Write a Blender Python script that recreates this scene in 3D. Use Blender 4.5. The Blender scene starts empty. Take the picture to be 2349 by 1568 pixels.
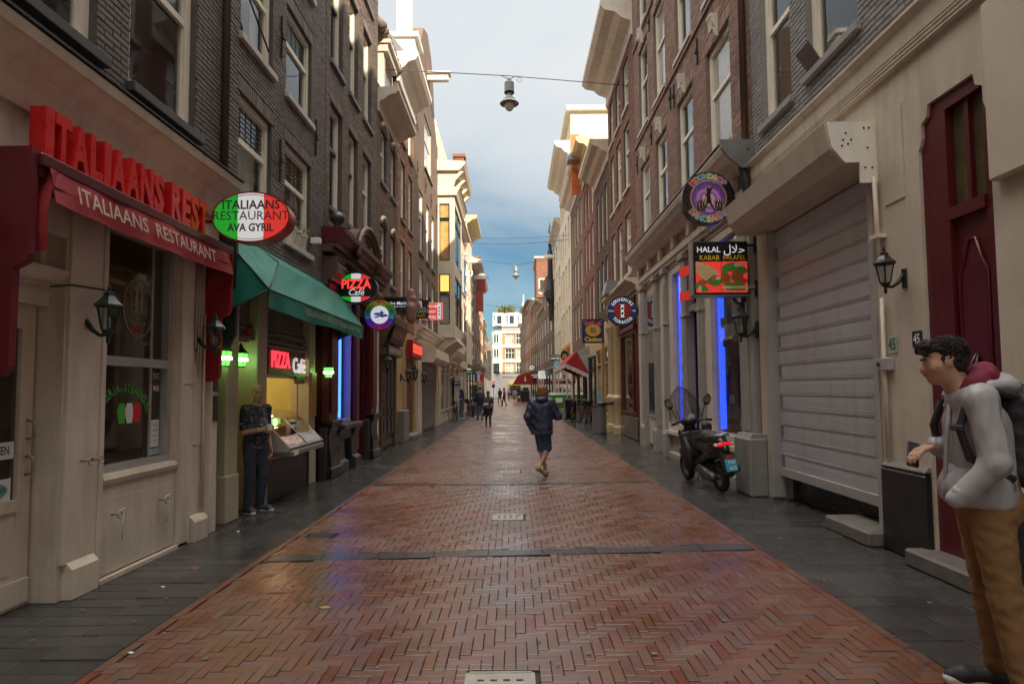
import bpy, bmesh, math, random
import numpy as np
from mathutils import Vector, Matrix
random.seed(7); RNG = np.random.default_rng(7)
SC = bpy.context.scene; COL = SC.collection
PI = math.pi; R = math.radians
# ---------------------------------------------------------------- camera
PW, PH, PF = 2349.0, 1568.0, 1400.0          # picture size the measurements were taken at
CAM = Vector((0, 0, 1.55))
cd = bpy.data.cameras.new('camera'); co = bpy.data.objects.new('camera', cd); COL.objects.link(co)
cd.sensor_width = 36; cd.lens = 36 * PF / PW; cd.clip_end = 3000; cd.clip_start = 0.05
SHX, SHY = -3.5 / PW, 30 / PW
cd.shift_x, cd.shift_y = SHX, SHY
CR = Matrix.Rotation(R(90 + 3.19), 3, 'X') @ Matrix.Rotation(R(-0.45), 3, 'Z')
co.location = CAM; co.rotation_euler = CR.to_euler(); SC.camera = co
def ray(px, py):
    return CR @ Vector(((px - PW / 2 + SHX * PW) / PF, (PH / 2 - py + SHY * PW) / PF, -1))
def U(px, py, X=None, Y=None, Z=None):
    d = ray(px, py)
    t = (X - CAM.x) / d.x if X is not None else (Y - CAM.y) / d.y if Y is not None else (Z - CAM.z) / d.z
    return CAM + d * t
# ---------------------------------------------------------------- light, sky, exposure
SUN_EL, SUN_AZ = R(27), Vector((0.50, -0.866, 0))       # sun behind the camera, over the right-hand roofs
SC.view_settings.view_transform = 'Standard'; SC.view_settings.look = 'None'
SC.view_settings.gamma = 1; SC.view_settings.use_curve_mapping = False
SC.view_settings.exposure = 2.1
sd = bpy.data.lights.new('sun', 'SUN'); sd.energy = 2.0; sd.angle = R(0.5); sd.color = (1, 0.86, 0.66)
so = bpy.data.objects.new('sun', sd); COL.objects.link(so); so.location = (20, -40, 40)
sdir = Vector((SUN_AZ.x * math.cos(SUN_EL), SUN_AZ.y * math.cos(SUN_EL), math.sin(SUN_EL)))
so.rotation_euler = sdir.to_track_quat('Z', 'Y').to_euler()
w = bpy.data.worlds.new('World'); SC.world = w; w.use_nodes = True
N = w.node_tree.nodes; LK = w.node_tree.links; N.clear()
wo = N.new('ShaderNodeOutputWorld'); bg = N.new('ShaderNodeBackground'); bg.inputs['Strength'].default_value = 0.1
sky = N.new('ShaderNodeTexSky'); sky.sky_type = 'NISHITA'; sky.sun_disc = False
sky.sun_elevation = SUN_EL; sky.sun_rotation = math.atan2(SUN_AZ.x, SUN_AZ.y); sky.air_density = 1.0; sky.dust_density = 0.6; sky.ozone_density = 2.5
tc = N.new('ShaderNodeTexCoord'); sep = N.new('ShaderNodeSeparateXYZ'); LK.new(tc.outputs['Generated'], sep.inputs[0])
def wmath(op, a, b=None, c=None):
    n = N.new('ShaderNodeMath'); n.operation = op
    for i, v in enumerate((a, b, c)):
        if v is None: continue
        if isinstance(v, (int, float)): n.inputs[i].default_value = v
        else: LK.new(v, n.inputs[i])
    return n.outputs[0]
# cloud layer: project the view direction on a flat deck so clouds shrink towards the horizon
zc = wmath('ADD', wmath('MAXIMUM', sep.outputs[2], 0.0), 0.22)
cmb = N.new('ShaderNodeCombineXYZ')
LK.new(wmath('DIVIDE', sep.outputs[0], zc), cmb.inputs[0]); LK.new(wmath('DIVIDE', sep.outputs[1], zc), cmb.inputs[1])
mp = N.new('ShaderNodeMapping'); LK.new(cmb.outputs[0], mp.inputs[0]); mp.inputs['Location'].default_value = (2.3, 0.4, 0)
nz = N.new('ShaderNodeTexNoise'); nz.inputs['Scale'].default_value = 0.9; nz.inputs['Detail'].default_value = 7; nz.inputs['Roughness'].default_value = 0.5; nz.inputs['Distortion'].default_value = 0.3
LK.new(mp.outputs[0], nz.inputs['Vector'])
# the cloud deck is closed overhead and opens towards the horizon
cov = wmath('ADD', wmath('MULTIPLY_ADD', nz.outputs[0], 1.15, -0.52), wmath('MULTIPLY', wmath('SUBTRACT', sep.outputs[2], 0.10), 1.55))
cr = N.new('ShaderNodeMapRange'); LK.new(cov, cr.inputs[0]); cr.inputs[1].default_value = -0.05; cr.inputs[2].default_value = 0.62; cr.interpolation_type = 'SMOOTHSTEP'
cs = N.new('ShaderNodeValToRGB'); LK.new(wmath('MULTIPLY_ADD', nz.outputs[0], 0.85, wmath('MULTIPLY_ADD', sep.outputs[2], 0.85, -.1)), cs.inputs[0])
e = cs.color_ramp.elements; e[0].position = 0.40; e[0].color = (1.08, 1.40, 1.62, 1); e[1].position = 0.88; e[1].color = (1.9, 1.97, 2.02, 1); e2 = e.new(1.0); e2.color = (10.6, 10.2, 9.6, 1)
sm = N.new('ShaderNodeMix'); sm.data_type = 'RGBA'; sm.blend_type = 'MULTIPLY'; sm.inputs[0].default_value = 1
LK.new(sky.outputs[0], sm.inputs[6]); sm.inputs[7].default_value = (0.115, 0.18, 0.188, 1)
mx = N.new('ShaderNodeMix'); mx.data_type = 'RGBA'; LK.new(cr.outputs[0], mx.inputs[0]); LK.new(sm.outputs[2], mx.inputs[6]); LK.new(cs.outputs[0], mx.inputs[7])
LK.new(mx.outputs[2], bg.inputs[0]); LK.new(bg.outputs[0], wo.inputs[0])
SC.cycles.max_bounces = 6; SC.cycles.diffuse_bounces = 4; SC.cycles.glossy_bounces = 3; SC.cycles.transmission_bounces = 4; SC.cycles.transparent_max_bounces = 8
SC.cycles.use_denoising = True; SC.cycles.sample_clamp_indirect = 4
# ---------------------------------------------------------------- materials
MATS = {}
def nmath(nt, op, a, b=None, c=None):
    n = nt.nodes.new('ShaderNodeMath'); n.operation = op
    for i, v in enumerate((a, b, c)):
        if v is None: continue
        if isinstance(v, (int, float)): n.inputs[i].default_value = v
        else: nt.links.new(v, n.inputs[i])
    return n.outputs[0]
def noise(nt, vec, scale, detail=4, rough=0.55, stretch=None):
    if stretch:
        m = nt.nodes.new('ShaderNodeMapping'); m.inputs['Scale'].default_value = stretch; nt.links.new(vec, m.inputs[0]); vec = m.outputs[0]
    n = nt.nodes.new('ShaderNodeTexNoise'); n.inputs['Scale'].default_value = scale; n.inputs['Detail'].default_value = detail; n.inputs['Roughness'].default_value = rough
    nt.links.new(vec, n.inputs['Vector']); return n.outputs[0]
def rng_map(nt, v, a, b, c, d):
    n = nt.nodes.new('ShaderNodeMapRange'); nt.links.new(v, n.inputs[0])
    for i, x in enumerate((a, b, c, d)): n.inputs[i + 1].default_value = x
    return n.outputs[0]
def mixc(nt, f, a, b, mode='MIX'):
    n = nt.nodes.new('ShaderNodeMix'); n.data_type = 'RGBA'; n.blend_type = mode
    for i, v in ((0, f), (6, a), (7, b)):
        if isinstance(v, (int, float)): n.inputs[i].default_value = v
        elif isinstance(v, tuple): n.inputs[i].default_value = v if len(v) == 4 else v + (1,)
        else: nt.links.new(v, n.inputs[i])
    return n.outputs[2]
def mat(name, col=(0.5, 0.5, 0.5), rough=0.6, var=0.18, scale=3.0, bump=0.15, bscale=60, metal=0, island=0.0, stain=0.0, stcol=None, emit=None, estr=1.0, coat=0, wet=None, spec=0.5, hue=None, trans=0):
    """procedural material: two scales of colour noise, optional per-piece tint, rain streak stains, roughness noise and bump"""
    if name in MATS: return MATS[name]
    m = bpy.data.materials.new(name); m.use_nodes = True; nt = m.node_tree; b = nt.nodes['Principled BSDF']
    tcn = nt.nodes.new('ShaderNodeNewGeometry'); vec = tcn.outputs['Position']
    n1 = noise(nt, vec, scale, 5); n2 = noise(nt, vec, scale * 9, 3)
    f = nmath(nt, 'MULTIPLY_ADD', n1, 0.7, nmath(nt, 'MULTIPLY', n2, 0.3))
    lo = tuple(c * (1 - var) for c in col); hi = tuple(min(1, c * (1 + var)) for c in col)
    c = mixc(nt, rng_map(nt, f, 0.3, 0.7, 0, 1), lo, hi)
    if island:
        oi = nt.nodes.new('ShaderNodeObjectInfo')
        rr = nmath(nt, 'FRACT', nmath(nt, 'ADD', tcn.outputs['Random Per Island'], oi.outputs['Random']))
        hs = nt.nodes.new('ShaderNodeHueSaturation'); nt.links.new(c, hs.inputs['Color'])
        nt.links.new(rng_map(nt, rr, 0, 1, 1 - island, 1 + island), hs.inputs['Value'])
        r2 = nmath(nt, 'FRACT', nmath(nt, 'MULTIPLY', rr, 17.3))
        nt.links.new(rng_map(nt, r2, 0, 1, 0.5 - 0.02, 0.5 + 0.02) if hue is None else rng_map(nt, r2, 0, 1, 0.5 - hue, 0.5 + hue), hs.inputs['Hue'])
        nt.links.new(rng_map(nt, nmath(nt, 'FRACT', nmath(nt, 'MULTIPLY', rr, 7.7)), 0, 1, 0.75, 1.15), hs.inputs['Saturation'])
        c = hs.outputs[0]
    if stain:
        s = noise(nt, vec, 2.2, 6, 0.65, (3.0, 3.0, 0.35)); s2 = noise(nt, vec, 1.3, 4)
        fs = nmath(nt, 'MULTIPLY', rng_map(nt, nmath(nt, 'MULTIPLY_ADD', s, 0.6, nmath(nt, 'MULTIPLY', s2, 0.4)), 0.48, 0.72, 0, 1), stain)
        c = mixc(nt, fs, c, stcol or tuple(x * 0.35 for x in col))
    nt.links.new(c, b.inputs['Base Color'])
    nr = noise(nt, vec, scale * 4, 4)
    if wet: nt.links.new(rng_map(nt, noise(nt, vec, 0.9, 5, 0.6), 0.35, 0.65, wet[0], wet[1]), b.inputs['Roughness'])
    else: nt.links.new(rng_map(nt, nr, 0.3, 0.7, max(0.02, rough * 0.8), min(1, rough * 1.2)), b.inputs['Roughness'])
    b.inputs['Metallic'].default_value = metal; b.inputs['Specular IOR Level'].default_value = spec
    if coat: b.inputs['Coat Weight'].default_value = coat; b.inputs['Coat Roughness'].default_value = 0.12
    if trans: b.inputs['Transmission Weight'].default_value = trans
    if emit: b.inputs['Emission Color'].default_value = emit + (1,); b.inputs['Emission Strength'].default_value = estr
    if bump:
        bn = nt.nodes.new('ShaderNodeBump'); bn.inputs['Strength'].default_value = bump; bn.inputs['Distance'].default_value = 0.01
        nt.links.new(noise(nt, vec, bscale, 5, 0.6), bn.inputs['Height']); nt.links.new(bn.outputs[0], b.inputs['Normal'])
    MATS[name] = m; return m
def glass(name, tint=(0.85, 0.9, 0.9), rough=0.03, clear=0.9):
    """thin pane: see-through, mirrors the street at a glancing angle"""
    if name in MATS: return MATS[name]
    m = bpy.data.materials.new(name); m.use_nodes = True; nt = m.node_tree; nt.nodes.clear()
    o = nt.nodes.new('ShaderNodeOutputMaterial'); t = nt.nodes.new('ShaderNodeBsdfTransparent'); g = nt.nodes.new('ShaderNodeBsdfGlossy')
    t.inputs[0].default_value = tuple(x * clear for x in tint) + (1,); g.inputs['Roughness'].default_value = rough
    geo = nt.nodes.new('ShaderNodeNewGeometry'); bn = nt.nodes.new('ShaderNodeBump'); bn.inputs['Strength'].default_value = 0.04; bn.inputs['Distance'].default_value = 0.02
    nt.links.new(noise(nt, geo.outputs['Position'], 1.4, 2), bn.inputs['Height']); nt.links.new(bn.outputs[0], g.inputs['Normal'])
    dt = nt.nodes.new('ShaderNodeVectorMath'); dt.operation = 'DOT_PRODUCT'; nt.links.new(geo.outputs['Incoming'], dt.inputs[0]); nt.links.new(geo.outputs['Normal'], dt.inputs[1])
    fr = nmath(nt, 'POWER', nmath(nt, 'SUBTRACT', 1.0, nmath(nt, 'ABSOLUTE', dt.outputs['Value'])), 4.0)      # works from either side of the pane
    mxs = nt.nodes.new('ShaderNodeMixShader'); nt.links.new(nmath(nt, 'MINIMUM', nmath(nt, 'MULTIPLY_ADD', fr, 0.95, 0.07), 1.0), mxs.inputs[0])
    nt.links.new(t.outputs[0], mxs.inputs[1]); nt.links.new(g.outputs[0], mxs.inputs[2]); nt.links.new(mxs.outputs[0], o.inputs[0])
    MATS[name] = m; return m
# ---------------------------------------------------------------- mesh builder
class MB:
    def __init__(s, fn=None): s.v = []; s.f = []; s.fn = fn; s.sm = False
    def P(s, *p): return s.fn(*p) if s.fn else p
    def add(s, pts): n = len(s.v); s.v += [tuple(s.P(*p)) for p in pts]; return n
    def quad(s, a, b, c, d): n = s.add((a, b, c, d)); s.f.append((n, n + 1, n + 2, n + 3)); return s
    def poly(s, pts): n = s.add(pts); s.f.append(tuple(range(n, n + len(pts)))); return s
    def hexa(s, p8):
        n = s.add(p8)
        for q in ((0, 3, 2, 1), (4, 5, 6, 7), (0, 1, 5, 4), (1, 2, 6, 5), (2, 3, 7, 6), (3, 0, 4, 7)): s.f.append(tuple(n + i for i in q))
        return s
    def box(s, a0, a1, b0, b1, c0, c1):
        return s.hexa(((a0, b0, c0), (a1, b0, c0), (a1, b1, c0), (a0, b1, c0), (a0, b0, c1), (a1, b0, c1), (a1, b1, c1), (a0, b1, c1)))
    def bbox(s, a0, a1, b0, b1, c0, c1, r=0.006):
        """box with chamfered long edges on all sides (cheap bevel)"""
        m = MB(); bm = bmesh.new(); bmesh.ops.create_cube(bm, size=1)
        for v in bm.verts: v.co = ((a0 + a1) / 2 + v.co.x * (a1 - a0), (b0 + b1) / 2 + v.co.y * (b1 - b0), (c0 + c1) / 2 + v.co.z * (c1 - c0))
        bmesh.ops.bevel(bm, geom=bm.edges[:], offset=r, segments=1, affect='EDGES')
        n = s.add([tuple(v.co) for v in bm.verts]); bm.verts.index_update()
        for f in bm.faces: s.f.append(tuple(n + v.index for v in f.verts))
        bm.free(); return s
    def prism(s, prof, t0, t1, axis=0, caps=True):
        """profile of 2-D points swept along axis 0 (the others keep their order)"""
        def pt(t, p): return (t, p[0], p[1]) if axis == 0 else (p[0], t, p[1]) if axis == 1 else (p[0], p[1], t)
        k = len(prof); n = s.add([pt(t0, p) for p in prof] + [pt(t1, p) for p in prof])
        for i in range(k): j = (i + 1) % k; s.f.append((n + i, n + j, n + k + j, n + k + i))
        if caps: s.f.append(tuple(n + i for i in range(k))[::-1]); s.f.append(tuple(n + k + i for i in range(k)))
        return s
    def tube(s, pts, r, k=8, cap=True):
        pts = [Vector(p) for p in pts]; rs = r if isinstance(r, (list, tuple)) else [r] * len(pts)
        rings = []; up = None
        for i, p in enumerate(pts):
            d = (pts[min(i + 1, len(pts) - 1)] - pts[max(i - 1, 0)]).normalized()
            if up is None: up = d.orthogonal().normalized()
            a = (up - d * up.dot(d)); a = a.normalized() if a.length > 1e-6 else d.orthogonal().normalized(); up = a; b = d.cross(a)
            rings.append(s.add([p + (a * math.cos(2 * PI * j / k) + b * math.sin(2 * PI * j / k)) * rs[i] for j in range(k)]))
        for q in range(len(rings) - 1):
            for j in range(k): s.f.append((rings[q] + j, rings[q] + (j + 1) % k, rings[q + 1] + (j + 1) % k, rings[q + 1] + j))
        if cap: s.f.append(tuple(rings[0] + j for j in range(k))[::-1]); s.f.append(tuple(rings[-1] + j for j in range(k)))
        return s
    def lathe(s, prof, c=(0, 0, 0), k=16, ax='z', rot0=0):
        """prof: (radius, height) pairs turned about an axis through c"""
        rings = []
        for r, h in prof:
            L = []
            for j in range(k):
                a = 2 * PI * j / k + rot0; x, y = r * math.cos(a), r * math.sin(a)
                L.append({'z': (c[0] + x, c[1] + y, c[2] + h), 'y': (c[0] + x, c[1] + h, c[2] + y), 'x': (c[0] + h, c[1] + x, c[2] + y)}[ax])
            rings.append(s.add(L))
        for q in range(len(rings) - 1):
            for j in range(k): s.f.append((rings[q] + j, rings[q] + (j + 1) % k, rings[q + 1] + (j + 1) % k, rings[q + 1] + j))
        s.f.append(tuple(rings[0] + j for j in range(k))[::-1]); s.f.append(tuple(rings[-1] + j for j in range(k)))
        return s
    def torus(s, c, R_, r, k=24, m=6, ax='x', a0=0, a1=2 * PI):
        pts = []
        for i in range(k + 1):
            a = a0 + (a1 - a0) * i / k; p = (R_ * math.cos(a), R_ * math.sin(a))
            pts.append({'x': (c[0], c[1] + p[0], c[2] + p[1]), 'y': (c[0] + p[0], c[1], c[2] + p[1]), 'z': (c[0] + p[0], c[1] + p[1], c[2])}[ax])
        return s.tube(pts, r, m)
    def add_mesh(s, V, F): n = s.add(V); s.f += [tuple(n + i for i in f) for f in F]; return s
def wloc(p):
    v = Vector((0, 0, 0))
    while p is not None: v += p.location; p = p.parent
    return v
def set_props(o, label=None, cat=None, group=None, kind=None):
    for k, v in (('label', label), ('category', cat), ('group', group), ('kind', kind)):
        if v: o[k] = v
    return o
def link(name, me, parent=None, loc=None):
    o = bpy.data.objects.new(name, me); COL.objects.link(o)
    if parent is not None: o.parent = parent
    if loc is not None: o.location = loc
    return o
def thing(name, label, cat, loc=(0, 0, 0), rz=0, group=None):
    o = bpy.data.objects.new(name, None); COL.objects.link(o); o.location = loc; o.rotation_euler = (0, 0, rz); o.empty_display_size = 0.1
    return set_props(o, label, cat, group)
def part(name, mb, m, parent=None, smooth=False, local=False, **kw):
    """one mesh object; vertices are world coordinates unless local"""
    me = bpy.data.meshes.new(name); off = Vector((0, 0, 0)) if local else wloc(parent)
    V = np.array(mb.v, dtype=float).reshape(-1, 3) - np.array(off)
    me.from_pydata(V.tolist(), [], mb.f); me.materials.append(m)
    if smooth or mb.sm: me.shade_smooth(); 
    if smooth == 'auto': me.set_sharp_from_angle(angle=R(35))
    return set_props(link(name, me, parent), **kw)
def struct(name, mb, m, parent=None, **kw): return part(name, mb, m, parent, kind='structure', **kw)
def npmesh(name, V, F, m, parent=None, smooth=False, loc=None, off=None, **kw):
    me = bpy.data.meshes.new(name); V = np.asarray(V, dtype=np.float32); F = np.asarray(F, dtype=np.int32)
    if off is not None: V = V - np.array(off, dtype=np.float32)
    me.vertices.add(len(V)); me.vertices.foreach_set('co', V.ravel())
    k = F.shape[1]; me.loops.add(F.size); me.loops.foreach_set('vertex_index', F.ravel())
    me.polygons.add(len(F)); me.polygons.foreach_set('loop_start', np.arange(0, F.size, k, dtype=np.int32))
    me.update(calc_edges=True); me.materials.append(m)
    me.shade_smooth() if smooth else me.shade_flat()
    return set_props(link(name, me, parent, loc), **kw)
def copy_tree(o, parent=None, loc=None, rz=None, label=None):
    c = o.copy(); COL.objects.link(c)
    if parent is not None: c.parent = parent
    if loc is not None: c.location = loc
    if rz is not None: c.rotation_euler.z = rz
    if label: c['label'] = label
    for ch in list(o.children): copy_tree(ch, c)
    return c
# ---------------------------------------------------------------- lettering
def text_mesh(txt, size=1.0, bold=0.0, xs=1.0, ext=0.0, align='CENTER', shear=0, spacing=1.0):
    cu = bpy.data.curves.new('lettering', 'FONT'); cu.body = txt; cu.size = size; cu.align_x = align; cu.align_y = 'CENTER'; cu.offset = bold * size
    cu.extrude = ext; cu.resolution_u = 2; cu.shear = shear; cu.space_character = spacing
    o = bpy.data.objects.new('t', cu); me = o.to_mesh()
    V = [(v.co.x * xs, v.co.y, v.co.z) for v in me.vertices]; F = [tuple(p.vertices) for p in me.polygons]
    o.to_mesh_clear(); bpy.data.objects.remove(o); bpy.data.curves.remove(cu); return V, F
def lettering(mb, txt, frame, size, **kw):
    """frame(x, y, d) -> world; x along the line of writing, y up, d out of the board"""
    V, F = text_mesh(txt, size, **kw)
    n = len(mb.v); mb.v += [tuple(frame(*p)) for p in V]; mb.f += [tuple(n + i for i in f) for f in F]; return mb
def arc_text(mb, txt, frame, size, rad, mid, span, flip=False, **kw):
    """letters set round a circle; mid and span in degrees, flip for text read along the bottom"""
    n = len(txt)
    for i, ch in enumerate(txt):
        if ch == ' ': continue
        t = (i - (n - 1) / 2) / max(1, n - 1) * span
        a = R(mid - t) if not flip else R(mid + t)
        rot = a - PI / 2 if not flip else a + PI / 2
        c, s = math.cos(rot), math.sin(rot); cx, cy = rad * math.cos(a), rad * math.sin(a)
        lettering(mb, ch, lambda x, y, d: frame(cx + x * c - y * s, cy + x * s + y * c, d), size, **kw)
    return mb
# ---------------------------------------------------------------- organic shapes: smooth-blended solids meshed on a grid
def _seg(P, a, b, ra, rb):
    a = np.array(a, np.float32); b = np.array(b, np.float32); ab = b - a; L = max(1e-9, float(ab @ ab))
    t = np.clip(((P - a) @ ab) / L, 0, 1)
    return np.linalg.norm(P - (a + t[..., None] * ab), axis=-1) - (ra + t * (rb - ra))
def _ell(P, c, r, M=None):
    q = P - np.array(c, np.float32)
    if M is not None: q = q @ np.array(M, np.float32)
    r = np.array(r, np.float32); k0 = np.linalg.norm(q / r, axis=-1); k1 = np.linalg.norm(q / (r * r), axis=-1)
    return k0 * (k0 - 1) / np.maximum(k1, 1e-6)
def _rbox(P, c, h, r, M=None):
    q = P - np.array(c, np.float32)
    if M is not None: q = q @ np.array(M, np.float32)
    q = np.abs(q) - (np.array(h, np.float32) - r)
    return np.linalg.norm(np.maximum(q, 0), axis=-1) + np.minimum(q.max(-1), 0) - r
def rotm(x=0, y=0, z=0):
    return np.array((Matrix.Rotation(z, 3, 'Z') @ Matrix.Rotation(y, 3, 'Y') @ Matrix.Rotation(x, 3, 'X')))
def sdf_mesh(prims, h=0.01, k=0.03, warp=None, smooth=2):
    """prims: ('c',a,b,ra,rb[,k]) tapered limb, ('e',c,r,M[,k]) ellipsoid, ('b',c,half,round,M[,k]) rounded box; prefix '-' cuts, returns V,F"""
    lo = np.full(3, 1e9); hi = -lo; boxes = []
    for p in prims:
        t = p[0][-1]
        if t == 'c': a, b = np.array(p[1]), np.array(p[2]); r = max(p[3], p[4]); l, u = np.minimum(a, b) - r, np.maximum(a, b) + r
        else:
            e = np.array(p[2], float)
            if p[3 if t == 'e' else 4] is not None: e = np.full(3, np.linalg.norm(e))
            l, u = np.array(p[1]) - e, np.array(p[1]) + e
        boxes.append((l, u))
        if p[0][0] != '-': lo = np.minimum(lo, l); hi = np.maximum(hi, u)
    lo -= 3 * h; hi += 3 * h; n = np.ceil((hi - lo) / h).astype(int) + 1
    ax = [lo[i] + h * np.arange(n[i]) for i in range(3)]
    D = np.full(n, 0.2, np.float32)
    for p, (l, u) in zip(prims, boxes):
        t = p[0][-1]; kk = p[{'c': 5, 'e': 4, 'b': 5}[t]] if len(p) > {'c': 5, 'e': 4, 'b': 5}[t] else k
        m = kk + 3 * h; i0 = np.clip(np.floor((l - m - lo) / h).astype(int), 0, n); i1 = np.clip(np.ceil((u + m - lo) / h).astype(int) + 1, 0, n)
        if (i1 <= i0).any(): continue
        sl = tuple(slice(a, b) for a, b in zip(i0, i1)); P = np.stack(np.meshgrid(*[ax[i][sl[i]] for i in range(3)], indexing='ij'), -1).astype(np.float32)
        d = _seg(P, *p[1:5]) if t == 'c' else _ell(P, p[1], p[2], p[3]) if t == 'e' else _rbox(P, p[1], p[2], p[3], p[4])
        o = D[sl]
        if p[0][0] == '-': hh = np.clip(0.5 - 0.5 * (o + d) / kk, 0, 1); D[sl] = o * (1 - hh) - d * hh + kk * hh * (1 - hh)
        else: hh = np.clip(0.5 + 0.5 * (o - d) / kk, 0, 1); D[sl] = o * (1 - hh) + d * hh - kk * hh * (1 - hh)
    if warp is not None:
        P = np.stack(np.meshgrid(*ax, indexing='ij'), -1); D = D + warp(P).astype(np.float32)
    S = D < 0
    c = [S[a:n[0] - 1 + a, b:n[1] - 1 + b, d:n[2] - 1 + d] for a in (0, 1) for b in (0, 1) for d in (0, 1)]
    cnt = sum(x.astype(np.int8) for x in c); act = (cnt > 0) & (cnt < 8)
    idx = np.full(act.shape, -1, np.int64); I = np.argwhere(act); idx[act] = np.arange(len(I))
    acc = np.zeros((len(I), 3)); w = np.zeros(len(I))
    cor = [(a, b, d) for a in (0, 1) for b in (0, 1) for d in (0, 1)]
    val = [D[I[:, 0] + a, I[:, 1] + b, I[:, 2] + d] for a, b, d in cor]
    for i in range(8):
        for j in range(i + 1, 8):
            if sum(abs(x - y) for x, y in zip(cor[i], cor[j])) != 1: continue
            cross = (val[i] < 0) != (val[j] < 0); t = np.where(cross, val[i] / np.where(cross, val[i] - val[j], 1), 0)
            p = np.array(cor[i]) + t[:, None] * (np.array(cor[j]) - np.array(cor[i])); acc += p * cross[:, None]; w += cross
    V = lo + h * (I + acc / w[:, None]); F = []
    for axx in range(3):
        o1, o2 = [(1, 2), (2, 0), (0, 1)][axx]
        a = np.moveaxis(S, axx, 0); s0, s1 = a[:-1], a[1:]; E = np.argwhere(s0 != s1); sg = s0[s0 != s1]
        oth = [q for q in range(3) if q != axx]; G = np.zeros((len(E), 3), np.int64); G[:, axx] = E[:, 0]; G[:, oth[0]] = E[:, 1]; G[:, oth[1]] = E[:, 2]
        ok = (G[:, o1] > 0) & (G[:, o2] > 0) & (G[:, o1] < n[o1] - 1) & (G[:, o2] < n[o2] - 1); G = G[ok]; sg = sg[ok]
        u1 = np.eye(3, dtype=np.int64)[o1]; u2 = np.eye(3, dtype=np.int64)[o2]
        q = np.stack([idx[tuple((G - u1 - u2).T)], idx[tuple((G - u2).T)], idx[tuple(G.T)], idx[tuple((G - u1).T)]], 1)
        q[~sg] = q[~sg][:, ::-1]; F.append(q)
    F = np.concatenate(F); F = F[(F >= 0).all(1)]
    for _ in range(smooth):
        A = np.zeros_like(V); C = np.zeros(len(V))
        for i in range(4):
            j = (i + 1) % 4; np.add.at(A, F[:, i], V[F[:, j]]); np.add.at(C, F[:, i], 1); np.add.at(A, F[:, j], V[F[:, i]]); np.add.at(C, F[:, j], 1)
        V = V * 0.5 + 0.5 * A / np.maximum(C, 1)[:, None]
    return V, F
def folds(amp, freq, seed=0, aniso=(1, 1, 1)):
    """cloth folds as a displacement of the solid"""
    g = np.random.default_rng(seed); K = [(g.normal(size=3) * np.array(aniso), g.uniform(0, 6.28), g.uniform(0.7, 1.5)) for _ in range(5)]
    def fn(P):
        o = 0; q = P + 0.04 * np.sin(P[..., [1, 2, 0]] * freq * 0.6 + seed)
        for kv, ph, s in K: o = o + (np.abs(np.sin((q @ kv) * freq * s * 0.6 + ph)) ** 1.5 - 0.45)
        return o * amp / 2.2
    return fn
def organic(name, prims, m, parent, h=0.01, k=0.03, warp=None, smooth=2, **kw):
    V, F = sdf_mesh(prims, h, k, warp, smooth); return npmesh(name, V, F, m, parent, smooth=True, **kw)
# ---------------------------------------------------------------- facades
def project(P):
    P = np.asarray(P, float) - np.array(CAM); L = P @ np.array(CR); z = np.maximum(-L[:, 2], 1e-3)
    return PW / 2 + (L[:, 0] / z * PF) - SHX * PW, PH / 2 - L[:, 1] / z * PF + SHY * PW, -L[:, 2]
class Fac:
    """a street front: u runs along the street, z up, w out of the wall towards the street"""
    def __init__(s, side, X): s.s = side; s.X = X
    def P(s, u, z, w): return (s.X - s.s * w, u, z)
    def mb(s): return MB(s.P)
    def at(s, px, py, w=0):
        p = U(px, py, X=s.X - s.s * w); return p.y, p.z
    def frame(s, u, z, w, flip=False):
        """lettering frame on the wall read from the street"""
        d = 1 if s.s < 0 else -1
        return lambda x, y, e: s.P(u + d * x, z + y, w + e)
def free_spans(a, b, cuts):
    out = [(a, b)]
    for c, d in cuts:
        nx = []
        for p, q in out:
            if d <= p or c >= q: nx.append((p, q)); continue
            if c > p: nx.append((p, c))
            if d < q: nx.append((d, q))
        out = nx
    return [(p, q) for p, q in out if q - p > 0.015]
def wall(F, u0, u1, z0, z1, holes, depth, m, parent, name='wall', core=-0.4, back=8.0, w=0.0, mb=None):
    """front with real openings, reveals and the body of the house behind"""
    B = mb or F.mb()
    us = sorted({u0, u1} | {x for h in holes for x in h[:2] if u0 < x < u1}); zs = sorted({z0, z1} | {x for h in holes for x in h[2:4] if z0 < x < z1})
    for i in range(len(us) - 1):
        for j in range(len(zs) - 1):
            cu, cz = (us[i] + us[i + 1]) / 2, (zs[j] + zs[j + 1]) / 2
            if any(h[0] < cu < h[1] and h[2] < cz < h[3] for h in holes): continue
            B.quad((us[i], zs[j], w), (us[i + 1], zs[j], w), (us[i + 1], zs[j + 1], w), (us[i], zs[j + 1], w))
    for a, b, c, d in holes:
        a, b, c, d = max(a, u0), min(b, u1), max(c, z0), min(d, z1); e = w - depth
        B.quad((a, c, w), (a, d, w), (a, d, e), (a, c, e)); B.quad((b, c, w), (b, c, e), (b, d, e), (b, d, w))
        B.quad((a, d, w), (b, d, w), (b, d, e), (a, d, e)); B.quad(*((a, c, w), (a, c, e), (b, c, e), (b, c, w))) if c > .01 else None
    if core is not None:
        B.box(u0, u1, z0, z1, -back, core)
        B.quad((u0, z0, w), (u0, z1, w), (u0, z1, core), (u0, z0, core)); B.quad((u1, z0, w), (u1, z0, core), (u1, z1, core), (u1, z1, w))
        B.quad((u0, z1, w), (u1, z1, w), (u1, z1, core), (u0, z1, core))
    return part(name, B, m, parent)
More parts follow.
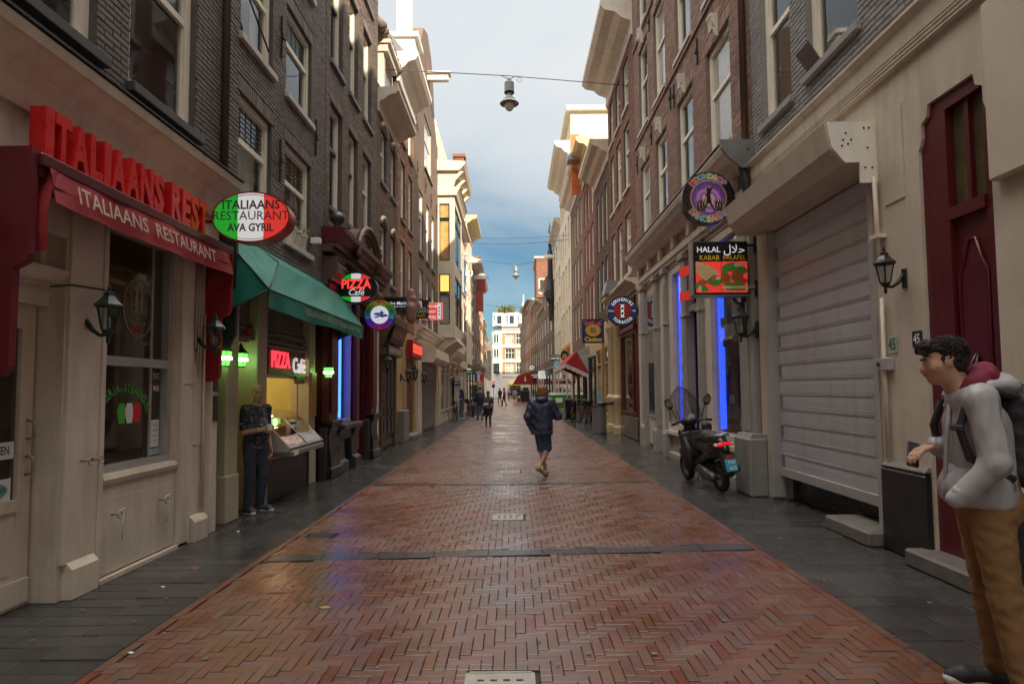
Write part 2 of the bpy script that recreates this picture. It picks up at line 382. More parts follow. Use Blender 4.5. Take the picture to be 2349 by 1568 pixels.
def brick_boxes(C, S, proud, ch=0.004, F=None):
    """C centres (u,z), S half sizes; five-sided chamfered bricks on the wall plane"""
    n = len(C); V = np.zeros((n, 12, 3), np.float32); jit = RNG.normal(0, 0.0016, n)
    for i, (a, b) in enumerate(((-1, -1), (1, -1), (1, 1), (-1, 1))):
        V[:, i, 0] = C[:, 0] + a * S[:, 0]; V[:, i, 1] = C[:, 1] + b * S[:, 1]; V[:, i, 2] = 0.0005
        V[:, 4 + i, 0] = C[:, 0] + a * S[:, 0]; V[:, 4 + i, 1] = C[:, 1] + b * S[:, 1]; V[:, 4 + i, 2] = proud - ch + jit
        V[:, 8 + i, 0] = C[:, 0] + a * (S[:, 0] - ch); V[:, 8 + i, 1] = C[:, 1] + b * (S[:, 1] - ch); V[:, 8 + i, 2] = proud + jit
    f = np.array([(8, 9, 10, 11)] + [(i, (i + 1) % 4, 4 + (i + 1) % 4, 4 + i) for i in range(4)] + [(4 + i, 4 + (i + 1) % 4, 8 + (i + 1) % 4, 8 + i) for i in range(4)])
    Fa = (f[None] + 12 * np.arange(n)[:, None, None]).reshape(-1, 4); return V, Fa
def brickwork(F, u0, u1, z0, z1, holes, m, parent, L=0.21, H=0.058, j=0.009, proud=0.011, soldiers=(), nparts=300, w=0.0, zcut=None):
    """running-bond facing: the nearest bricks in view are parts, the rest one piece"""
    C, S, full = [], [], []
    for (a, b, z, hh) in soldiers:
        k = max(1, int((b - a) / H)); st = (b - a) / k
        for i in range(k): C.append((a + (i + 0.5) * st, z + hh / 2)); S.append(((st - j) / 2, (hh - j) / 2)); full.append(0)
    cutz = list(holes) + [(a, b, z, z + hh) for a, b, z, hh in soldiers]
    nrow = int((z1 - z0) / H)
    for r in range(nrow):
        z = z0 + (r + 0.5) * H; off = (r % 2) * L / 2 + RNG.uniform(-0.008, 0.008)
        for p, q in free_spans(u0, u1, [(h[0], h[1]) for h in cutz if h[2] - H * 0.4 < z < h[3] + H * 0.4]):
            i = math.floor((p - off) / L)
            while True:
                a, b = max(p, off + i * L), min(q, off + (i + 1) * L)
                if a >= q: break
                if b - a > 0.03: C.append(((a + b) / 2, z)); S.append(((b - a - j) / 2, (H - j) / 2)); full.append(1 if b - a > L - 0.001 else 0)
                i += 1
    C = np.array(C); S = np.array(S); full = np.array(full)
    W = np.stack([np.full(len(C), F.X - F.s * w), C[:, 0], C[:, 1]], 1); px, py, dz = project(W)
    vis = (px > -40) & (px < PW + 40) & (py > -40) & (py < PH) & (dz > 0.3)
    dist = np.linalg.norm(W - np.array(CAM), axis=1)
    keep = vis | (py > -500) & (dz > -1)
    order = np.argsort(np.where(vis & (full > 0), dist, 1e9)); pick = order[:nparts]; pick = pick[(vis & (full > 0))[pick]]
    isp = np.zeros(len(C), bool); isp[pick] = True; rest = keep & ~isp
    def place(V): return np.stack([F.X - F.s * (V[..., 2] + w), V[..., 0], V[..., 1]], -1)
    o = wloc(parent)
    if len(pick):
        V1, F1 = brick_boxes(np.zeros((1, 2)), np.array([[(L - j) / 2, (H - j) / 2]]), proud)
        V1 = place(V1[0]); V1[:, 0] -= F.X - F.s * w
        b0 = npmesh('brick', V1, F1, m, parent)
        for q, i in enumerate(pick):
            b = b0 if q == 0 else b0.copy()
            if q: COL.objects.link(b)
            b.location = Vector((F.X - F.s * (w + RNG.normal(0, 0.0012)), C[i, 0], C[i, 1])) - o; b.rotation_euler = (RNG.normal(0, 0.006), 0, RNG.normal(0, 0.006))
    if rest.any():
        V, Fa = brick_boxes(C[rest], S[rest], proud); npmesh('brick_facing', place(V).reshape(-1, 3), Fa, m, parent, off=o, kind='stuff')
CURT = []
def window(F, u0, u1, z0, z1, parent, frame, pane, sill=None, d=0.11, fw=0.07, rail=0.62, lead=False, curtain=None, mull=0, lod=0, sash=None, w=0.0, sillp=0.07, dark=None):
    """sash window set back in its opening: frame > sash, pane, sill, curtain"""
    B = F.mb(); y0, y1 = w - d, w - d + 0.07
    B.box(u0, u0 + fw, z0, z1, y0, y1); B.box(u1 - fw, u1, z0, z1, y0, y1); B.box(u0 + fw, u1 - fw, z1 - fw, z1, y0, y1); B.box(u0 + fw, u1 - fw, z0, z0 + fw, y0, y1)
    if lod == 0: B.box(u0 + fw, u1 - fw, z1 - fw - 0.02, z1 - fw, y0, y1 - 0.025); B.box(u0 + fw, u0 + fw + 0.015, z0 + fw, z1 - fw, y0, y1 - 0.03); B.box(u1 - fw - 0.015, u1 - fw, z0 + fw, z1 - fw, y0, y1 - 0.03)
    fr = part('window', B, frame, parent)
    zr = z0 + (z1 - z0) * rail
    S = F.mb(); S.box(u0 + fw, u1 - fw, zr - 0.035, zr + 0.035, y0 + 0.01, y1 - 0.012)
    for i in range(mull): x = u0 + (u1 - u0) * (i + 1) / (mull + 1); S.box(x - 0.025, x + 0.025, z0 + fw, z1 - fw, y0 + 0.008, y1 - 0.016)
    part('sash', S, sash or frame, fr)
    G = F.mb(); G.quad((u0 + fw, z0 + fw, y0 + 0.02), (u1 - fw, z0 + fw, y0 + 0.02), (u1 - fw, z1 - fw, y0 + 0.02), (u0 + fw, z1 - fw, y0 + 0.02)); part('pane', G, pane, fr)
    if lead:
        Lb = F.mb(); n = 5; uw = (u1 - u0 - 2 * fw)
        for i in range(1, n): x = u0 + fw + uw * i / n; Lb.box(x - 0.005, x + 0.005, zr + 0.035, z1 - fw, y0 + 0.014, y0 + 0.028)
        k = 7
        for i in range(1, k): z = zr + 0.035 + (z1 - fw - zr - 0.035) * i / k; Lb.box(u0 + fw, u1 - fw, z - 0.005, z + 0.005, y0 + 0.013, y0 + 0.029)
        part('lead_bars', Lb, mat('lead', (0.06, 0.06, 0.06), 0.5), fr)
    if sill is not None:
        Sm = F.mb(); Sm.bbox(u0 - 0.06, u1 + 0.06, z0 - 0.09, z0, w - d, w + sillp, 0.006); part('sill', Sm, sill, fr)
    if curtain is not None:
        Cm = F.mb(); yc = y0 - 0.09; a = u0 + fw; b = u1 - fw
        spans = {0: ((0, .22), (.78, 1)), 1: ((0, 1),), 2: ((0, .3),), 3: ((.7, 1),)}[curtain % 4]
        zb = z0 + 0.02 if curtain < 4 else z0 + (z1 - z0) * 0.5
        for p, q in spans:
            n = max(3, int((q - p) * (b - a) / 0.05)); pts = [(a + (b - a) * (p + (q - p) * i / n), 0.018 * math.sin(i * 2.1) + 0.008 * math.sin(i * 4.7)) for i in range(n + 1)]
            for (x, e), (x2, e2) in zip(pts, pts[1:]): Cm.quad((x, zb, yc + e), (x2, zb, yc + e2), (x2, z1, yc + e2 * .6), (x, z1, yc + e * .6))
        part('curtain', Cm, mat('net_curtain', (0.78, 0.76, 0.72), 0.9, bump=0.1) if curtain % 2 else mat('linen_curtain', (0.6, 0.54, 0.45), 0.9, bump=0.1), fr)
    return fr
def cornice(F, u0, u1, prof, m, parent, name='cornice', ends=True):
    B = F.mb(); B.prism(prof, u0, u1, axis=0); return part(name, B, m, parent)
# ================================================================ shared materials
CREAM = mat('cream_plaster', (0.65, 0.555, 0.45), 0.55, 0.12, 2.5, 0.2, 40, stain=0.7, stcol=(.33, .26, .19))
CREAMR = mat('cream_plaster_darkened', (0.53, 0.455, 0.37), 0.55, 0.12, 2.5, 0.2, 40, stain=0.7, stcol=(.31, .25, .18))  # copy of the cream plaster, dimmer light put into its colour
CREAM2 = mat('cream_paint', (0.65, 0.565, 0.46), 0.42, 0.1, 3, 0.1, 40, stain=0.6, stcol=(.34, .27, .20))
TRIM = mat('window_paint', (0.76, 0.69, 0.575), 0.4, 0.07, 4, 0.05, 40, stain=0.2)
WHITE = mat('white_paint', (0.78, 0.74, 0.66), 0.4, 0.07, 4, 0.05, 40, stain=0.25)
GREYP = mat('grey_shopfront_paint', (0.34, 0.315, 0.285), 0.45, 0.1, 3, 0.08, 40, stain=0.3)
BK1 = mat('dark_painted_brick', (0.125, 0.105, 0.092), 0.6, 0.2, 2.5, 0.35, 90, island=0.16)
BK2 = mat('black_brown_brick', (0.14, 0.113, 0.095), 0.62, 0.2, 2.5, 0.35, 90, island=0.2)
BK3 = mat('dark_brown_brick', (0.165, 0.115, 0.09), 0.68, 0.2, 2, 0.35, 90, island=0.25)
BKR = mat('brown_red_brick', (0.25, 0.14, 0.10), 0.72, 0.2, 2, 0.35, 90, island=0.26)
BKO = mat('orange_brick', (0.33, 0.165, 0.085), 0.75, 0.2, 2, 0.3, 90, island=0.25)
BKG = mat('grey_painted_brick', (0.22, 0.205, 0.195), 0.65, 0.2, 2.5, 1.0, 22, island=0.12)
MORT = mat('dark_mortar', (0.085, 0.072, 0.063), 0.9, 0.25, 6, 0.3, 80)
MORTL = mat('pale_mortar', (0.17, 0.135, 0.105), 0.9, 0.25, 6, 0.3, 80)
STONE = mat('weathered_stone', (0.20, 0.18, 0.155), 0.6, 0.2, 5, 0.25, 60, stain=0.4)
STONED = mat('dark_stone', (0.055, 0.05, 0.047), 0.4, 0.25, 5, 0.25, 60)
BLACK = mat('black_gloss_paint', (0.014, 0.013, 0.013), 0.3, 0.3, 6, 0.08, 60)
IRON = mat('black_iron', (0.02, 0.02, 0.02), 0.5, 0.3, 10, 0.2, 80)
METAL = mat('grey_metal', (0.33, 0.32, 0.31), 0.35, 0.15, 6, 0.05, 60, metal=0.8)
GALV = mat('painted_grey_steel', (0.42, 0.40, 0.385), 0.38, 0.1, 3, 0.06, 40, metal=0.25, stain=0.22)
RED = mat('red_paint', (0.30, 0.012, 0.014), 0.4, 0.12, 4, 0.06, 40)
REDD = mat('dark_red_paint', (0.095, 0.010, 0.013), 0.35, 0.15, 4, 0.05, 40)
CANVR = mat('red_canvas', (0.28, 0.014, 0.02), 0.75, 0.15, 5, 0.2, 300)
CANVG = mat('teal_canvas', (0.0, 0.16, 0.115), 0.6, 0.15, 4, 0.15, 260, stain=0.3, stcol=(0.0, 0.05, 0.04))
DKG = mat('dark_green_paint', (0.012, 0.03, 0.026), 0.4, 0.2, 5, 0.06, 50)
WOOD = mat('brown_wood', (0.13, 0.05, 0.022), 0.5, 0.25, 6, 0.12, 60)
LETW = mat('white_lettering', (0.74, 0.72, 0.68), 0.5, 0.05, 6, 0)
LETK = mat('black_lettering', (0.02, 0.02, 0.022), 0.5, 0.1, 6, 0)
LETR = mat('red_lettering', (0.62, 0.02, 0.02), 0.45, 0.05, 6, 0)
LETY = mat('yellow_lettering', (0.78, 0.55, 0.03), 0.45, 0.05, 6, 0)
LETG = mat('green_lettering', (0.07, 0.42, 0.05), 0.5, 0.05, 6, 0)
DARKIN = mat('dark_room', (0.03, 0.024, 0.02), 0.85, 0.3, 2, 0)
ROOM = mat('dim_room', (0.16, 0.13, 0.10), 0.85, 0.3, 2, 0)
GL = glass('window_glass'); GLD = glass('dim_glass', (0.55, 0.58, 0.58))
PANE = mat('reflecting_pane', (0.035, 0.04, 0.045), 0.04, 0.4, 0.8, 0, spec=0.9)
PANEB = mat('pane_with_blind', (0.36, 0.34, 0.30), 0.06, 0.3, 0.9, 0, spec=0.7)
# ================================================================ ground
RX0, RX1, WL, WR = -2.38, 2.36, -3.4, 3.6
PAVER = mat('wet_brick_paver', (0.15, 0.06, 0.035), 0.3, 0.22, 1.2, 0.12, 120, island=0.12, wet=(0.16, 0.46), stain=0.45, spec=1.0, hue=.01)
SLAB = mat('wet_dark_slab', (0.052, 0.049, 0.047), 0.3, 0.3, 1.5, 0.2, 90, island=0.2, wet=(0.06, 0.33))
JOINT = mat('wet_sand_joint', (0.035, 0.024, 0.019), 0.7, 0.3, 8, 0.5, 60)
g = MB(); g.quad((-900, -900, -0.07), (900, -900, -0.07), (900, 900, -0.07), (-900, 900, -0.07)); struct('ground', g, mat('far_ground', (0.12, 0.10, 0.085), 0.8))
g = MB(); g.quad((RX0, -14, -0.016), (RX1, -14, -0.016), (RX1, 46, -0.016), (RX0, 46, -0.016)); road = struct('road', g, JOINT)
g = MB(); g.quad((RX0 - .02, 46, -0.004), (RX1 + .02, 46, -0.004), (RX1 + 1, 190, -0.004), (RX0 - 1, 190, -0.004))
g.quad((RX0 - .02, -14, -0.004), (RX1, -14, -0.004), (RX1, 1.6, -0.004), (RX0 - .02, 1.6, -0.004)); part('brick_surface', g, PAVER, road, kind='stuff')
pavL = MB().quad((-3.95, -14, -0.02), (RX0, -14, -0.02), (RX0, 190, -0.02), (-3.95, 190, -0.02)); pavL = struct('pavement', pavL, JOINT)
pavR = MB().quad((RX1, -14, -0.02), (5.2, -14, -0.02), (5.2, 190, -0.02), (RX1, 190, -0.02)); pavR = struct('pavement', pavR, JOINT)
GRATES = [3.26, 7.53, 11.6, 15.7, 19.6, 23.7, 27.8]; GX = -0.085; GS = 0.18
BANDS = [(5.9, 0.062, 0.2), (10.15, 0.02, 0.2)]            # crossing strips: (distance, skew, width)
COVERS = [(U(738, 1227, Z=0), 0.26, 0.20), (U(1298, 1047, Z=0), 0.50, 0.16), (U(1160, 1052, Z=0) , 0.2, 0.2)]
def in_hole(x, y, m=0.0):
    for gy in GRATES:
        if abs(x - GX) < GS + m and abs(y - gy) < GS + m: return True
    for yb, sk, wd in BANDS:
        if abs(y - (yb + sk * x)) < wd / 2 + m: return True
    for p, sx, sy in COVERS[:2]:
        if abs(x - p.x) < sx / 2 + m and abs(y - p.y) < sy / 2 + m: return True
    return False
def pavers(C, S, m, parent, name, stuffname, nparts, tilt=0.0022, h=0.014, z0=0.0, ch=0.0025):
    """laid stones: uneven height and tilt; biggest in view are parts"""
    C = np.array(C); S = np.array(S); C = C[:, :2]; n = len(C)
    V, Fa = brick_boxes(C, S, h, ch); T = RNG.normal(0, tilt, (n, 2))
    lev = z0 - h + 0.006 * np.sin(C[:, 0] * 1.7 + C[:, 1] * 0.9) * np.sin(C[:, 1] * 0.53) + RNG.normal(0, 0.0007, n)
    dx = V[..., 0] - C[:, None, 0]; dy = V[..., 1] - C[:, None, 1]
    V[..., 2] += lev[:, None] + T[:, :1] * dx + T[:, 1:] * dy
    W = np.concatenate([C, np.zeros((n, 1))], 1); px, py, dz = project(W); vis = (px > -20) & (px < PW + 20) & (py < PH + 15) & (dz > 0)
    d = np.where(vis, dz, 1e9); order = np.argsort(d)[:nparts]; isp = np.zeros(n, bool); isp[order] = vis[order]
    cache = {}
    for i in np.where(isp)[0]:
        key = tuple(np.round(S[i], 3))
        if key not in cache:
            v, f = brick_boxes(np.zeros((1, 2)), S[i:i + 1], h, ch); o = npmesh(name, v[0], f, m, parent); cache[key] = o
        else: o = cache[key].copy(); COL.objects.link(o)
        o.location = (C[i, 0], C[i, 1], lev[i]); o.rotation_euler = (T[i, 1], -T[i, 0], 0)
    npmesh(stuffname, V[~isp].reshape(-1, 3), (Fa.reshape(n, 9, 4)[: (~isp).sum()]).reshape(-1, 4), m, parent, kind='stuff')
BW, BN = 0.0655, 3                                          # clinker: 65 x 197 mm laid in herringbone
C, S = [], []; jt = 0.0042
nx0, nx1 = int((RX0 + 0.07) / BW) - 3, int((RX1 - 0.07) / BW) + 3
for yi in range(int(1.7 / BW), int(46 / BW)):
    for xi in range(nx0, nx1):
        if (xi - yi) % (2 * BN) == 0: x, y, sx, sy = (xi + BN / 2) * BW, (yi + 0.5) * BW, BN * BW, BW
        elif (xi - yi) % (2 * BN) == 2 * BN - 1: x, y, sx, sy = (xi + 0.5) * BW, (yi + BN / 2) * BW, BW, BN * BW
        else: continue
        a, b = max(RX0 + 0.07, x - sx / 2), min(RX1 - 0.07, x + sx / 2)
        if b - a < 0.03: continue
        if b - a < sx - 1e-6: x, sx = (a + b) / 2, b - a
        if in_hole(x, y, 0.12):
            for q in range(BN):                                  # cut stones round frames and strips
                cx_, cy_ = (x - sx / 2 + (q + .5) * BW, y) if sx > sy else (x, y - sy / 2 + (q + .5) * BW)
                if RX0 + .08 < cx_ < RX1 - .08 and not in_hole(cx_, cy_, 0.022): C.append((cx_, cy_)); S.append(((BW - jt * .5) / 2, (BW - jt * .5) / 2))
            continue
        C.append((x, y)); S.append(((sx - jt) / 2, (sy - jt * 0.55 if sx > sy else sy - jt) / 2))
pavers(C, S, PAVER, road, 'brick', 'brick_paving', 300)
C, S = [], []
for X in (RX0 + 0.035, RX1 - 0.035):                          # edge course laid lengthwise
    y = 1.7
    while y < 46: C.append((X, y + 0.1)); S.append((0.031, 0.097)); y += 0.2
pavers(C, S, mat('edge_brick', (0.15, 0.06, 0.036), 0.35, 0.25, 2, 0.15, 120, island=0.15, stain=.4, wet=(0.25, 0.5)), road, 'edge_brick', 'edge_course', 60)
C, S = [], []; BANDM = mat('band_stone', (0.062, 0.058, 0.056), 0.3, 0.2, 3, 0.2, 90, island=0.2, wet=(0.15, 0.4))
for yb, sk, wd in BANDS:
    B = MB(); x = RX0 + 0.08
    while x < RX1 - 0.1:
        x2 = min(x + 0.505, RX1 - 0.08); C.append((x, x2, yb, sk, wd)); x = x2 + 0.008
for x, x2, yb, sk, wd in C:
    B = MB(); B.hexa([(x, yb + sk * x - wd / 2, -.015), (x2, yb + sk * x2 - wd / 2, -.015), (x2, yb + sk * x2 + wd / 2, -.015), (x, yb + sk * x + wd / 2, -.015)] +
                     [(x, yb + sk * x - wd / 2, .002), (x2, yb + sk * x2 - wd / 2, .002), (x2, yb + sk * x2 + wd / 2, .002), (x, yb + sk * x + wd / 2, .002)]); part('stone_slab', B, BANDM, road)
def slabs(x0, x1, parent, rowh, ln):
    C, S = [], []; y = 1.2
    while y < 40:
        x = x0; nxt = x0 + RNG.uniform(.12, ln)
        while x < x1 - .01:
            b = nxt if nxt < x1 - .1 else x1
            C.append(((x + b) / 2, y + rowh / 2)); S.append(((b - x - .006) / 2, (rowh - .006) / 2)); x = b; nxt = b + ln
        y += rowh
    pavers(C, S, SLAB, parent, 'paving_slab', 'slab_paving', 290, tilt=0.0015, h=0.016, ch=0.004)
    g = MB(); g.quad((x0, 40, -0.006), (x1, 40, -0.006), (x1, 190, -0.006), (x0, 190, -0.006)); part('far_slabs', g, SLAB, parent, kind='stuff')
slabs(-3.9, RX0 - 0.006, pavL, 0.175, 0.42); slabs(RX1 + 0.006, 5.1, pavR, 0.2, 0.44)
GRM = mat('grate_metal', (0.42, 0.385, 0.33), 0.35, 0.2, 9, 0.2, 90, metal=0.5)
for i, gy in enumerate(GRATES):
    t = thing('drain_grate', ['nearest pale square drain grate set in the brick street at the bottom edge', 'pale drain grate beyond the first dark stone band, second along the street', 'third pale drain grate in the brick street, left of the walking person in shorts',
                              'fourth pale drain grate, in the middle of the brick street', 'fifth drain grate, small and glinting in the wet street', 'sixth drain grate, tiny and glinting far up the street', 'farthest drain grate, a thin glint beyond the others'][i], 'drain', (GX, gy, 0), group='drain grates along the middle of the street')
    B = MB(); s = GS; xs = [-s, -.125, -.075, -.05, 0.0, .02, .07, .095, .145, s]; xs = [-s, -.118, -.066, -.052 + .01, .01 - .0, .024 - .0, .076 - .0, .09, .142, s]
    cx = [-.105, -.035, .035, .105]; cy = [-.09, -.03, .03, .09]; hw, hh = 0.018, 0.011
    ex = [-s] + [v for c in cx for v in (c - hw, c + hw)] + [s]; ey = [-s] + [v for c in cy for v in (c - hh, c + hh)] + [s]
    for a in range(9):
        for b in range(9):
            if a % 2 and b % 2: continue
            B.box(ex[a], ex[a + 1], ey[b], ey[b + 1], -0.012, 0.001)
    part('grid', B, GRM, t, local=True)
    B = MB()
    for a in range(4): q = [(-s, -s), (s, -s), (s, s), (-s, s)]; (x, y), (x2, y2) = q[a], q[(a + 1) % 4]; B.box(min(x, x2) - .008, max(x, x2) + .008, min(y, y2) - .008, max(y, y2) + .008, -0.014, 0.004)
    part('rim', B, GRM, t, local=True)
    part('pit', MB().box(-s, s, -s, s, -0.015, -0.0135), mat('drain_pit', (0.012, 0.01, 0.01), 0.9), t, local=True)
for i, (p, sx, sy) in enumerate(COVERS[:2]):
    B = MB(); B.bbox(-sx / 2, sx / 2, -sy / 2, sy / 2, -.012, .002, .002)
    for k in range(5): x = -sx / 2 + sx * (k + .5) / 5; B.box(x - .012, x + .012, -sy * .3, sy * .3, .002, .004)
    t = part('access_cover', B, IRON, None, local=True); t.location = (p.x, p.y, 0); set_props(t, ['small dark iron access cover in the bricks on the left side of the street', 'long dark iron cover in the bricks to the right of the walking person'][i], 'access cover')
# ================================================================ left side of the street
def matbrick(name, col, mortar=(0.2, 0.17, 0.14), var=0.25):
    """distant brickwork, too fine to tell the bricks apart"""
    if name in MATS: return MATS[name]
    m = mat(name, col, 0.75, var, 1.5, 0, 60, stain=0.3); nt = m.node_tree; b = nt.nodes['Principled BSDF']; src = b.inputs['Base Color'].links[0].from_socket
    geo = nt.nodes.new('ShaderNodeNewGeometry'); sp = nt.nodes.new('ShaderNodeSeparateXYZ'); nt.links.new(geo.outputs['Position'], sp.inputs[0])
    cb = nt.nodes.new('ShaderNodeCombineXYZ'); nt.links.new(nmath(nt, 'ADD', sp.outputs[0], sp.outputs[1]), cb.inputs[0]); nt.links.new(sp.outputs[2], cb.inputs[1])
    br = nt.nodes.new('ShaderNodeTexBrick'); nt.links.new(cb.outputs[0], br.inputs[0]); br.inputs['Scale'].default_value = 1; br.inputs['Brick Width'].default_value = 0.21; br.inputs['Row Height'].default_value = 0.062; br.inputs['Mortar Size'].default_value = 0.007
    br.inputs['Color1'].default_value = (1, 1, 1, 1); br.inputs['Color2'].default_value = (0.72, 0.72, 0.72, 1); br.inputs['Mortar'].default_value = (0.55, 0.55, 0.52, 1)
    nt.links.new(mixc(nt, 1.0, src, br.outputs[0], 'MULTIPLY'), b.inputs['Base Color']); return m
FL = Fac(-1, WL); FR = Fac(1, WR)
def boxes(F, L):
    B = F.mb()
    for b in L: B.box(*b)
    return B
# ---------- restaurant with the red awning
B1 = thing('restaurant_building', 'cream ground floor restaurant with dark brick upper wall behind the red awning', 'building', (WL, 5, 0))
holes1 = [(3.3, 4.6, -0.05, 2.72), (5.03, 6.12, 0.86, 3.02)]
wall(FL, 2.2, 6.98, 0, 3.56, holes1, 0.3, CREAM, B1, 'shop_wall', core=-2.6)
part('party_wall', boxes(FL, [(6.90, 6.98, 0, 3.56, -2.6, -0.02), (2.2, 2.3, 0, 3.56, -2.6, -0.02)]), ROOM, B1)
uph = [(3.75, 4.84, 4.3, 6.3), (5.27, 6.38, 4.28, 6.3)]
wall(FL, 2.2, 6.98, 3.9, 13, uph, 0.14, MORT, B1, 'upper_wall', core=-1.6)
brickwork(FL, 2.6, 6.98, 3.99, 8.2, uph, BK1, B1, soldiers=[(3.7, 4.89, 6.3, 0.22), (5.22, 6.43, 6.3, 0.22)])
for i, (a, b, c, d) in enumerate(uph):
    window(FL, a, b, c, d, B1, TRIM, GL, STONED, d=0.13, fw=0.1, rail=0.58, curtain=None, sillp=0.1)
part('room', boxes(FL, [(2.4, 6.9, 4.05, 4.1, -1.6, -0.2), (2.4, 6.9, 6.6, 6.7, -1.6, -0.2)]), ROOM, B1)
part('room_shelf', boxes(FL, [(5.4, 6.2, 4.9, 4.93, -1.5, -1.2)]), mat('pale_shelf', (0.4, 0.38, 0.33), 0.7), B1)
cornice(FL, 2.2, 7.0, [(3.5, -.02), (3.5, .05), (3.56, .07), (3.58, .05), (3.66, .06), (3.76, .10), (3.84, .18), (3.87, .22), (3.88, .25), (3.95, .27), (3.97, .25), (3.97, -.02)], CREAM2, B1)
part('lead_cap', boxes(FL, [(2.2, 7.0, 3.972, 3.99, -.01, .28)]), IRON, B1)
# pilasters, riser, plinths
B = FL.mb(); B.bbox(4.62, 4.98, 0.26, 3.1, -.01, .03); B.bbox(6.14, 6.36, 0, 3.1, -.01, .06); B.bbox(4.98, 5.03, 0.03, 3.02, -.01, .045); B.bbox(6.76, 6.9, 0, 3.1, -.01, .06); part('pilaster', B, CREAM2, B1)
part('plinth', FL.mb().prism([(0, 0), (0, .075), (.22, .075), (.27, .032), (.27, 0)], 4.66, 4.96), CREAM2, B1); part('plinth', FL.mb().prism([(0, 0), (0, .1), (.2, .1), (.25, .06), (.25, 0)], 6.38, 6.66), CREAM2, B1)
B = FL.mb(); B.bbox(5.04, 6.13, 0.05, 0.80, -.01, .022); B.prism([(.79, -.02), (.79, .04), (.83, .05), (.87, .03), (.87, -.2)], 5.03, 6.13); B.box(5.0, 6.3, 0, .035, 0, .06); part('riser_panel', B, CREAM2, B1)
part('riser_groove', boxes(FL, [(5.06, 6.11, 0.655, 0.661, .0, .0235)]), mat('pale_line_paint', (0.75, 0.7, 0.6), 0.5), B1)  # thin pale line along the riser panel
# shop window
W1 = part('window', boxes(FL, [(5.03, 5.08, .86, 3.02, -.14, -.04), (6.05, 6.12, .86, 3.02, -.14, -.03), (5.08, 6.05, .86, .93, -.14, -.03), (5.08, 6.05, 2.95, 3.02, -.14, -.04), (5.08, 6.05, 1.78, 1.86, -.15, -.02)]), GALV, B1)
part('pane', FL.mb().quad((5.08, .93, -.1), (6.05, .93, -.1), (6.05, 1.78, -.1), (5.08, 1.78, -.1)).quad((5.08, 1.86, -.1), (6.05, 1.86, -.1), (6.05, 2.95, -.1), (5.08, 2.95, -.1)), GLD, W1)
part('mullion', boxes(FL, [(5.86, 5.89, .93, 2.95, -.135, -.09)]), GALV, W1)
fr = FL.frame(5.50, 1.28, -.097)
B = MB(); arc_text(B, 'PIZZERIA-STEAKHOUSE', lambda x, y, d: fr(x * 1.0, y * .8, d), 0.14, 0.38, 90, 140, bold=0.012, xs=.6); part('window_lettering', B, LETG, W1)
for nm, dx, mm in (('sticker_green', -.11, LETG), ('sticker_white', 0, LETW), ('sticker_red', .11, LETR)):
    B = FL.mb(); u, z = 5.56 + dx, 1.36
    B.poly([(u - .03, z - .09, -.096), (u + .05, z - .09, -.096), (u + .065, z, -.096), (u + .05, z + .09, -.096), (u - .03, z + .09, -.096), (u - .06, z + .02, -.096)]); part('window_sticker', B, mm, W1)
B = FL.mb(); EL = [(5.66 + .22 * math.cos(a), 2.33 + .27 * math.sin(a)) for a in np.linspace(0, 2 * PI, 40)]
OUTL = mat('gold_outline', (0.48, 0.42, 0.24), 0.5, 0.05)
B = MB(); B.tube([FL.P(u, z, -.094) for u, z in EL], 0.004, 5)
hats = [(-.08, .0), (0.0, .03), (.08, .0)]
for hx, hz in hats:                                            # three cooks in tall hats, line drawing
    x, z = 5.66 + hx, 2.38 + hz
    B.tube([FL.P(x + p, z + q, -.094) for p, q in ((-.03, -.03), (-.035, .05), (-.055, .09), (-.03, .13), (0, .12), (.03, .135), (.055, .09), (.033, .05), (.03, -.03))], .0035, 4)
    B.tube([FL.P(x + p, z + q, -.094) for p, q in ((-.034, -.03), (-.036, -.09), (-.015, -.14), (.015, -.14), (.036, -.09), (.034, -.03), (-.034, -.03))], .003, 4)
    B.tube([FL.P(x + p, z + q, -.094) for p, q in ((-.02, -.07), (0, -.085), (.02, -.07), (.0, -.1), (-.02, -.07))], .0025, 4)
    B.tube([FL.P(x + p, z + q, -.094) for p, q in ((-.04, -.17), (-.015, -.2), (.01, -.17), (.03, -.2))], .003, 4)
part('window_emblem', B, OUTL, W1)
part('window_lettering', lettering(MB(), 'PLAZA', FL.frame(5.64, 2.13, -.095), 0.07, bold=.02, xs=.8), LETR, W1)
part('window_lettering', lettering(MB(), 'Anno 1985', FL.frame(5.80, 2.01, -.095), 0.06, shear=.3, xs=.7), OUTL, W1)
part('window_lettering', lettering(lettering(MB(), 'FREE', FL.frame(5.97, 1.70, -.095), 0.085, xs=.6), 'WiFi', FL.frame(5.97, 1.58, -.095), 0.085, xs=.65, bold=.02), LETW, W1)
part('notice', FL.mb().box(5.90, 6.03, 1.02, 1.28, -.098, -.094), LETW, W1)
B = MB()
for i, tx in enumerate(('Wij zijn', 'Maandag', 'dinsdag', 'open')): lettering(B, tx, FL.frame(5.965, 1.23 - i * .05, -.093), .032, xs=.8)
part('notice_print', B, LETK, W1)
part('notice', boxes(FL, [(5.885, 5.945, .945, 1.0, -.098, -.095), (5.955, 5.995, .945, 1.005, -.098, -.095), (6.005, 6.04, .945, 1.01, -.098, -.095)]), mat('pale_blue_sticker', (0.4, 0.5, 0.55), .5), W1)
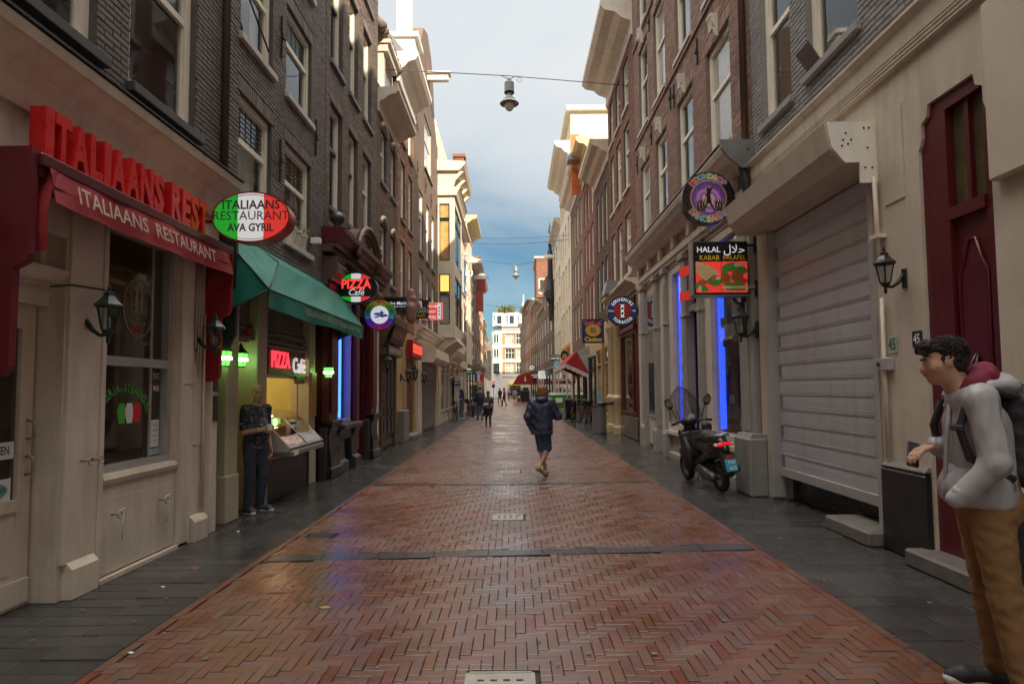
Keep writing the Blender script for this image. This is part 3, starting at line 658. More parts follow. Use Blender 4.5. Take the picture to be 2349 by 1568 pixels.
# interior of the restaurant
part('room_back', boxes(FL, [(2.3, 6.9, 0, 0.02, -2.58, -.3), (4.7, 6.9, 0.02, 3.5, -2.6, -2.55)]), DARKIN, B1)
part('bar_shelf', boxes(FL, [(5.0, 6.6, 1.35, 1.4, -2.5, -2.3), (5.1, 6.7, 1.15, 1.18, -2.3, -2.0)]), mat('bar_shelf', (.12, .10, .08), .4), B1)
t = thing('pendant_lamp', 'small amber lamp glowing deep inside the restaurant window', 'lamp', (WL - 1.5, 5.9, 2.02))
part('lamp_shade', MB().lathe([(.03, .0), (.13, -.03), (.15, -.08), (.02, -.1)], k=12), mat('amber_glow', (.6, .3, .05), .5, emit=(1, .5, .12), estr=1.5), t, local=True)
part('cord', MB().tube([(0, 0, 0), (0, 0, 1.4)], .006, 5), IRON, t, local=True)
# door
D1 = part('door', boxes(FL, [(3.3, 3.42, 0, 2.2, -.26, -.2), (4.46, 4.58, 0, 2.2, -.26, -.2), (3.42, 4.46, 0, .72, -.26, -.205), (3.42, 4.46, 2.02, 2.2, -.26, -.2), (3.42, 4.46, .70, .78, -.25, -.19), (3.3, 4.58, .03, .2, -.2, -.185), (3.50, 4.40, .26, .62, -.21, -.197)]), CREAM2, B1)
part('glass', FL.mb().quad((3.42, .72, -.23), (4.46, .72, -.23), (4.46, 2.02, -.23), (3.42, 2.02, -.23)), GLD, D1)
part('letter_slot', boxes(FL, [(4.02, 4.3, .62, .67, -.20, -.193)]), mat('aged_brass', (.3, .24, .14), .35, metal=.8), D1)
B = MB()
for z in (1.02, 1.28): B.tube([FL.P(4.53, z - .07, -.2), FL.P(4.53, z - .06, -.15), FL.P(4.53, z + .05, -.14), FL.P(4.53, z + .07, -.2)], .011, 6)
part('handle', B, METAL, D1, True); part('lock_plate', boxes(FL, [(4.50, 4.56, 1.09, 1.21, -.2, -.19)]), CREAM2, D1)
S = part('closed_sign', boxes(FL, [(4.06, 4.44, 1.08, 1.2, -.226, -.216)]), LETW, D1)
part('sign_print', lettering(MB(), 'GESLOTEN', FL.frame(4.25, 1.14, -.2145), 0.085, bold=.015, xs=.72), LETK, D1)
part('wifi_sticker', boxes(FL, [(4.24, 4.43, .74, .94, -.226, -.222)]), LETW, D1)
B = FL.mb(); B.poly([(4.335 + .06 * math.cos(a) * (1 + .15 * math.cos(3 * a)), .86 + .05 * math.sin(a), -.220) for a in np.linspace(0, 2 * PI, 24)[:-1]]); part('sticker_print', B, mat('sticker_teal', (.12, .4, .35), .5), D1)
part('sticker_print', lettering(lettering(MB(), 'WiFi', FL.frame(4.335, .86, -.219), .05, bold=.02), 'FREE ZONE', FL.frame(4.335, .77, -.219), .032), LETK, D1)
part('door_lintel', boxes(FL, [(3.3, 4.6, 2.2, 2.34, -.3, -.12), (3.3, 4.6, 2.34, 2.37, -.3, -.08)]).prism([(2.37, -.3), (2.37, -.02), (2.44, .03), (2.47, .02), (2.47, -.3)], 3.3, 4.6), CREAM2, B1)
T1 = part('transom_window', boxes(FL, [(3.3, 4.6, 2.47, 2.51, -.25, -.15), (3.3, 3.36, 2.51, 2.72, -.25, -.15), (4.54, 4.6, 2.51, 2.72, -.25, -.15), (4.2, 4.25, 2.51, 2.72, -.25, -.15)]), CREAM2, B1)
part('pane', FL.mb().quad((3.36, 2.51, -.2), (4.54, 2.51, -.2), (4.54, 2.72, -.2), (3.36, 2.72, -.2)), PANE, T1)
# hooks, cables, pipes on the cream front
B = MB()
for u, z, w0 in ((4.78, 1.02, .03), (4.9, 1.02, .03), (5.17, .53, .02), (5.86, .53, .02), (6.5, .98, 0), (6.2, 1.62, .06)): B.tube([FL.P(u, z, w0), FL.P(u, z, w0 + .05), FL.P(u + .03, z + .02, w0 + .06)], .008, 5); B.torus(FL.P(u + .03, z - .01, w0 + .06), .028, .005, 12, 4)
part('hook', B, METAL, B1, True)
B = MB()
for u, w0 in ((5.19, .03), (5.88, .03)): B.tube([FL.P(u, .55, w0 + .04), FL.P(u + .05, .57, w0 + .06), FL.P(u + .09, .53, w0 + .05), FL.P(u + .11, .33, w0 + .02), FL.P(u + .09, .30, w0 + .02), FL.P(u + .06, .52, w0 + .05)], .006, 5)
part('rope_loop', B, LETW, B1, True)
part('cable', MB().tube([FL.P(4.45, 2.33, .0), FL.P(4.62, 2.37, .035), FL.P(4.97, 2.39, .035), FL.P(5.03, 2.38, .05)], .008, 5), IRON, B1)
B = MB()
for u in (6.47, 6.52, 6.57): B.tube([FL.P(u, 2.0 - (u - 6.47) * 3, .02), FL.P(u, 2.95, .03)], .012, 6)
B.tube([FL.P(6.66, .3, .02), FL.P(6.66, 2.4, .02)], .014, 6); part('conduit', B, CREAM2, B1, True)
part('doorbell', boxes(FL, [(6.79, 6.87, 1.55, 1.75, .06, .08), (6.79, 6.87, 1.22, 1.5, .06, .08)]), mat('dark_brass', (.1, .085, .06), .35, metal=.6), B1)
part('downpipe', MB().tube([FL.P(6.97, 4.0, .05), FL.P(6.97, 11, .05)], .045, 10), mat('brown_pipe', (.085, .06, .05), .5), B1, True)
# wall anchors on brick
def anchor(F, u, z, parent, h=.62):
    return part('wall_anchor', F.mb().box(u - .022, u + .022, z - h / 2, z + h / 2, .012, .045).box(u - .05, u + .05, z - .03, z + .03, .045, .07), IRON, parent)
# hanging bag in the upper window
t = thing('sports_bag', 'dark racket bag hanging behind the upper window above the red letters', 'bag', FL.P(6.0, 4.85, -.5))
V, Fq = sdf_mesh([('e', (0, 0, -.1), (.05, .19, .16), None), ('c', (0, .05, .05), (0, .3, .3), .1, .04)], .02, .05); npmesh('bag_body', V, Fq, mat('navy_nylon', (.012, .014, .022), .6), t, True)
part('shoulder_strap', MB().tube([(0, -.12, 0), (0, -.05, .45), (0, .05, .5), (0, .3, .32)], .012, 6), IRON, t, local=True)
part('bag_emblem', MB().tube([(.055, -.1, -.18), (.055, -.04, .0), (.055, .06, .02), (.055, .08, -.06), (.055, -.02, -.14), (.055, -.1, -.18)], .008, 5), mat('dull_red', (.2, .04, .04), .6), t, local=True)
# ---------- red awning of the restaurant
AW = thing('red_awning', 'long dark red restaurant awning with white lettering on its front', 'awning', FL.P(5.3, 3.0, 0))
part('cassette', FL.mb().bbox(3.95, 6.72, 3.05, 3.14, 0.0, .30, .012).box(3.95, 6.72, 2.98, 3.05, 0.02, .27), mat('maroon_metal', (.10, .016, .02), .35, metal=.2), AW)
B = FL.mb(); n = 40
for i in range(n):
    a, b = 4.02 + 2.62 * i / n, 4.02 + 2.62 * (i + 1) / n
    f = lambda u: .012 * math.sin(u * 5) + .008 * math.sin(u * 13); g2 = lambda u: .0 + .018 * math.sin((u - 4.02) / 2.62 * PI)
    for z0, z1, w0, w1 in ((2.82, 2.93, .33, .315), (2.93, 3.06, .315, .29)): B.quad((a, z0 - g2(a), w0 + f(a)), (b, z0 - g2(b), w0 + f(b)), (b, z1, w1 + f(b) * .4), (a, z1, w1 + f(a) * .4))
part('valance', B, CANVR, AW, True)
part('valance_lettering', lettering(MB(), 'ITALIAANS  RESTAURANT', lambda x, y, d: FL.P(5.24 + x, 2.935 + y, .335 - y * .18 + .012 * math.sin((5.24 + x) * 5) * (.6 - y * 2)), .175, bold=.012, xs=.995, ext=.001), mat('cream_lettering', (.72, .66, .56), .7), AW)
prof = [(3.16, 0), (3.16, .27), (2.45, .27), (2.40, .25), (2.36, .17), (1.72, .165), (1.66, .12), (1.66, 0)]
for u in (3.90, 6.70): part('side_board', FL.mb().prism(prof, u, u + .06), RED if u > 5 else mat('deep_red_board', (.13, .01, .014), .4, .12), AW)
for u, s in ((4.0, 1), (6.66, -1)):
    B = FL.mb(); k = 8
    for i in range(k):
        for j in range(4):
            P = lambda p, q: (u + s * (.10 * (1 - q) * (p - .5) + .03 * math.sin(p * 3 + q * 4)), 3.04 - q * (.55 if s > 0 else .42), .06 + .27 * p - .03 * q)
            B.quad(P(i / k, j / 4), P((i + 1) / k, j / 4), P((i + 1) / k, (j + 1) / 4), P(i / k, (j + 1) / 4))
    part('side_flap', B, CANVR, AW, True)
SG = thing('letter_sign', 'big red three-dimensional letters ITALIAANS REST standing on the red awning', 'sign', FL.P(5.2, 3.14, .2))
txt = 'ITALIAANS REST'; wd = {'I': .10, ' ': .12, 'L': .165, 'T': .18, 'A': .2, 'N': .21, 'S': .18, 'R': .2, 'E': .17}; tot = sum(wd[c] for c in txt); u = 4.02; sc = (6.22 - 4.02) / tot
for c in txt:
    wdt = wd[c] * sc
    if c != ' ':
        V, Fq = text_mesh(c, 1.0, bold=.045, ext=.05); V = np.array(V); hx = max(1e-3, np.ptp(V[:, 0])); hy = np.ptp(V[:, 1]); m0 = V.min(0)
        B = MB(); B.v = [FL.P(u + .006 + (p[0] - m0[0]) / hx * (wdt - .012), 3.142 + (p[1] - m0[1]) / hy * .345, .2 + p[2] * 1.1) for p in V]; B.f = Fq
        part('letter', B, mat('red_letter_box', (.58, .014, .016), .3, .1, 3, .03), SG)
    u += wdt
# ---------- corner strip and second house: the pizza cafe
B2 = thing('pizza_cafe_building', 'dark brick house with leaded upper windows above the teal awning', 'building', (WL, 9, 0))
cA, cB = (7.42, 8.43), (8.95, 10.08); rows = ((3.8, 5.3), (6.03, 7.42), (8.2, 9.6))
uph = [(a, b, c, d) for c, d in rows for a, b in (cA, cB)]
wall(FL, 7.0, 10.84, 3.36, 14, uph, 0.14, MORT, B2, 'upper_wall', core=-1.2)
brickwork(FL, 7.0, 10.84, 3.36, 9.9, uph, BK2, B2, soldiers=[(a - .06, b + .06, d, .2) for a, b, c, d in uph])
for i, (a, b, c, d) in enumerate(uph): window(FL, a, b, c, d, B2, TRIM, GL, mat('pale_sill', (.5, .46, .4), .6, stain=.3), d=.12, fw=.085, rail=.62 if i < 4 else .6, lead=(i != 2), curtain=(1, 4, 0, 2, 1, 0)[i], sillp=.07)
part('room', boxes(FL, [(7.0, 10.8, z, z + .1, -1.2, -.2) for z in (3.5, 5.5, 7.6, 9.8)]), ROOM, B2)
for u, z in ((7.15, 7.4), (8.72, 6.75), (10.36, 9.2), (10.3, 5.9), (8.72, 4.9)): anchor(FL, u, z, B2)
part('flag_pole', MB().tube([FL.P(7.55, 6.75, -.02), FL.P(8.2, 6.22, .05)], .014, 6), IRON, B2, True)
part('ground_beam', boxes(FL, [(7.0, 10.84, 3.2, 3.36, -.4, .015)]), MORT, B2)
FASC = mat('brown_fascia', (.16, .125, .09), .6, .2, 4, .1, 50)
B = boxes(FL, [(7.24, 10.5, 2.2, 3.2, -.2, -.12)])
for z, w0 in ((2.22, -.04), (2.34, -.07), (2.42, -.09)): B.box(7.5, 10.5, z, z + .05, -.12, w0)
part('fascia', B, FASC, B2)
for a, b, zt in ((7.24, 7.55, 3.2), (8.1, 8.42, 3.2), (10.17, 10.46, 3.2), (6.9, 6.98, 3.2)):
    B = FL.mb().bbox(a, b, 0.0, zt, -.3, 0.0, .012).bbox(a - .015, b + .015, 0, .55, -.3, .02, .01); part('door_post', B, mat('khaki_post', (.47, .41, .30), .45, .1, 3, .06, 40, stain=.3), B2)
part('shop_floor', boxes(FL, [(6.98, 10.84, 0.0, .03, -3, -.3)]), STONED, B2)
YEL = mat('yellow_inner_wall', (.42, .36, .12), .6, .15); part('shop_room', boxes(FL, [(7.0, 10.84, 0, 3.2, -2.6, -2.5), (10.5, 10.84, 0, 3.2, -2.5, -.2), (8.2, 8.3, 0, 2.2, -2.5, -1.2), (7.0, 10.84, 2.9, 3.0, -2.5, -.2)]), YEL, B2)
part('shop_jamb', boxes(FL, [(8.1, 8.42, 0, 2.2, -.8, -.3), (7.22, 7.27, 0, 2.9, -2.5, -.3)]), mat('greenish_jamb', (.36, .34, .2), .5), B2)
DD = part('street_door', boxes(FL, [(6.98, 7.24, .05, 3.2, -.3, -.2), (7.0, 7.22, .2, .75, -.2, -.185), (7.0, 7.22, .95, 2.6, -.2, -.185)]), BLACK, B2)
part('letter_slot', boxes(FL, [(7.02, 7.17, .78, .86, -.2, -.175)]), mat('brass', (.42, .28, .08), .3, metal=.9), DD)
B = MB(); B.lathe([(.0, 0), (.035, .01), (.04, .03), (.02, .06)], FL.P(7.2, 1.25, -.18), 10, 'x'); B.lathe([(.0, 0), (.03, .01), (.03, .03)], FL.P(7.2, .98, -.18), 10, 'x'); part('door_knob', B, MATS['brass'], DD, True)
# serving hatch
part('stall_riser', boxes(FL, [(8.42, 10.17, 0, .60, -.1, -.01), (10.12, 10.16, 0, .6, -.02, .01)]), mat('dark_panel', (.05, .04, .035), .4, .2), B2)
part('counter_ledge', FL.mb().bbox(8.36, 10.2, .60, .72, -.12, .05, .01), MATS['khaki_post'], B2)
WN = part('hatch_frame', boxes(FL, [(8.42, 8.5, .72, 2.2, -.14, -.04), (8.5, 10.17, 2.12, 2.2, -.14, -.04), (8.5, 10.17, 1.74, 1.80, -.14, -.05), (9.72, 9.78, .72, 1.76, -.14, -.05)]), MATS['khaki_post'], B2)
part('pane', FL.mb().quad((8.5, 1.8, -.1), (10.17, 1.8, -.1), (10.17, 2.12, -.1), (8.5, 2.12, -.1)).quad((9.78, .72, -.1), (10.17, .72, -.1), (10.17, 1.74, -.1), (9.78, 1.74, -.1)), GL, WN)
part('menu_panel', boxes(FL, [(9.3, 10.1, .9, 1.85, -1.5, -1.45)]), mat('menu_yellow', (.5, .36, .06), .6, .15, emit=(.5, .36, .06), estr=.25), B2)
B = MB()
for i in range(6): lettering(B, ('KEBAB', 'PIZZA', 'PANINI', 'FRIET', 'COLA', 'KOFFIE')[i], FL.frame(9.7, 1.75 - i * .14, -1.44), .07, bold=.01)
part('menu_print', B, LETK, B2)
part('food_picture', boxes(FL, [(8.55, 9.2, 1.45, 1.72, -1.5, -1.45), (8.6, 8.98, 1.05, 1.4, -1.5, -1.45)]), mat('food_print', (.45, .16, .03), .6, .8, 14, emit=(.6, .25, .05), estr=.25), B2)
DC = thing('display_case', 'steel and glass food display case under the pizza cafe sign', 'display case', FL.P(9, .72, .1))
for u in (8.32, 9.72): part('end_panel', FL.mb().prism([(.72, -.25), (.72, .34), (.78, .36), (1.05, .1), (1.08, .02), (1.08, -.25)], u, u + .03), mat('grey_case_panel', (.42, .40, .38), .4, .1), DC)
part('tray', FL.mb().bbox(8.32, 9.75, .66, .735, -.25, .38, .01), METAL, DC)
B = FL.mb(); pr = [(.78, .355), (.93, .215), (1.05, .10), (1.16, .0), (1.24, -.13), (1.27, -.25)]
for (z, w0), (z2, w2) in zip(pr, pr[1:]): B.quad((8.35, z, w0), (9.72, z, w0), (9.72, z2, w2), (8.35, z2, w2))
part('curved_glass', B, GL, DC, True)
B = MB(); B.tube([FL.P(9.02, z, w0 + .003) for z, w0 in pr], .008, 5); B.tube([FL.P(8.33, .77, .36), FL.P(9.74, .77, .36)], .012, 6); part('glass_rail', B, METAL, DC, True)
part('price_tag', boxes(FL, [(8.42, 8.6, .665, .72, .381, .385)]), LETW, DC)
part('case_liner', boxes(FL, [(8.35, 9.72, .74, .76, -.24, .33), (8.35, 9.72, .76, 1.0, -.24, -.22)]), mat('warm_food_bed', (.36, .2, .09), .6, .4, 8), DC)
FOOD = mat('baked_food', (.42, .17, .045), .6, .5, 9, .3, 30, island=.4); prims = []
for i in range(130): prims.append((RNG.uniform(8.4, 9.66), RNG.uniform(-.15, .3), RNG.uniform(.03, .055)))
B = MB()
for u, w0, r in prims:
    z = .78 + .10 * (0.3 - w0); p = FL.P(u, z, w0); B.lathe([(r * .3, -.01), (r, 0), (r * .9, .02), (r * .3, .035)], p, 7)
part('pastries', B, FOOD, DC, True, kind='stuff')
part('heat_lamp', boxes(FL, [(8.4, 8.9, 1.17, 1.20, -.2, -.1)]), mat('heat_lamp_glow', (.9, .5, .2), .5, emit=(1, .55, .2), estr=2.5), DC)
# red and white neon-look sign
NS = thing('cafe_sign', 'red PIZZA and white Café sign panel in the hatch above the food case', 'sign', FL.P(9.2, 1.97, 0))
part('sign_board', boxes(FL, [(8.47, 9.95, 1.78, 2.17, -.035, -.005), (9.55, 9.95, 1.66, 1.78, -.03, -.005)]), mat('maroon_board', (.09, .015, .015), .4), NS)
part('lettering', lettering(MB(), 'PIZZA', FL.frame(8.9, 1.99, .0), .33, bold=.018, xs=.78, ext=.012), mat('red_neon', (.6, .02, .03), .4, emit=(1, .03, .05), estr=.5), NS)
part('lettering', lettering(MB(), 'Café', FL.frame(9.64, 1.93, .012), .34, bold=.0, xs=.8, spacing=1.12, ext=.012), mat('white_neon', (.8, .78, .75), .4, emit=(1, .95, .9), estr=.12), NS)
part('side_menu', boxes(FL, [(10.2, 10.44, 1.12, 1.85, .005, .03)]), mat('orange_menu', (.42, .2, .05), .5, .3, 12), B2)
def lit(F, u, z, w0, col, watt):
    l = bpy.data.lights.new('lantern_glow', 'POINT'); l.energy = watt; l.color = col; l.shadow_soft_size = .05
    o = bpy.data.objects.new('lantern_glow', l); COL.objects.link(o); o.location = F.P(u, z, w0); return o
GRN = mat('green_lantern_glass', (.1, .6, .1), .3, emit=(.1, 1, .07), estr=.7); GRW = mat('green_bulb', (.6, 1, .5), .3, emit=(.6, 1, .4), estr=3)
for i, (u, z, w0, rz) in enumerate(((7.86, 1.97, -.12, .5), (10.62, 1.88, .18, 0), (7.12, 1.95, .02, .2))):
    t = thing('green_lantern', ['lit green glass lantern hanging in the cafe doorway above the standing man', 'lit green lantern at the end of the teal awning, beside the red shopfront', 'lit green lantern half hidden by the dark door beside the red board'][i], 'lantern', FL.P(u, z, w0), rz, group='green lanterns of the cafe')
    part('lantern_glass', MB().lathe([(.055, -.1), (.085, .06), (.08, .065)], k=6), GRN, t, local=True); part('lantern_cap', MB().lathe([(.1, .065), (.07, .1), (.03, .15), (.01, .2)], k=6), IRON, t, local=True)
    B = MB()
    for k in range(6): a = 2 * PI * k / 6; B.tube([(.057 * math.cos(a), .057 * math.sin(a), -.1), (.088 * math.cos(a), .088 * math.sin(a), .065)], .005, 4)
    B.lathe([(.06, -.115), (.06, -.1)], k=6); part('lantern_cage', B, IRON, t, local=True)
    part('bulb', MB().lathe([(.0, -.05), (.09, -.03), (.09, .0), (.0, .03)], k=8), GRW, t, local=True)
    l = lit(FL, u, z, w0 + .05, (.25, 1, .15), (.12, .5, .3)[i]); l.location.z += .0
part('wall_hose', MB().tube([FL.P(8.0, 2.2, -.1), FL.P(7.9, 2.35, -.05), FL.P(8.02, 2.4, -.06)], .02, 6), LETR, B2)
l = lit(FL, 9.2, 2.6, -1.3, (1, .78, .42), 16)                 # the lit shop interior
l2 = lit(FL, 8.7, 1.12, .02, (1, .62, .28), 1.6)                # heat lamp over the food
part('ceiling_lamp', boxes(FL, [(8.8, 9.6, 2.78, 2.84, -1.5, -1.2)]), mat('shop_tube', (.9, .8, .6), .4, emit=(1, .8, .5), estr=2), B2)
# teal awning
TA = thing('teal_awning', 'teal canvas hood awning with faded lettering over the pizza cafe', 'awning', FL.P(9, 3.0, 0))
Pt = {'A': (7.05, 3.36, .02), 'B': (8.05, 3.46, .02), 'Bx': (11.15, 3.46, .02), 'C': (8.2, 3.28, .22), 'Cx': (11.2, 3.28, .22), 'D': (6.95, 2.42, .02), 'E': (7.0, 2.72, .58), 'Ex': (11.25, 2.72, .62), 'Dx': (11.3, 2.42, .02)}
def gridq(B, a, b, c, d, n, m, bulge=0.0, seed=0):
    a, b, c, d = (np.array(Pt[k] if isinstance(k, str) else k, float) for k in (a, b, c, d))
    def q(s, t):
        p = (a * (1 - s) + b * s) * (1 - t) + (d * (1 - s) + c * s) * t
        k = math.sin(PI * s) * math.sin(PI * t); p[2] += bulge * k + .006 * math.sin(s * 23 + t * 5 + seed) * k * 2; p[1] -= .02 * k; return tuple(p)
    for i in range(n):
        for j in range(m): B.quad(q(i / n, j / m), q((i + 1) / n, j / m), q((i + 1) / n, (j + 1) / m), q(i / n, (j + 1) / m))
B = FL.mb(); gridq(B, 'B', 'Bx', 'Cx', 'C', 16, 3, .015); gridq(B, 'C', 'Cx', 'Ex', 'E', 26, 8, -.02, 3); gridq(B, 'A', 'B', 'C', 'E', 8, 8, .0); gridq(B, 'A', 'E', 'E', 'D', 8, 6, -.02)
part('hood', B, CANVG, TA, True)
B = FL.mb(); gridq(B, 'Bx', 'Cx', 'Ex', 'Dx', 4, 4); part('end_gore', B, CANVG, TA)
B = FL.mb(); n = 50
for i in range(n):
    a, b = 7.0 + 4.25 * i / n, 7.0 + 4.25 * (i + 1) / n; f = lambda u: .015 * math.sin(u * 4.2) + .008 * math.sin(u * 11); lo = lambda u: 2.50 + .015 * math.sin(u * 2.1)
    for q in range(2): t0, t1 = q / 2, (q + 1) / 2; B.quad((a, 2.72 + (lo(a) - 2.72) * t0, .585 + .009 * (a - 7) + f(a) * t0), (b, 2.72 + (lo(b) - 2.72) * t0, .585 + .009 * (b - 7) + f(b) * t0), (b, 2.72 + (lo(b) - 2.72) * t1, .585 + .009 * (b - 7) + f(b) * t1), (a, 2.72 + (lo(a) - 2.72) * t1, .585 + .009 * (a - 7) + f(a) * t1))
part('valance', B, CANVG, TA, True)
part('valance_lettering', lettering(MB(), 'PIZZA & SPAGHETTI - PIZZA CAFE - SHOARMA - LUNCH & DINER', lambda x, y, d: FL.P(9.5 + x, 2.605 + y, .615 + .009 * (2.5 + x) + .015 * math.sin((9.5 + x) * 4.2) * .5), .115, bold=.008, xs=.82), mat('faded_yellow', (.26, .30, .14), .8), TA)
B = MB()
for a, b in (('A', 'E'), ('D', 'E'), ('E', 'Ex'), ('Dx', 'Ex'), ('B', 'C'), ('C', 'E'), ('B', 'Bx')): B.tube([FL.P(*Pt[a]), FL.P(*Pt[b])], .012, 6)
B.tube([FL.P(11.2, 2.45, .02), FL.P(11.2, 2.7, .6)], .014, 6); part('awning_frame', B, mat('dark_teal_tube', (.02, .06, .05), .4), TA, True)
part('side_board', FL.mb().prism([(3.62, -.02), (3.62, .2), (2.2, .2), (2.03, .12), (2.03, -.02)], 6.99, 7.04), DKG, TA)
# flower pots on the sill
for i, u in enumerate((9.18, 9.42, 9.68)):
    t = thing('plant_pot', ['white pot with a dead twiggy plant, nearest on the sill above the teal awning', 'middle white pot on the sill above the teal awning', 'white pot with dry straw-coloured grass, farthest on the sill above the teal awning'][i], 'plant pot', FL.P(u, 3.8, .0), group='pots on the window sill')
    part('pot', MB().lathe([(.075, 0), (.1, .19), (.112, .2), (.112, .24), (.095, .24), (.09, .2)], k=14), mat('cream_pot', (.6, .56, .48), .5), t, local=True, smooth='auto')
    B = MB(); rg = random.Random(i)
    for k in range(34): a = rg.uniform(0, 6.28); l = rg.uniform(.08, .2); B.tube([(0, 0, .2), (.06 * math.cos(a), .06 * math.sin(a), .22 + l * .6), (.17 * math.cos(a), .17 * math.sin(a), .22 + l * rg.uniform(.4, 1))], [.004, .003, .0015], 3)
    part('dry_plant', B, mat('dry_grass', (.36, .27, .12), .8, .4, 20, island=.3), t, local=True)
t = thing('security_camera', 'small white camera on the window frame above the flower pots', 'camera', FL.P(10.1, 4.05, .03)); part('camera_body', MB().bbox(-.01, .16, -.04, .04, -.05, .05, .01), WHITE, t, local=True); part('bracket', MB().tube([(0, 0, 0), (-.03, 0, .1)], .015, 6), IRON, t, local=True)
# ---------- third house on the left: red shopfront with arched pediment
B3 = thing('seed_shop_building', 'dark brick house with a dark red carved shopfront and arched pediment', 'building', (WL, 13, 0))
cols = ((11.15, 11.95), (12.42, 13.15), (13.6, 14.42)); rows = ((4.97, 7.0), (7.77, 9.95), (10.65, 12.6))
uph = [(a, b, c, d) for c, d in rows for a, b in cols]
wall(FL, 10.86, 15.08, 4.0, 14.2, uph, 0.16, MORT, B3, 'upper_wall', core=-1.0)
brickwork(FL, 10.86, 15.08, 4.3, 13, uph, BK3, B3, soldiers=[(a - .06, b + .06, d, .2) for a, b, c, d in uph])
SILLG = mat('grey_sill', (.15, .145, .14), .5, .2)
for i, (a, b, c, d) in enumerate(uph): window(FL, a, b, c, d, B3, TRIM, GL, SILLG, d=.15, fw=.075, rail=.6, curtain=(1, 0, 4, 2, 1, 0, 3, 1, 0)[i], sash=mat('dark_sash', (.06, .055, .06), .4) if i % 3 < 2 else None)
part('room', boxes(FL, [(10.9, 15, z, z + .1, -1.0, -.2) for z in (4.6, 7.3, 10.2)]), ROOM, B3)
RW = mat('worn_dark_red', (.10, .010, .014), .35, .25, 5, .12, 60, stain=.5, stcol=(.02, .008, .008)); RBR = mat('brown_carved_wood', (.11, .055, .04), .45, .3, 6, .2, 50, stain=.3)
sh = [(11.45, 12.75, .92, 3.35), (13.12, 13.8, .06, 3.2)]
wall(FL, 10.86, 15.08, 0, 4.0, sh, .2, RW, B3, 'shop_wall', core=-2.0)
for u in (10.72, 13.9):
    part('plinth', FL.mb().bbox(u - .02, u + .78, 0, .9, -.02, .12, .02), STONED, B3)
    part('column', FL.mb().bbox(u + .05, u + .62, 1.0, 3.5, 0, .14, .02).bbox(u + .12, u + .55, 1.15, 3.3, .14, .17, .015), RW, B3)
    B = FL.mb(); B.bbox(u, u + .75, 0, .2, 0, .22, .02); B.prism([(.2, 0), (.2, .19), (.4, .18), (.55, .15), (.75, .14), (.85, .17), (.9, .2), (.95, .2), (.95, 0)], u + .08, u + .66); B.bbox(u + .02, u + .7, .95, 1.02, 0, .22, .01)
    part('column_base', B, BLACK, B3)
    B = FL.mb(); B.bbox(u, u + .7, 3.5, 3.58, 0, .2, .01); B.prism([(3.58, 0), (3.58, .16), (3.66, .26), (3.78, .3), (3.86, .24), (3.95, .3), (3.95, 0)], u + .06, u + .62); part('capital', B, RBR, B3)
    B = FL.mb(); B.bbox(u - .02, u + .72, 4.44, 4.52, 0, .36, .01); p = FL.P(u + .35, 4.52, .18); C_ = MB().lathe([(.12, 0), (.05, .05), (.13, .14), (.15, .2), (.08, .28), (.02, .32)], p, 12); part('finial', C_, STONED, B3, True)
part('column', FL.mb().bbox(12.8, 13.08, .3, 3.4, 0, .1, .015), RW, B3)
part('column', FL.mb().bbox(14.6, 15.05, .3, 3.5, 0, .08, .015), CREAM2, B3)
for k, (z0, z1, w0) in enumerate(((3.42, 3.52, .12), (3.52, 3.6, .18), (4.02, 4.1, .2), (4.1, 4.18, .27))): part('moulding', boxes(FL, [(10.7, 15.06, z0, z1, 0, w0)]), RBR, B3)
cornice(FL, 10.68, 15.08, [(4.18, 0), (4.18, .28), (4.24, .33), (4.3, .36), (4.36, .42), (4.44, .43), (4.46, .0)], RW, B3)
ARC = [(12.75, 3.95)]
B = MB()
for r, w0, rr in ((.92, .38, .06), (.82, .34, .05), (.72, .3, .04)):
    B.tube([FL.P(12.75 + r * 1.05 * math.cos(a), 4.12 + r * .86 * math.sin(a), w0) for a in np.linspace(0, PI, 25)], rr, 8)
part('arched_moulding', B, RBR, B3, True)
B = FL.mb(); B.prism([(12.75 + .95 * math.cos(a), 4.12 + .8 * math.sin(a)) for a in np.linspace(0, PI, 25)], .0, .3, axis=2); part('pediment', B, RBR, B3)
pr = []
rg = random.Random(4)
for i in range(46):
    u = rg.uniform(11.0, 14.4); z = rg.uniform(3.66, 3.98) if i < 30 else 4.2 + rg.uniform(0, .5); u = u if i < 30 else 12.75 + rg.uniform(-.55, .55)
    w0 = .06 if i < 30 else .31; p = FL.P(u, z, w0); pr.append(('e', tuple(p), (rg.uniform(.03, .07), rg.uniform(.05, .12), rg.uniform(.04, .1)), None))
organic('carved_ornament', pr, RBR, B3, .025, .04, off=wloc(B3), kind='stuff')
SW = part('window', boxes(FL, [(11.45, 11.5, .92, 3.35, -.12, .0), (12.7, 12.75, .92, 3.35, -.12, 0), (11.5, 12.7, 3.27, 3.35, -.12, 0), (11.5, 12.7, .92, .98, -.12, .02)]), mat('worn_pale_frame', (.42, .36, .30), .5, .2, stain=.4), B3)
part('pane', FL.mb().quad((11.5, .98, -.08), (12.7, .98, -.08), (12.7, 3.27, -.08), (11.5, 3.27, -.08)), GL, SW)
part('display_back', boxes(FL, [(11.3, 12.9, .9, 3.4, -1.0, -.95), (12.8, 12.85, .9, 3.4, -.95, -.2), (11.3, 12.8, .9, .97, -.95, -.12)]), mat('display_white', (.42, .45, .55), .6, .3, 5), B3)
rgc = random.Random(8); 
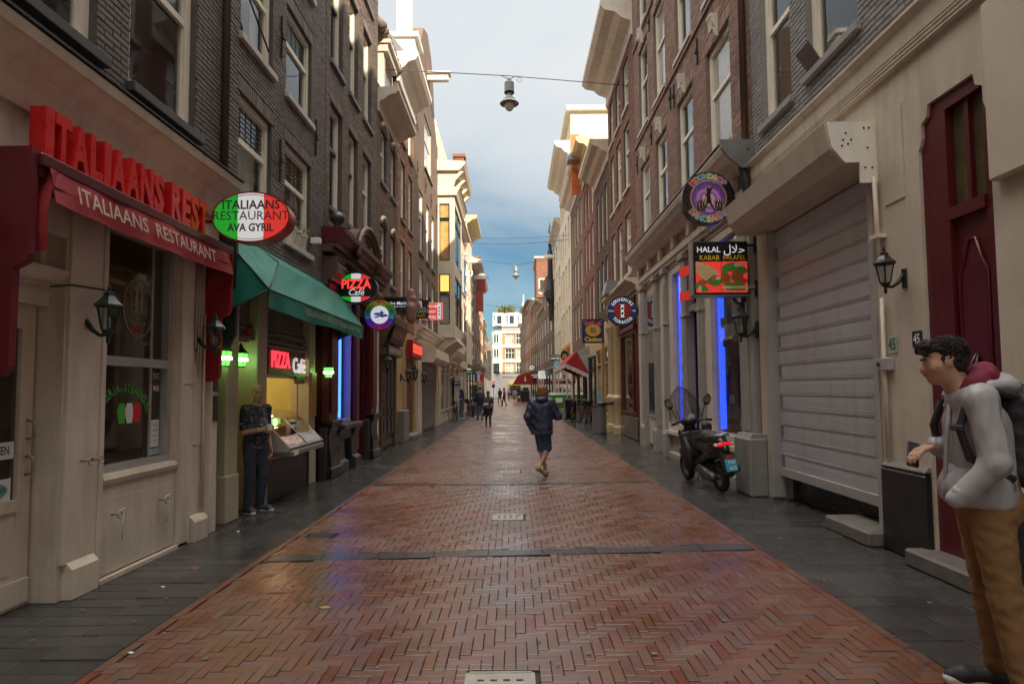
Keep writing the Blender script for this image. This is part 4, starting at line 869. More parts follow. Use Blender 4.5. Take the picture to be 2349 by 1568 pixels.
for i in range(22):
    u, z = rgc.uniform(11.5, 12.6), rgc.uniform(1.0, 3.1); a, b = rgc.uniform(.06, .16), rgc.uniform(.06, .2)
    part('poster', boxes(FL, [(u, u + a * 1.6, z, z + b, -.94 + i * .003, -.935 + i * .003)]), mat('poster_%d' % (i % 5), ((.55, .5, .5), (.2, .35, .6), (.5, .3, .3), (.5, .5, .2), (.15, .4, .3))[i % 5], .5, .4, 20), B3)
for i in range(9):
    u = 11.58 + i * .12; t = MB().lathe([(.04, 0), (.05, .02), (.05, .14), (.02, .18), (.022, .22)], FL.P(u, .985, -.3 - .1 * (i % 3)), 8); part('jar', t, mat('jar_%d' % (i % 3), ((.5, .3, .1), (.3, .1, .1), (.5, .5, .45))[i % 3], .3), B3, True)
NEON = mat('blue_neon', (.1, .2, .9), .4, emit=(.025, .09, 1), estr=3.2)
part('neon_tube', MB().tube([FL.P(12.42, 1.0, -.14), FL.P(12.42, 3.22, -.14)], .028, 8), NEON, B3, True)
part('neon_tube', MB().tube([FL.P(11.56, 1.3, -.2), FL.P(11.56, 3.2, -.2)], .01, 8), NEON, B3, True)
B = FL.mb(); B.bbox(11.4, 12.8, .82, .92, -.05, .26, .02); B.prism([(0, .0), (0, .2), (.2, .2), (.25, .12), (.6, .1), (.7, .16), (.82, .2), (.82, 0)], 11.36, 11.9); B.prism([(0, .0), (0, .2), (.2, .2), (.25, .12), (.6, .1), (.7, .16), (.82, .2), (.82, 0)], 12.42, 12.85); B.box(11.9, 12.42, .62, .82, 0, .12); part('stone_base', B, STONED, B3)
B = FL.mb(); B.prism([(11.92 + (.25 + .25 * math.cos(a)) * .96, .12 + .45 * max(0, math.sin(a))) for a in np.linspace(PI, 0, 13)], .012, .02, axis=2); part('cellar_vent', B, BLACK, B3)
part('shop_door', boxes(FL, [(13.12, 13.8, .1, 3.2, -.5, -.44), (13.2, 13.72, .3, .9, -.44, -.42), (13.2, 13.72, 1.1, 2.2, -.44, -.43)]), RW, B3)
# ---------- generic row house builder for the rest of the street
def house(F, u0, u1, top, m, label, holes=(), frame=None, pane=PANE, sill=None, name='row_house', gz=3.5, ground=None, cprof=None, cmat=None, d=.12, rail=.6, mull=0, lod=1, arch=False, bricks=None, curtain=None, z0=0, fw=.07, sash=None, core=-.3, back=8, nparts=120):
    t = thing(name, label, 'building', F.P((u0 + u1) / 2, 0, 0))
    wall(F, u0, u1, gz, top, list(holes), d + .04, MORT if bricks else m, t, 'upper_wall', core=core, back=back)
    if bricks: brickwork(F, u0, u1, gz, top, list(holes), bricks, t, nparts=nparts, soldiers=[(a - .05, b + .05, dd, .18) for a, b, c, dd in holes])
    if ground is not None: wall(F, u0, u1, z0, gz, [], 0, ground, t, 'ground_wall', core=None); part('ground_body', boxes(F, [(u0, u1, z0, gz, -back, -.02)]), ground, t)
    for i, (a, b, c, dd) in enumerate(holes):
        window(F, a, b, c, dd, t, frame or TRIM, pane if not isinstance(pane, (list, tuple)) else pane[i % len(pane)], sill, d=d, fw=fw, rail=rail, mull=mull, lod=lod, curtain=None if curtain is None else curtain[i % len(curtain)], sash=sash)
    if cprof: cornice(F, u0 - .05, u1 + .05, cprof, cmat or CREAM2, t)
    return t
def grid(cols, rows): return [(a, b, c, d) for c, d in rows for a, b in cols]
def crown(z, h, w): return [(z, -.02), (z, .06), (z + h * .12, .09), (z + h * .15, .05), (z + h * .4, .06), (z + h * .5, w * .35), (z + h * .66, w * .55), (z + h * .72, w * .86), (z + h * .85, w), (z + h, w), (z + h, -.02)]
def shopfront(F, t, u0, u1, z1, frame, bays, glassm=GLD, z0=.55, inner=DARKIN, d=.25, kinds=None):
    """posts, stall riser, panes and fascia of a shop, standing proud of the wall"""
    for a, b in bays:
        B = boxes(F, [(a, b, 0, z0, -.02, .05), (a, a + .07, z0, z1, -.02, .08), (b - .07, b, z0, z1, -.02, .08), (a + .07, b - .07, z1 - .08, z1, -.02, .08), (a + .07, b - .07, z0, z0 + .06, -.02, .1), (a + .07, b - .07, z1 - .7, z1 - .64, -.02, .07)])
        f = part('shop_window', B, frame, t)
        part('pane', F.mb().quad((a + .07, z0 + .06, .03), (b - .07, z0 + .06, .03), (b - .07, z1 - .08, .03), (a + .07, z1 - .08, .03)), glassm, f)
def lantern(F, u, z, w0, label, group=None, col=DKG, gl=GL, s=1.0, arm='down'):
    """six-sided wall lantern on a curved arm; local x points out of the wall"""
    t = thing('wall_lantern', label, 'wall lantern', F.P(u, z, 0), 0 if F.s < 0 else PI, group)
    x = .24 * s
    B = MB(); B.bbox(0, .03 * s, -.04 * s, .04 * s, -.14 * s, .1 * s, .012 * s); part('back_plate', B, col, t, local=True)
    B = MB(); B.tube([(.02 * s, 0, .02 * s), (.09 * s, 0, -.07 * s), (.16 * s, 0, -.12 * s), (x, 0, -.11 * s)], [.03 * s, .022 * s, .018 * s, .02 * s], 7); B.lathe([(.012 * s, -.2 * s), (.02 * s, -.16 * s), (.015 * s, -.13 * s), (.05 * s, -.09 * s), (.06 * s, -.07 * s), (.0, -.068 * s)], (x, 0, 0), 10); part('arm', B, col, t, True, True)
    B = MB()
    for k in range(6): a = 2 * PI * k / 6; B.tube([(x + .06 * s * math.cos(a), .06 * s * math.sin(a), -.07 * s), (x + .105 * s * math.cos(a), .105 * s * math.sin(a), .15 * s)], .007 * s, 4)
    part('cage', B, col, t, False, True)
    part('glass', MB().lathe([(.056 * s, -.07 * s), (.1 * s, .15 * s)], (x, 0, 0), 6), gl, t, False, True)
    part('bulb', MB().lathe([(.0, -.06 * s), (.018 * s, -.05 * s), (.02 * s, .03 * s), (.0, .07 * s)], (x, 0, 0), 8), LETW, t, True, True)
    part('roof', MB().lathe([(.135 * s, .15 * s), (.13 * s, .165 * s), (.09 * s, .2 * s), (.05 * s, .25 * s), (.045 * s, .28 * s), (.015 * s, .3 * s), (.018 * s, .33 * s), (.003 * s, .37 * s)], (x, 0, 0), 6), col, t, False, True)
    return t
PANEW = mat('pane_painted_bright', (.55, .55, .53), .06, .25, .7, 0, spec=.7)  # pale base colour stands in for bright reflection on the glass
# fourth house: brown brick, arched window heads, white cornice
H4 = house(FL, 15.1, 17.72, 8.75, MORTL, 'narrow brown brick house with arched window heads under a heavy pale cornice', grid(((15.45, 16.15), (16.75, 17.4)), ((4.45, 5.85), (6.95, 8.35))), sill=STONE, gz=3.45, ground=mat('brown_timber_front', (.10, .07, .05), .6, .3, 6, .2, 40), cprof=crown(8.6, .62, .55), bricks=mat('warm_brown_brick', (.17, .11, .08), .72, .2, 2, .3, 90, island=.25), lod=0, d=.13)
for z in (5.85, 8.35):
    for a, b in ((15.45, 16.15), (16.75, 17.4)):
        B = MB(); B.tube([FL.P((a + b) / 2 + (b - a) * .62 * math.cos(q), z - .12 + .32 * math.sin(q), .04) for q in np.linspace(.35, PI - .35, 11)], .05, 6); part('arched_head', B, CREAM2, H4, True)
part('mansard', FL.mb().prism([(9.2, .1), (10.9, -.9), (10.9, -4), (9.2, -4)], 15.1, 17.7), mat('blue_grey_slate', (.16, .18, .19), .5, .2), H4)
B = boxes(FL, [(15.8, 17.0, 9.2, 10.6, -1.4, .0), (15.75, 17.05, 10.55, 10.75, -1.4, .12), (15.7, 17.1, 10.75, 10.85, -1.4, .2)]); part('dormer', B, CREAM2, H4)
part('dormer_pane', boxes(FL, [(15.95, 16.85, 9.45, 10.45, .0, .015)]), PANE, H4)
TILE = mat('grey_brown_tile', (.17, .135, .105), .7, .3, 6, .2, 40, island=.25)
t0 = None
for i in range(9):
    for j in range(3):
        B = MB(); u, z, w0 = 15.2 + i * .28, 10.95 + j * .22, .1 - j * .22; B.tube([FL.P(u + .14, z - .02, w0), FL.P(u + .14, z + .24, w0 - .24)], .13, 6); part('roof_tile', B, TILE, H4, True)
B = boxes(FL, [(15.5, 16.9, .1, 2.5, .0, .04), (15.3, 15.45, 0, 2.55, 0, .1), (17.0, 17.15, 0, 2.55, 0, .1), (15.2, 17.3, 2.45, 2.62, 0, .22), (15.2, 17.3, 3.2, 3.42, 0, .4)]); B.prism([(2.62, .0), (2.62, .12), (3.25, .38), (3.3, .0)], 15.2, 17.3); part('timber_front', B, MATS['brown_timber_front'], H4)
for a in (15.55, 16.05, 16.55): part('door_leaf', boxes(FL, [(a, a + .42, .35, 2.35, .04, .07), (a + .06, a + .36, .45, .8, .07, .09), (a + .06, a + .36, .9, 1.1, .07, .09), (a + .1, a + .32, 1.25, 2.2, .07, .075)]), mat('black_brown_door', (.035, .026, .02), .4), H4)
part('signboard', FL.mb().prism([(2.75, .24), (2.75, .28), (3.22, .44), (3.22, .4)], 15.35, 17.1), mat('dark_maroon_board', (.07, .012, .012), .4), H4)
part('signboard_letters', lettering(MB(), 'PADRE MARIA', lambda x, y, d: FL.P(16.22 + x, 2.99 + y, .362 + y * .34 + d), .28, bold=.02, xs=.9), mat('pale_red_letters', (.55, .25, .2), .5), H4)
part('lower_signboard', boxes(FL, [(15.25, 17.15, 2.46, 2.68, .23, .27)]), BLACK, H4)
part('signboard_letters', lettering(MB(), 'ARGENTIJNS RESTAURANT', FL.frame(16.2, 2.57, .272), .15, bold=.01, xs=.85), LETW, H4)
# fifth house: orange brick with a broad white cornice
H5 = house(FL, 17.75, 20.7, 11.4, MORTL, 'narrow orange brick house with a very broad white cornice and tall white windows', grid(((18.25, 18.95), (19.6, 20.3)), ((3.95, 6.1), (6.75, 8.6), (9.2, 10.7))), frame=WHITE, pane=[PANEB, PANE, PANEW], sill=STONE, gz=3.4, ground=mat('ochre_plaster', (.52, .37, .17), .6, .12, stain=.3), cprof=crown(10.75, .9, .62), cmat=WHITE, bricks=BKO, lod=0)
part('mansard', FL.mb().prism([(11.7, .2), (13.0, -.8), (13.0, -4), (11.7, -4)], 17.8, 20.6), MATS['blue_grey_slate'], H5)
B = boxes(FL, [(19.1, 20.0, 11.7, 12.9, -1.5, .3), (19.0, 20.1, 12.9, 13.05, -1.5, .42)]); part('hoist_dormer', B, WHITE, H5)
DB5 = part('door', boxes(FL, [(18.9, 20.35, .1, 2.55, -.01, .03), (19.0, 19.6, .3, 2.3, .03, .05), (19.66, 20.25, .3, 2.3, .03, .05)]), WOOD, H5)
part('step', FL.mb().bbox(18.8, 20.4, 0, .16, 0, .3, .02), STONE, H5); part('pillar_base', FL.mb().bbox(17.85, 18.75, 0, .95, 0, .2, .02), STONE, H5)
part('pilaster', boxes(FL, [(18.7, 18.88, .1, 3.1, 0, .08), (20.4, 20.68, 0, 3.2, 0, .1)]), MATS['ochre_plaster'], H5)
t = thing('red_lightbox_sign', 'bright red letter box sign over the brown door', 'sign', FL.P(19.5, 2.85, .2)); part('box', FL.mb().bbox(18.7, 20.6, 2.55, 3.1, .12, .3, .02), RED, t)
part('letters', lettering(MB(), 'STEAKHOUSE', FL.frame(19.65, 2.82, .31), .36, bold=.03, xs=.75, ext=.02), mat('red_neon2', (.6, .03, .02), .4, emit=(1, .06, .03), estr=.35), t)
# sixth: tall brown gable house
H6 = house(FL, 20.75, 27.4, 12.6, matbrick('plain_brown_brick', (.19, .125, .09)), 'tall brown brick gable house with hoist beam and rows of white windows', grid(((21.9, 22.9), (23.7, 24.6), (25.3, 26.2)), ((3.95, 6.0), (6.6, 8.9))) + [(23.2, 25.3, 10.2, 12.3)], frame=WHITE, pane=[PANEW, PANE], sill=STONE, gz=3.4, ground=CREAM2, lod=0)
B = FL.mb(); B.prism([(21.0, 12.6), (27.2, 12.6), (26.4, 13.2), (25.9, 14.6), (25.2, 15.6), (24.1, 16.0), (23.0, 15.6), (22.3, 14.6), (21.8, 13.2)], -.4, 0, axis=2); part('gable', B, MATS['plain_brown_brick'], H6)
B = boxes(FL, [(24.0, 24.25, 14.05, 14.3, -.3, .85), (23.9, 24.35, 14.3, 14.36, -.3, .95)]); B.tube([FL.P(24.12, 14.05, .7), FL.P(24.12, 13.9, .7)], .02, 5); part('hoist_beam', B, WHITE, H6)
part('chimney', boxes(FL, [(22.2, 22.9, 12.6, 16.6, -.9, -.42)]), WHITE, H6)
for u, z in ((21.4, 9.4), (23.4, 9.5), (25.0, 9.4), (26.8, 9.5)): anchor(FL, u, z, H6)
B = boxes(FL, [(22.2, 25.8, 0.05, 2.55, .02, .05)]); 
for k in range(25): z = .1 + k * .098; B.prism([(z, .05), (z + .02, .085), (z + .07, .085), (z + .09, .05)], 22.2, 25.8)
part('roller_shutter', B, mat('grey_brown_shutter', (.18, .16, .15), .4, .15, metal=.3), H6)
part('shutter_box', FL.mb().prism([(2.55, 0), (2.55, .5), (2.7, .62), (3.05, .6), (3.1, .05)], 22.0, 26.4), CREAM2, H6)
part('pilaster', boxes(FL, [(21.0, 21.7, 0, 3.3, 0, .12), (21.75, 22.1, 0, 3.3, 0, .08), (26.0, 26.4, 0, 2.6, 0, .12), (27.0, 27.35, 0, 3.3, 0, .12)]), CREAM2, H6)
cornice(FL, 20.8, 27.4, crown(3.3, .5, .3), CREAM2, H6)
# seventh: white house with a boxed bay
H7 = house(FL, 27.45, 31.6, 13.6, mat('cream_painted_wall', (.66, .585, .45), .55, .08, stain=.25), 'white house with a projecting boxed bay and deep bracketed cornice', [], gz=3.5, ground=CREAM2)
B = boxes(FL, [(27.5, 31.3, 3.9, 4.5, 0, .75), (27.5, 31.3, 6.8, 7.4, 0, .75), (27.5, 31.3, 10.05, 10.4, 0, .75), (27.5, 27.75, 4.5, 6.8, .53, .75), (27.5, 27.75, 7.4, 10.05, .53, .75), (31.05, 31.3, 4.5, 6.8, .53, .75), (31.05, 31.3, 7.4, 10.05, .53, .75), (27.5, 27.62, 4.5, 6.8, .0, .06), (27.5, 27.62, 7.4, 10.05, .0, .06)])
B.prism([(3.9, 0), (3.9, .8), (3.75, .85), (3.6, .6), (3.4, .3), (3.1, .1), (3.1, 0)], 27.6, 31.2); part('bay_structure', B, MATS['cream_painted_wall'], H7)
for i, (z0, z1) in enumerate(((4.5, 5.9), (5.95, 6.8), (7.4, 9.3), (9.35, 10.05))):
    f = part('bay_window', MB().box(WL + .06, WL + .1, 27.5, 27.56, z0, z1).box(WL + .49, WL + .53, 27.5, 27.56, z0, z1).box(WL + .1, WL + .49, 27.5, 27.56, z0, z0 + .05).box(WL + .1, WL + .49, 27.5, 27.56, z1 - .05, z1), DKG, H7)
    part('pane', MB().quad((WL + .1, 27.54, z0), (WL + .49, 27.54, z0), (WL + .49, 27.54, z1), (WL + .1, 27.54, z1)), (PANEB, mat('warm_lit_pane', (.45, .25, .06), .2, .3, emit=(1, .55, .12), estr=.35), mat('wooden_room_pane', (.42, .25, .09), .1, .5, 2), MATS.get('wooden_room_pane') or PANEB)[i], f)
    f2 = part('bay_window', boxes(FL, [(27.8, 31.0, z0, z0 + .06, .68, .73), (27.8, 31.0, z1 - .06, z1, .68, .73)] + [(u, u + .08, z0, z1, .68, .73) for u in (27.8, 29.35, 30.92)]), DKG, H7)
    part('pane', FL.mb().quad((27.8, z0, .7), (31, z0, .7), (31, z1, .7), (27.8, z1, .7)), PANE, f2)
cornice(FL, 27.35, 31.4, [(10.4, 0), (10.4, .85), (10.55, .9), (10.7, 1.0), (10.75, 1.05), (10.8, 0)], MATS['cream_painted_wall'], H7)
cornice(FL, 27.2, 31.6, [(11.5, 0), (11.5, 1.0), (11.7, 1.2), (11.8, 1.25), (11.9, 1.3), (11.98, 0)], MATS['cream_painted_wall'], H7)
for u in (27.4, 28.6, 29.9, 31.1): part('bracket', FL.mb().prism([(10.8, 0), (10.8, .7), (11.1, .8), (11.5, 1.2), (11.5, 0)], u, u + .2), MATS['cream_painted_wall'], H7)
part('finial', MB().lathe([(.3, 0), (.2, .3), (.25, .5), (.1, .9), (.02, 1.2)], FL.P(28.2, 13.6, -.4), 10), WHITE, H7)
shopfront(FL, H7, 27.5, 31.5, 3.0, CREAM2, [(27.9, 29.4), (29.8, 31.2)])
# eighth: slim cream bay house, ninth: stepped gable
H8 = house(FL, 31.65, 37.5, 10.6, MATS['cream_painted_wall'], 'cream house with shallow bay windows beside the stepped brick gable', [], gz=3.5, ground=matbrick('red_brown_far_brick', (.20, .09, .06)))
part('bay_structure', FL.mb().box(32, 37, 3.6, 10.2, 0, .45).prism([(3.6, 0), (3.6, .5), (3.3, .4), (3.0, 0)], 32, 37), MATS['cream_painted_wall'], H8)
for z0, z1 in ((4.3, 6.2), (7.0, 9.4)):
    f = part('bay_window', MB().box(WL + .08, WL + .4, 31.96, 31.99, z0, z1), WHITE, H8); part('pane', MB().box(WL + .12, WL + .36, 31.94, 31.958, z0 + .06, z1 - .06), PANEB, f)
    for u in (32.4, 34.0, 35.6):
        f = part('bay_window', boxes(FL, [(u, u + 1.1, z0, z1, .45, .48)]), WHITE, H8); part('pane', boxes(FL, [(u + .08, u + 1.02, z0 + .08, z1 - .08, .482, .49)]), PANE, f)
    part('balcony_rail', MB().tube([FL.P(31.9, z0 + .1, .5), FL.P(37, z0 + .1, .5)], .03, 5), IRON, H8)
cornice(FL, 31.9, 37.2, crown(10.2, .5, .8), CREAM2, H8)
part('roof', FL.mb().prism([(10.6, .1), (13.2, -2.2), (13.2, -5), (10.6, -5)], 31.7, 37.4), mat('orange_roof_tile', (.42, .12, .035), .7, .35, 5, .5, 14, island=.2), H8)
SG9 = matbrick('stepped_gable_brick', (.30, .125, .07))
H9 = house(FL, 37.6, 44, 10.5, SG9, 'red brick stepped gable house with white stone blocks', grid(((38.6, 39.6), (40.4, 41.4), (42.2, 43.2)), ((4.2, 6.2), (7.2, 9.4))), frame=WHITE, pane=[PANE, PANEB], gz=3.5, ground=CREAM2)
for i in range(7):
    w_ = 3.2 - i * .45; z = 10.5 + i * .72; part('gable_step', boxes(FL, [(40.8 - w_, 40.8 + w_, z, z + .72, -.5, 0)]), SG9, H9)
    part('step_coping', boxes(FL, [(40.8 - w_ - .06, 40.8 - w_ + .46, z + .722, z + .82, -.55, .12), (40.8 + w_ - .46, 40.8 + w_ + .06, z + .722, z + .82, -.55, .12)]), WHITE, H9)
for i in range(9):
    z = 4.2 + i * 1.1
    for u in (37.62, 39.8, 41.6, 43.5): part('stone_block', boxes(FL, [(u, u + .45, z, z + .3, 0, .09)]), WHITE, H9)
    part('stone_block', MB().box(WL - .5, WL + .02, 37.59, 37.598, z + .4, z + .65), WHITE, H9)
part('gable_side', MB().box(WL - .5, WL - .001, 37.55, 37.59, 10.4, 14.5), SG9, H9)
part('chimney', boxes(FL, [(40.4, 41.2, 15.5, 17.2, -.5, .15), (40.3, 41.3, 17.2, 17.4, -.6, .25), (40.3, 41.3, 16.4, 16.5, -.55, .2)]), SG9, H9)
# ================================================================ right side
# ---------- cream house with the roller shutter and the dark red door
R1 = thing('cream_corner_building', 'cream plastered ground floor with grey brick above, dark red door and roller shutter', 'building', (WR, 5, 0))
hr = [(4.5, 5.3, 0, 3.98), (6.0, 8.58, .0, 3.74)]
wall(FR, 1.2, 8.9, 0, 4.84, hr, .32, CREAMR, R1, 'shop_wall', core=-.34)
uph = [(7.62, 8.52, 5.26, 7.6), (6.12, 7.2, 5.3, 7.6), (3.6, 5.0, 5.3, 7.6)]
wall(FR, 1.2, 8.9, 4.84, 16.5, uph, .16, BKG, R1, 'upper_wall', core=-1.0)  # height out of view raised to keep the sun off the left fronts
brickwork(FR, 2.0, 8.9, 4.86, 8.6, uph, BKG, R1, L=.215, H=.064, proud=.012)
SILLR = mat('mauve_grey_sill', (.26, .235, .23), .5, .12, 4)
for i, (a, b, c, d) in enumerate(uph): window(FR, a, b, c, d, R1, TRIM, GL, SILLR, d=.14, fw=.11, rail=.55, curtain=(2, None, 0)[i], sillp=.07, sash=IRON if i == 1 else None)
part('room', boxes(FR, [(1.3, 8.8, 5.0, 5.1, -1.0, -.2), (1.3, 8.8, 7.8, 7.9, -1.0, -.2)]), DARKIN, R1)
t = thing('propped_casement', 'small pane propped open at the sill of the right dark upper window', 'window vent', FR.P(7.02, 5.44, .02)); part('vent_frame', FR.mb().hexa([(6.86, 5.31, .0), (7.18, 5.31, .0), (7.18, 5.33, .02), (6.86, 5.33, .02), (6.86, 5.53, .14), (7.18, 5.53, .14), (7.18, 5.55, .16), (6.86, 5.55, .16)]), METAL, t); 
B = FR.mb(); B.prism([(4.62, -.02), (4.62, .05), (4.80, .06), (4.845, .11), (4.87, .11), (4.87, -.02)], 1.2, 8.9)
for z in (4.5, 4.54, 4.58): B.prism([(z, -.02), (z, .035), (z + .012, .05), (z + .026, .05), (z + .036, .035), (z + .036, -.02)], 1.2, 8.9)
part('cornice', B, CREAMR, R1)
part('sign_panel', FR.mb().bbox(2.0, 4.44, 3.05, 4.4, 0, .08, .015), mat('beige_panel', (.53, .47, .37), .5, .08, 2), R1)
# door
FD = Fac(1, WR - .17)
DR = part('door', boxes(FD, [(4.5, 4.62, .15, 3.98, -.30, -.22), (5.0, 5.3, .15, 3.98, -.30, -.2), (4.62, 5.0, 2.92, 3.02, -.3, -.2), (4.62, 5.0, 3.86, 3.98, -.3, -.2), (4.62, 5.0, .15, 2.92, -.31, -.25), (4.78, 4.82, 3.02, 3.86, -.3, -.23)]), REDD, R1)
part('pane', FD.mb().quad((4.62, 3.02, -.27), (5.0, 3.02, -.27), (5.0, 3.86, -.27), (4.62, 3.86, -.27)), mat('olive_dark_pane', (.085, .07, .035), .08, .4, 3, 0, spec=.7), DR)
B = FD.mb(); pts = [(4.66, .5), (4.96, .5), (4.96, 2.45), (4.90, 2.55), (4.85, 2.72), (4.77, 2.72), (4.72, 2.55), (4.66, 2.45)]; B.prism(pts, -.25, -.235, axis=2); part('door_panel', B, REDD, DR)
B = MB(); B.tube([FD.P(u, z, -.232) for u, z in pts + pts[:1]], .014, 6); part('panel_moulding', B, REDD, DR, True)
B = MB(); B.lathe([(.0, 0), (.05, .0), (.05, .015)], FD.P(4.81, 1.72, -.235), 10, 'x'); B.tube([FD.P(4.80, 1.8, -.23), FD.P(4.78, 1.7, -.19), FD.P(4.81, 1.64, -.18), FD.P(4.84, 1.7, -.19), FD.P(4.82, 1.8, -.23)], .012, 6); part('door_knocker', B, mat('dark_bronze', (.06, .04, .03), .35, metal=.7), DR, True)
for u in (4.5, 5.3):
    s = 1 if u < 5 else -1; B = FR.mb(); B.prism([(u, 3.98), (u + s * .14, 3.98), (u + s * .12, 3.88), (u + s * .05, 3.84), (u + s * .05, 3.72), (u + s * .03, 3.66), (u, 3.62)], -.2, .0, axis=2); part('corner_bracket', B, CREAMR, R1)
part('door_step', FR.mb().bbox(3.9, 5.4, 0, .15, -.3, .22, .02), mat('step_stone', (.13, .115, .10), .5, .3, 6, .25, 60, stain=.5), R1)
part('inner_step', FR.mb().bbox(4.5, 5.2, .15, .3, -.34, -.1, .015), MATS['step_stone'], R1)
part('shutter_step', FR.mb().bbox(5.96, 6.8, 0, .15, -.3, .2, .02), mat('worn_step', (.17, .15, .13), .55, .4, 5, .3, 50, stain=.6), R1)
for a, b in ((5.32, 5.95), (1.2, 4.48)):
    part('plinth', FR.mb().bbox(a, b, 0, .78, -.02, .07, .02).bbox(a, b, .78, .80, -.02, .06, .006), mat('worn_black_plinth', (.02, .019, .018), .35, .4, 5, .25, 50), R1)
    part('plinth_cap', FR.mb().prism([(.80, 0), (.80, .055), (.84, .02), (.84, 0)], a, b), STONE, R1)
# roller shutter
SH = part('roller_shutter', boxes(FR, [(6.06, 8.52, .42, 3.74, -.16, -.13)]), mat('shutter_gap', (.06, .055, .05), .6), R1)
SLT = mat('shutter_slat', (.53, .53, .545), .4, .07, 1.6, .05, 30, metal=.3, stain=.3, stcol=(.16, .14, .125)); nsl = 16; h = (3.72 - .45) / nsl
for k in range(nsl):
    z = .45 + k * h; B = FR.mb(); B.prism([(z + .003, -.13), (z + .003, -.104), (z + h * .5, -.101), (z + h - .034, -.103), (z + h - .030, -.094), (z + h - .022, -.094), (z + h - .019, -.103), (z + h - .015, -.094), (z + h - .006, -.094), (z + h - .003, -.106), (z + h - .003, -.13)], 6.06, 8.52); part('slat', B, SLT, SH)
B = FR.mb()
for k in range(0, nsl, 2):
    z = .45 + k * h
    for u in (6.13, 8.45): B.box(u - .025, u + .025, z + .02, z + h - .03, -.099, -.088)
part('slat_clip', B, METAL, SH, kind='stuff')
part('bottom_rail', FR.mb().bbox(6.06, 8.52, .33, .45, -.14, -.08, .008), GALV, SH)
for a, b in ((5.99, 6.07), (8.51, 8.60)): part('guide_rail', FR.mb().bbox(a, b, 0.15 if a < 7 else .03, 3.74, -.15, .03, .008), GALV, SH)
part('dark_gap', boxes(FR, [(6.06, 8.52, .02, .34, -.3, -.25)]), BLACK, R1)
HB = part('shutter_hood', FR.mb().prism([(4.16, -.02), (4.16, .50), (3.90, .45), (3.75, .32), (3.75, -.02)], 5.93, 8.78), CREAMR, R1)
part('hood_cap', FR.mb().prism([(4.165, .0), (4.165, .49), (3.905, .44), (3.755, .315), (3.755, .17), (3.55, .17), (3.55, .0)], 5.905, 5.928), WHITE, HB)
B = MB()
for z, w0 in ((4.05, .3), (3.98, .25), (3.98, .33), (3.94, .28), (3.92, .34), (4.1, .07), (4.1, .12), (3.9, .09), (3.7, .05), (3.7, .12)): p = FR.P(5.903, z, w0); B.lathe([(.0, -.004), (.011, -.003), (.011, 0)], p, 6, 'y')
part('hood_screw', B, IRON, HB)
B = MB(); B.tube([FR.P(5.88, 3.6, .05), FR.P(5.86, 2.76, .05)], .022, 8); B.tube([FR.P(5.87, 2.4, .03), FR.P(5.87, .86, .03)], .02, 8); part('conduit', B, CREAM, R1, True); part('conduit_clip', boxes(FR, [(5.8, 5.94, 2.98, 3.02, .0, .09)]), CREAM2, R1)
part('junction_plate', boxes(FR, [(5.5, 5.8, 3.28, 4.16, 0, .012)]), CREAMR, R1)
t = thing('house_number', 'small green house number plate 45 on the cream wall beside the shutter', 'number plate', FR.P(5.78, 1.94, 0)); part('plate', FR.mb().bbox(5.70, 5.84, 1.86, 2.02, 0, .012, .004), mat('pale_green_plate', (.30, .38, .30), .5), t); part('digits', lettering(MB(), '45', FR.frame(5.77, 1.94, .013), .15, bold=.02, xs=.75), mat('dark_green_digits', (.03, .12, .06), .5), t)
t = thing('house_number', 'dark blue enamel house number plate 45 beside the red door', 'number plate', FR.P(5.42, 1.96, 0)); part('plate', FR.mb().bbox(5.35, 5.48, 1.89, 2.04, 0, .012, .004), mat('dark_enamel', (.02, .025, .05), .25), t); part('digits', lettering(MB(), '45', FR.frame(5.415, 1.965, .013), .12, bold=.02, xs=.75), LETW, t)
t = thing('key_switch_box', 'small grey key switch box on the wall under the green number plate', 'switch box', FR.P(5.82, 1.78, 0)); part('box', FR.mb().bbox(5.76, 5.93, 1.70, 1.82, 0, .07, .008), GALV, t); part('switch', MB().lathe([(.02, 0), (.02, -.012), (.0, -.013)], FR.P(5.9, 1.76, .07), 8, 'x'), IRON, t)
lantern(FR, 5.55, 2.55, 0, 'black six-sided lantern on the cream wall between shutter and red door', col=BLACK, s=.78, group=None)
NEON2 = mat('blue_led', (.05, .1, .8), .4, emit=(.02, .08, 1), estr=.55)
# ---------- brown brick house with the grey dancewear shopfront
R2 = thing('dancewear_shop_building', 'brown brick house with carved white keystones over a grey classical shopfront', 'building', (WR, 13, 0))
cs2 = ((9.75, 10.95), (11.8, 12.95), (13.85, 14.95), (15.65, 16.75)); rows2 = ((5.62, 7.66), (8.62, 10.95), (11.45, 13.4))
uph = grid(cs2, rows2)
wall(FR, 8.95, 17.5, 4.9, 14.8, uph, .16, MORTL, R2, 'upper_wall', core=-1.0)
brickwork(FR, 8.95, 17.5, 5.15, 13.6, uph, BKR, R2, H=.06, soldiers=[(a - .08, b + .08, d, .24) for a, b, c, d in uph])
KST = mat('carved_keystone', (.62, .56, .46), .6, .12, 5, .3, 60, stain=.4)
for i, (a, b, c, d) in enumerate(uph):
    window(FR, a, b, c, d, R2, TRIM, GL if i % 3 else PANEB, mat('pale_long_sill', (.5, .46, .4), .6, stain=.3), d=.13, fw=.1, rail=.58, curtain=(1, 0, 1, 2)[i % 4])
    m_ = (a + b) / 2; B = FR.mb(); B.prism([(d - .02, 0), (d - .02, .06), (d + .06, .10), (d + .14, .07), (d + .2, .11), (d + .3, .13), (d + .34, .15), (d + .38, .15), (d + .38, 0)], m_ - .10, m_ + .10); B.prism([(d + .1, 0), (d + .1, .12), (d + .18, .13), (d + .25, .10), (d + .25, 0)], m_ - .07, m_ + .07); part('keystone', B, KST, R2)
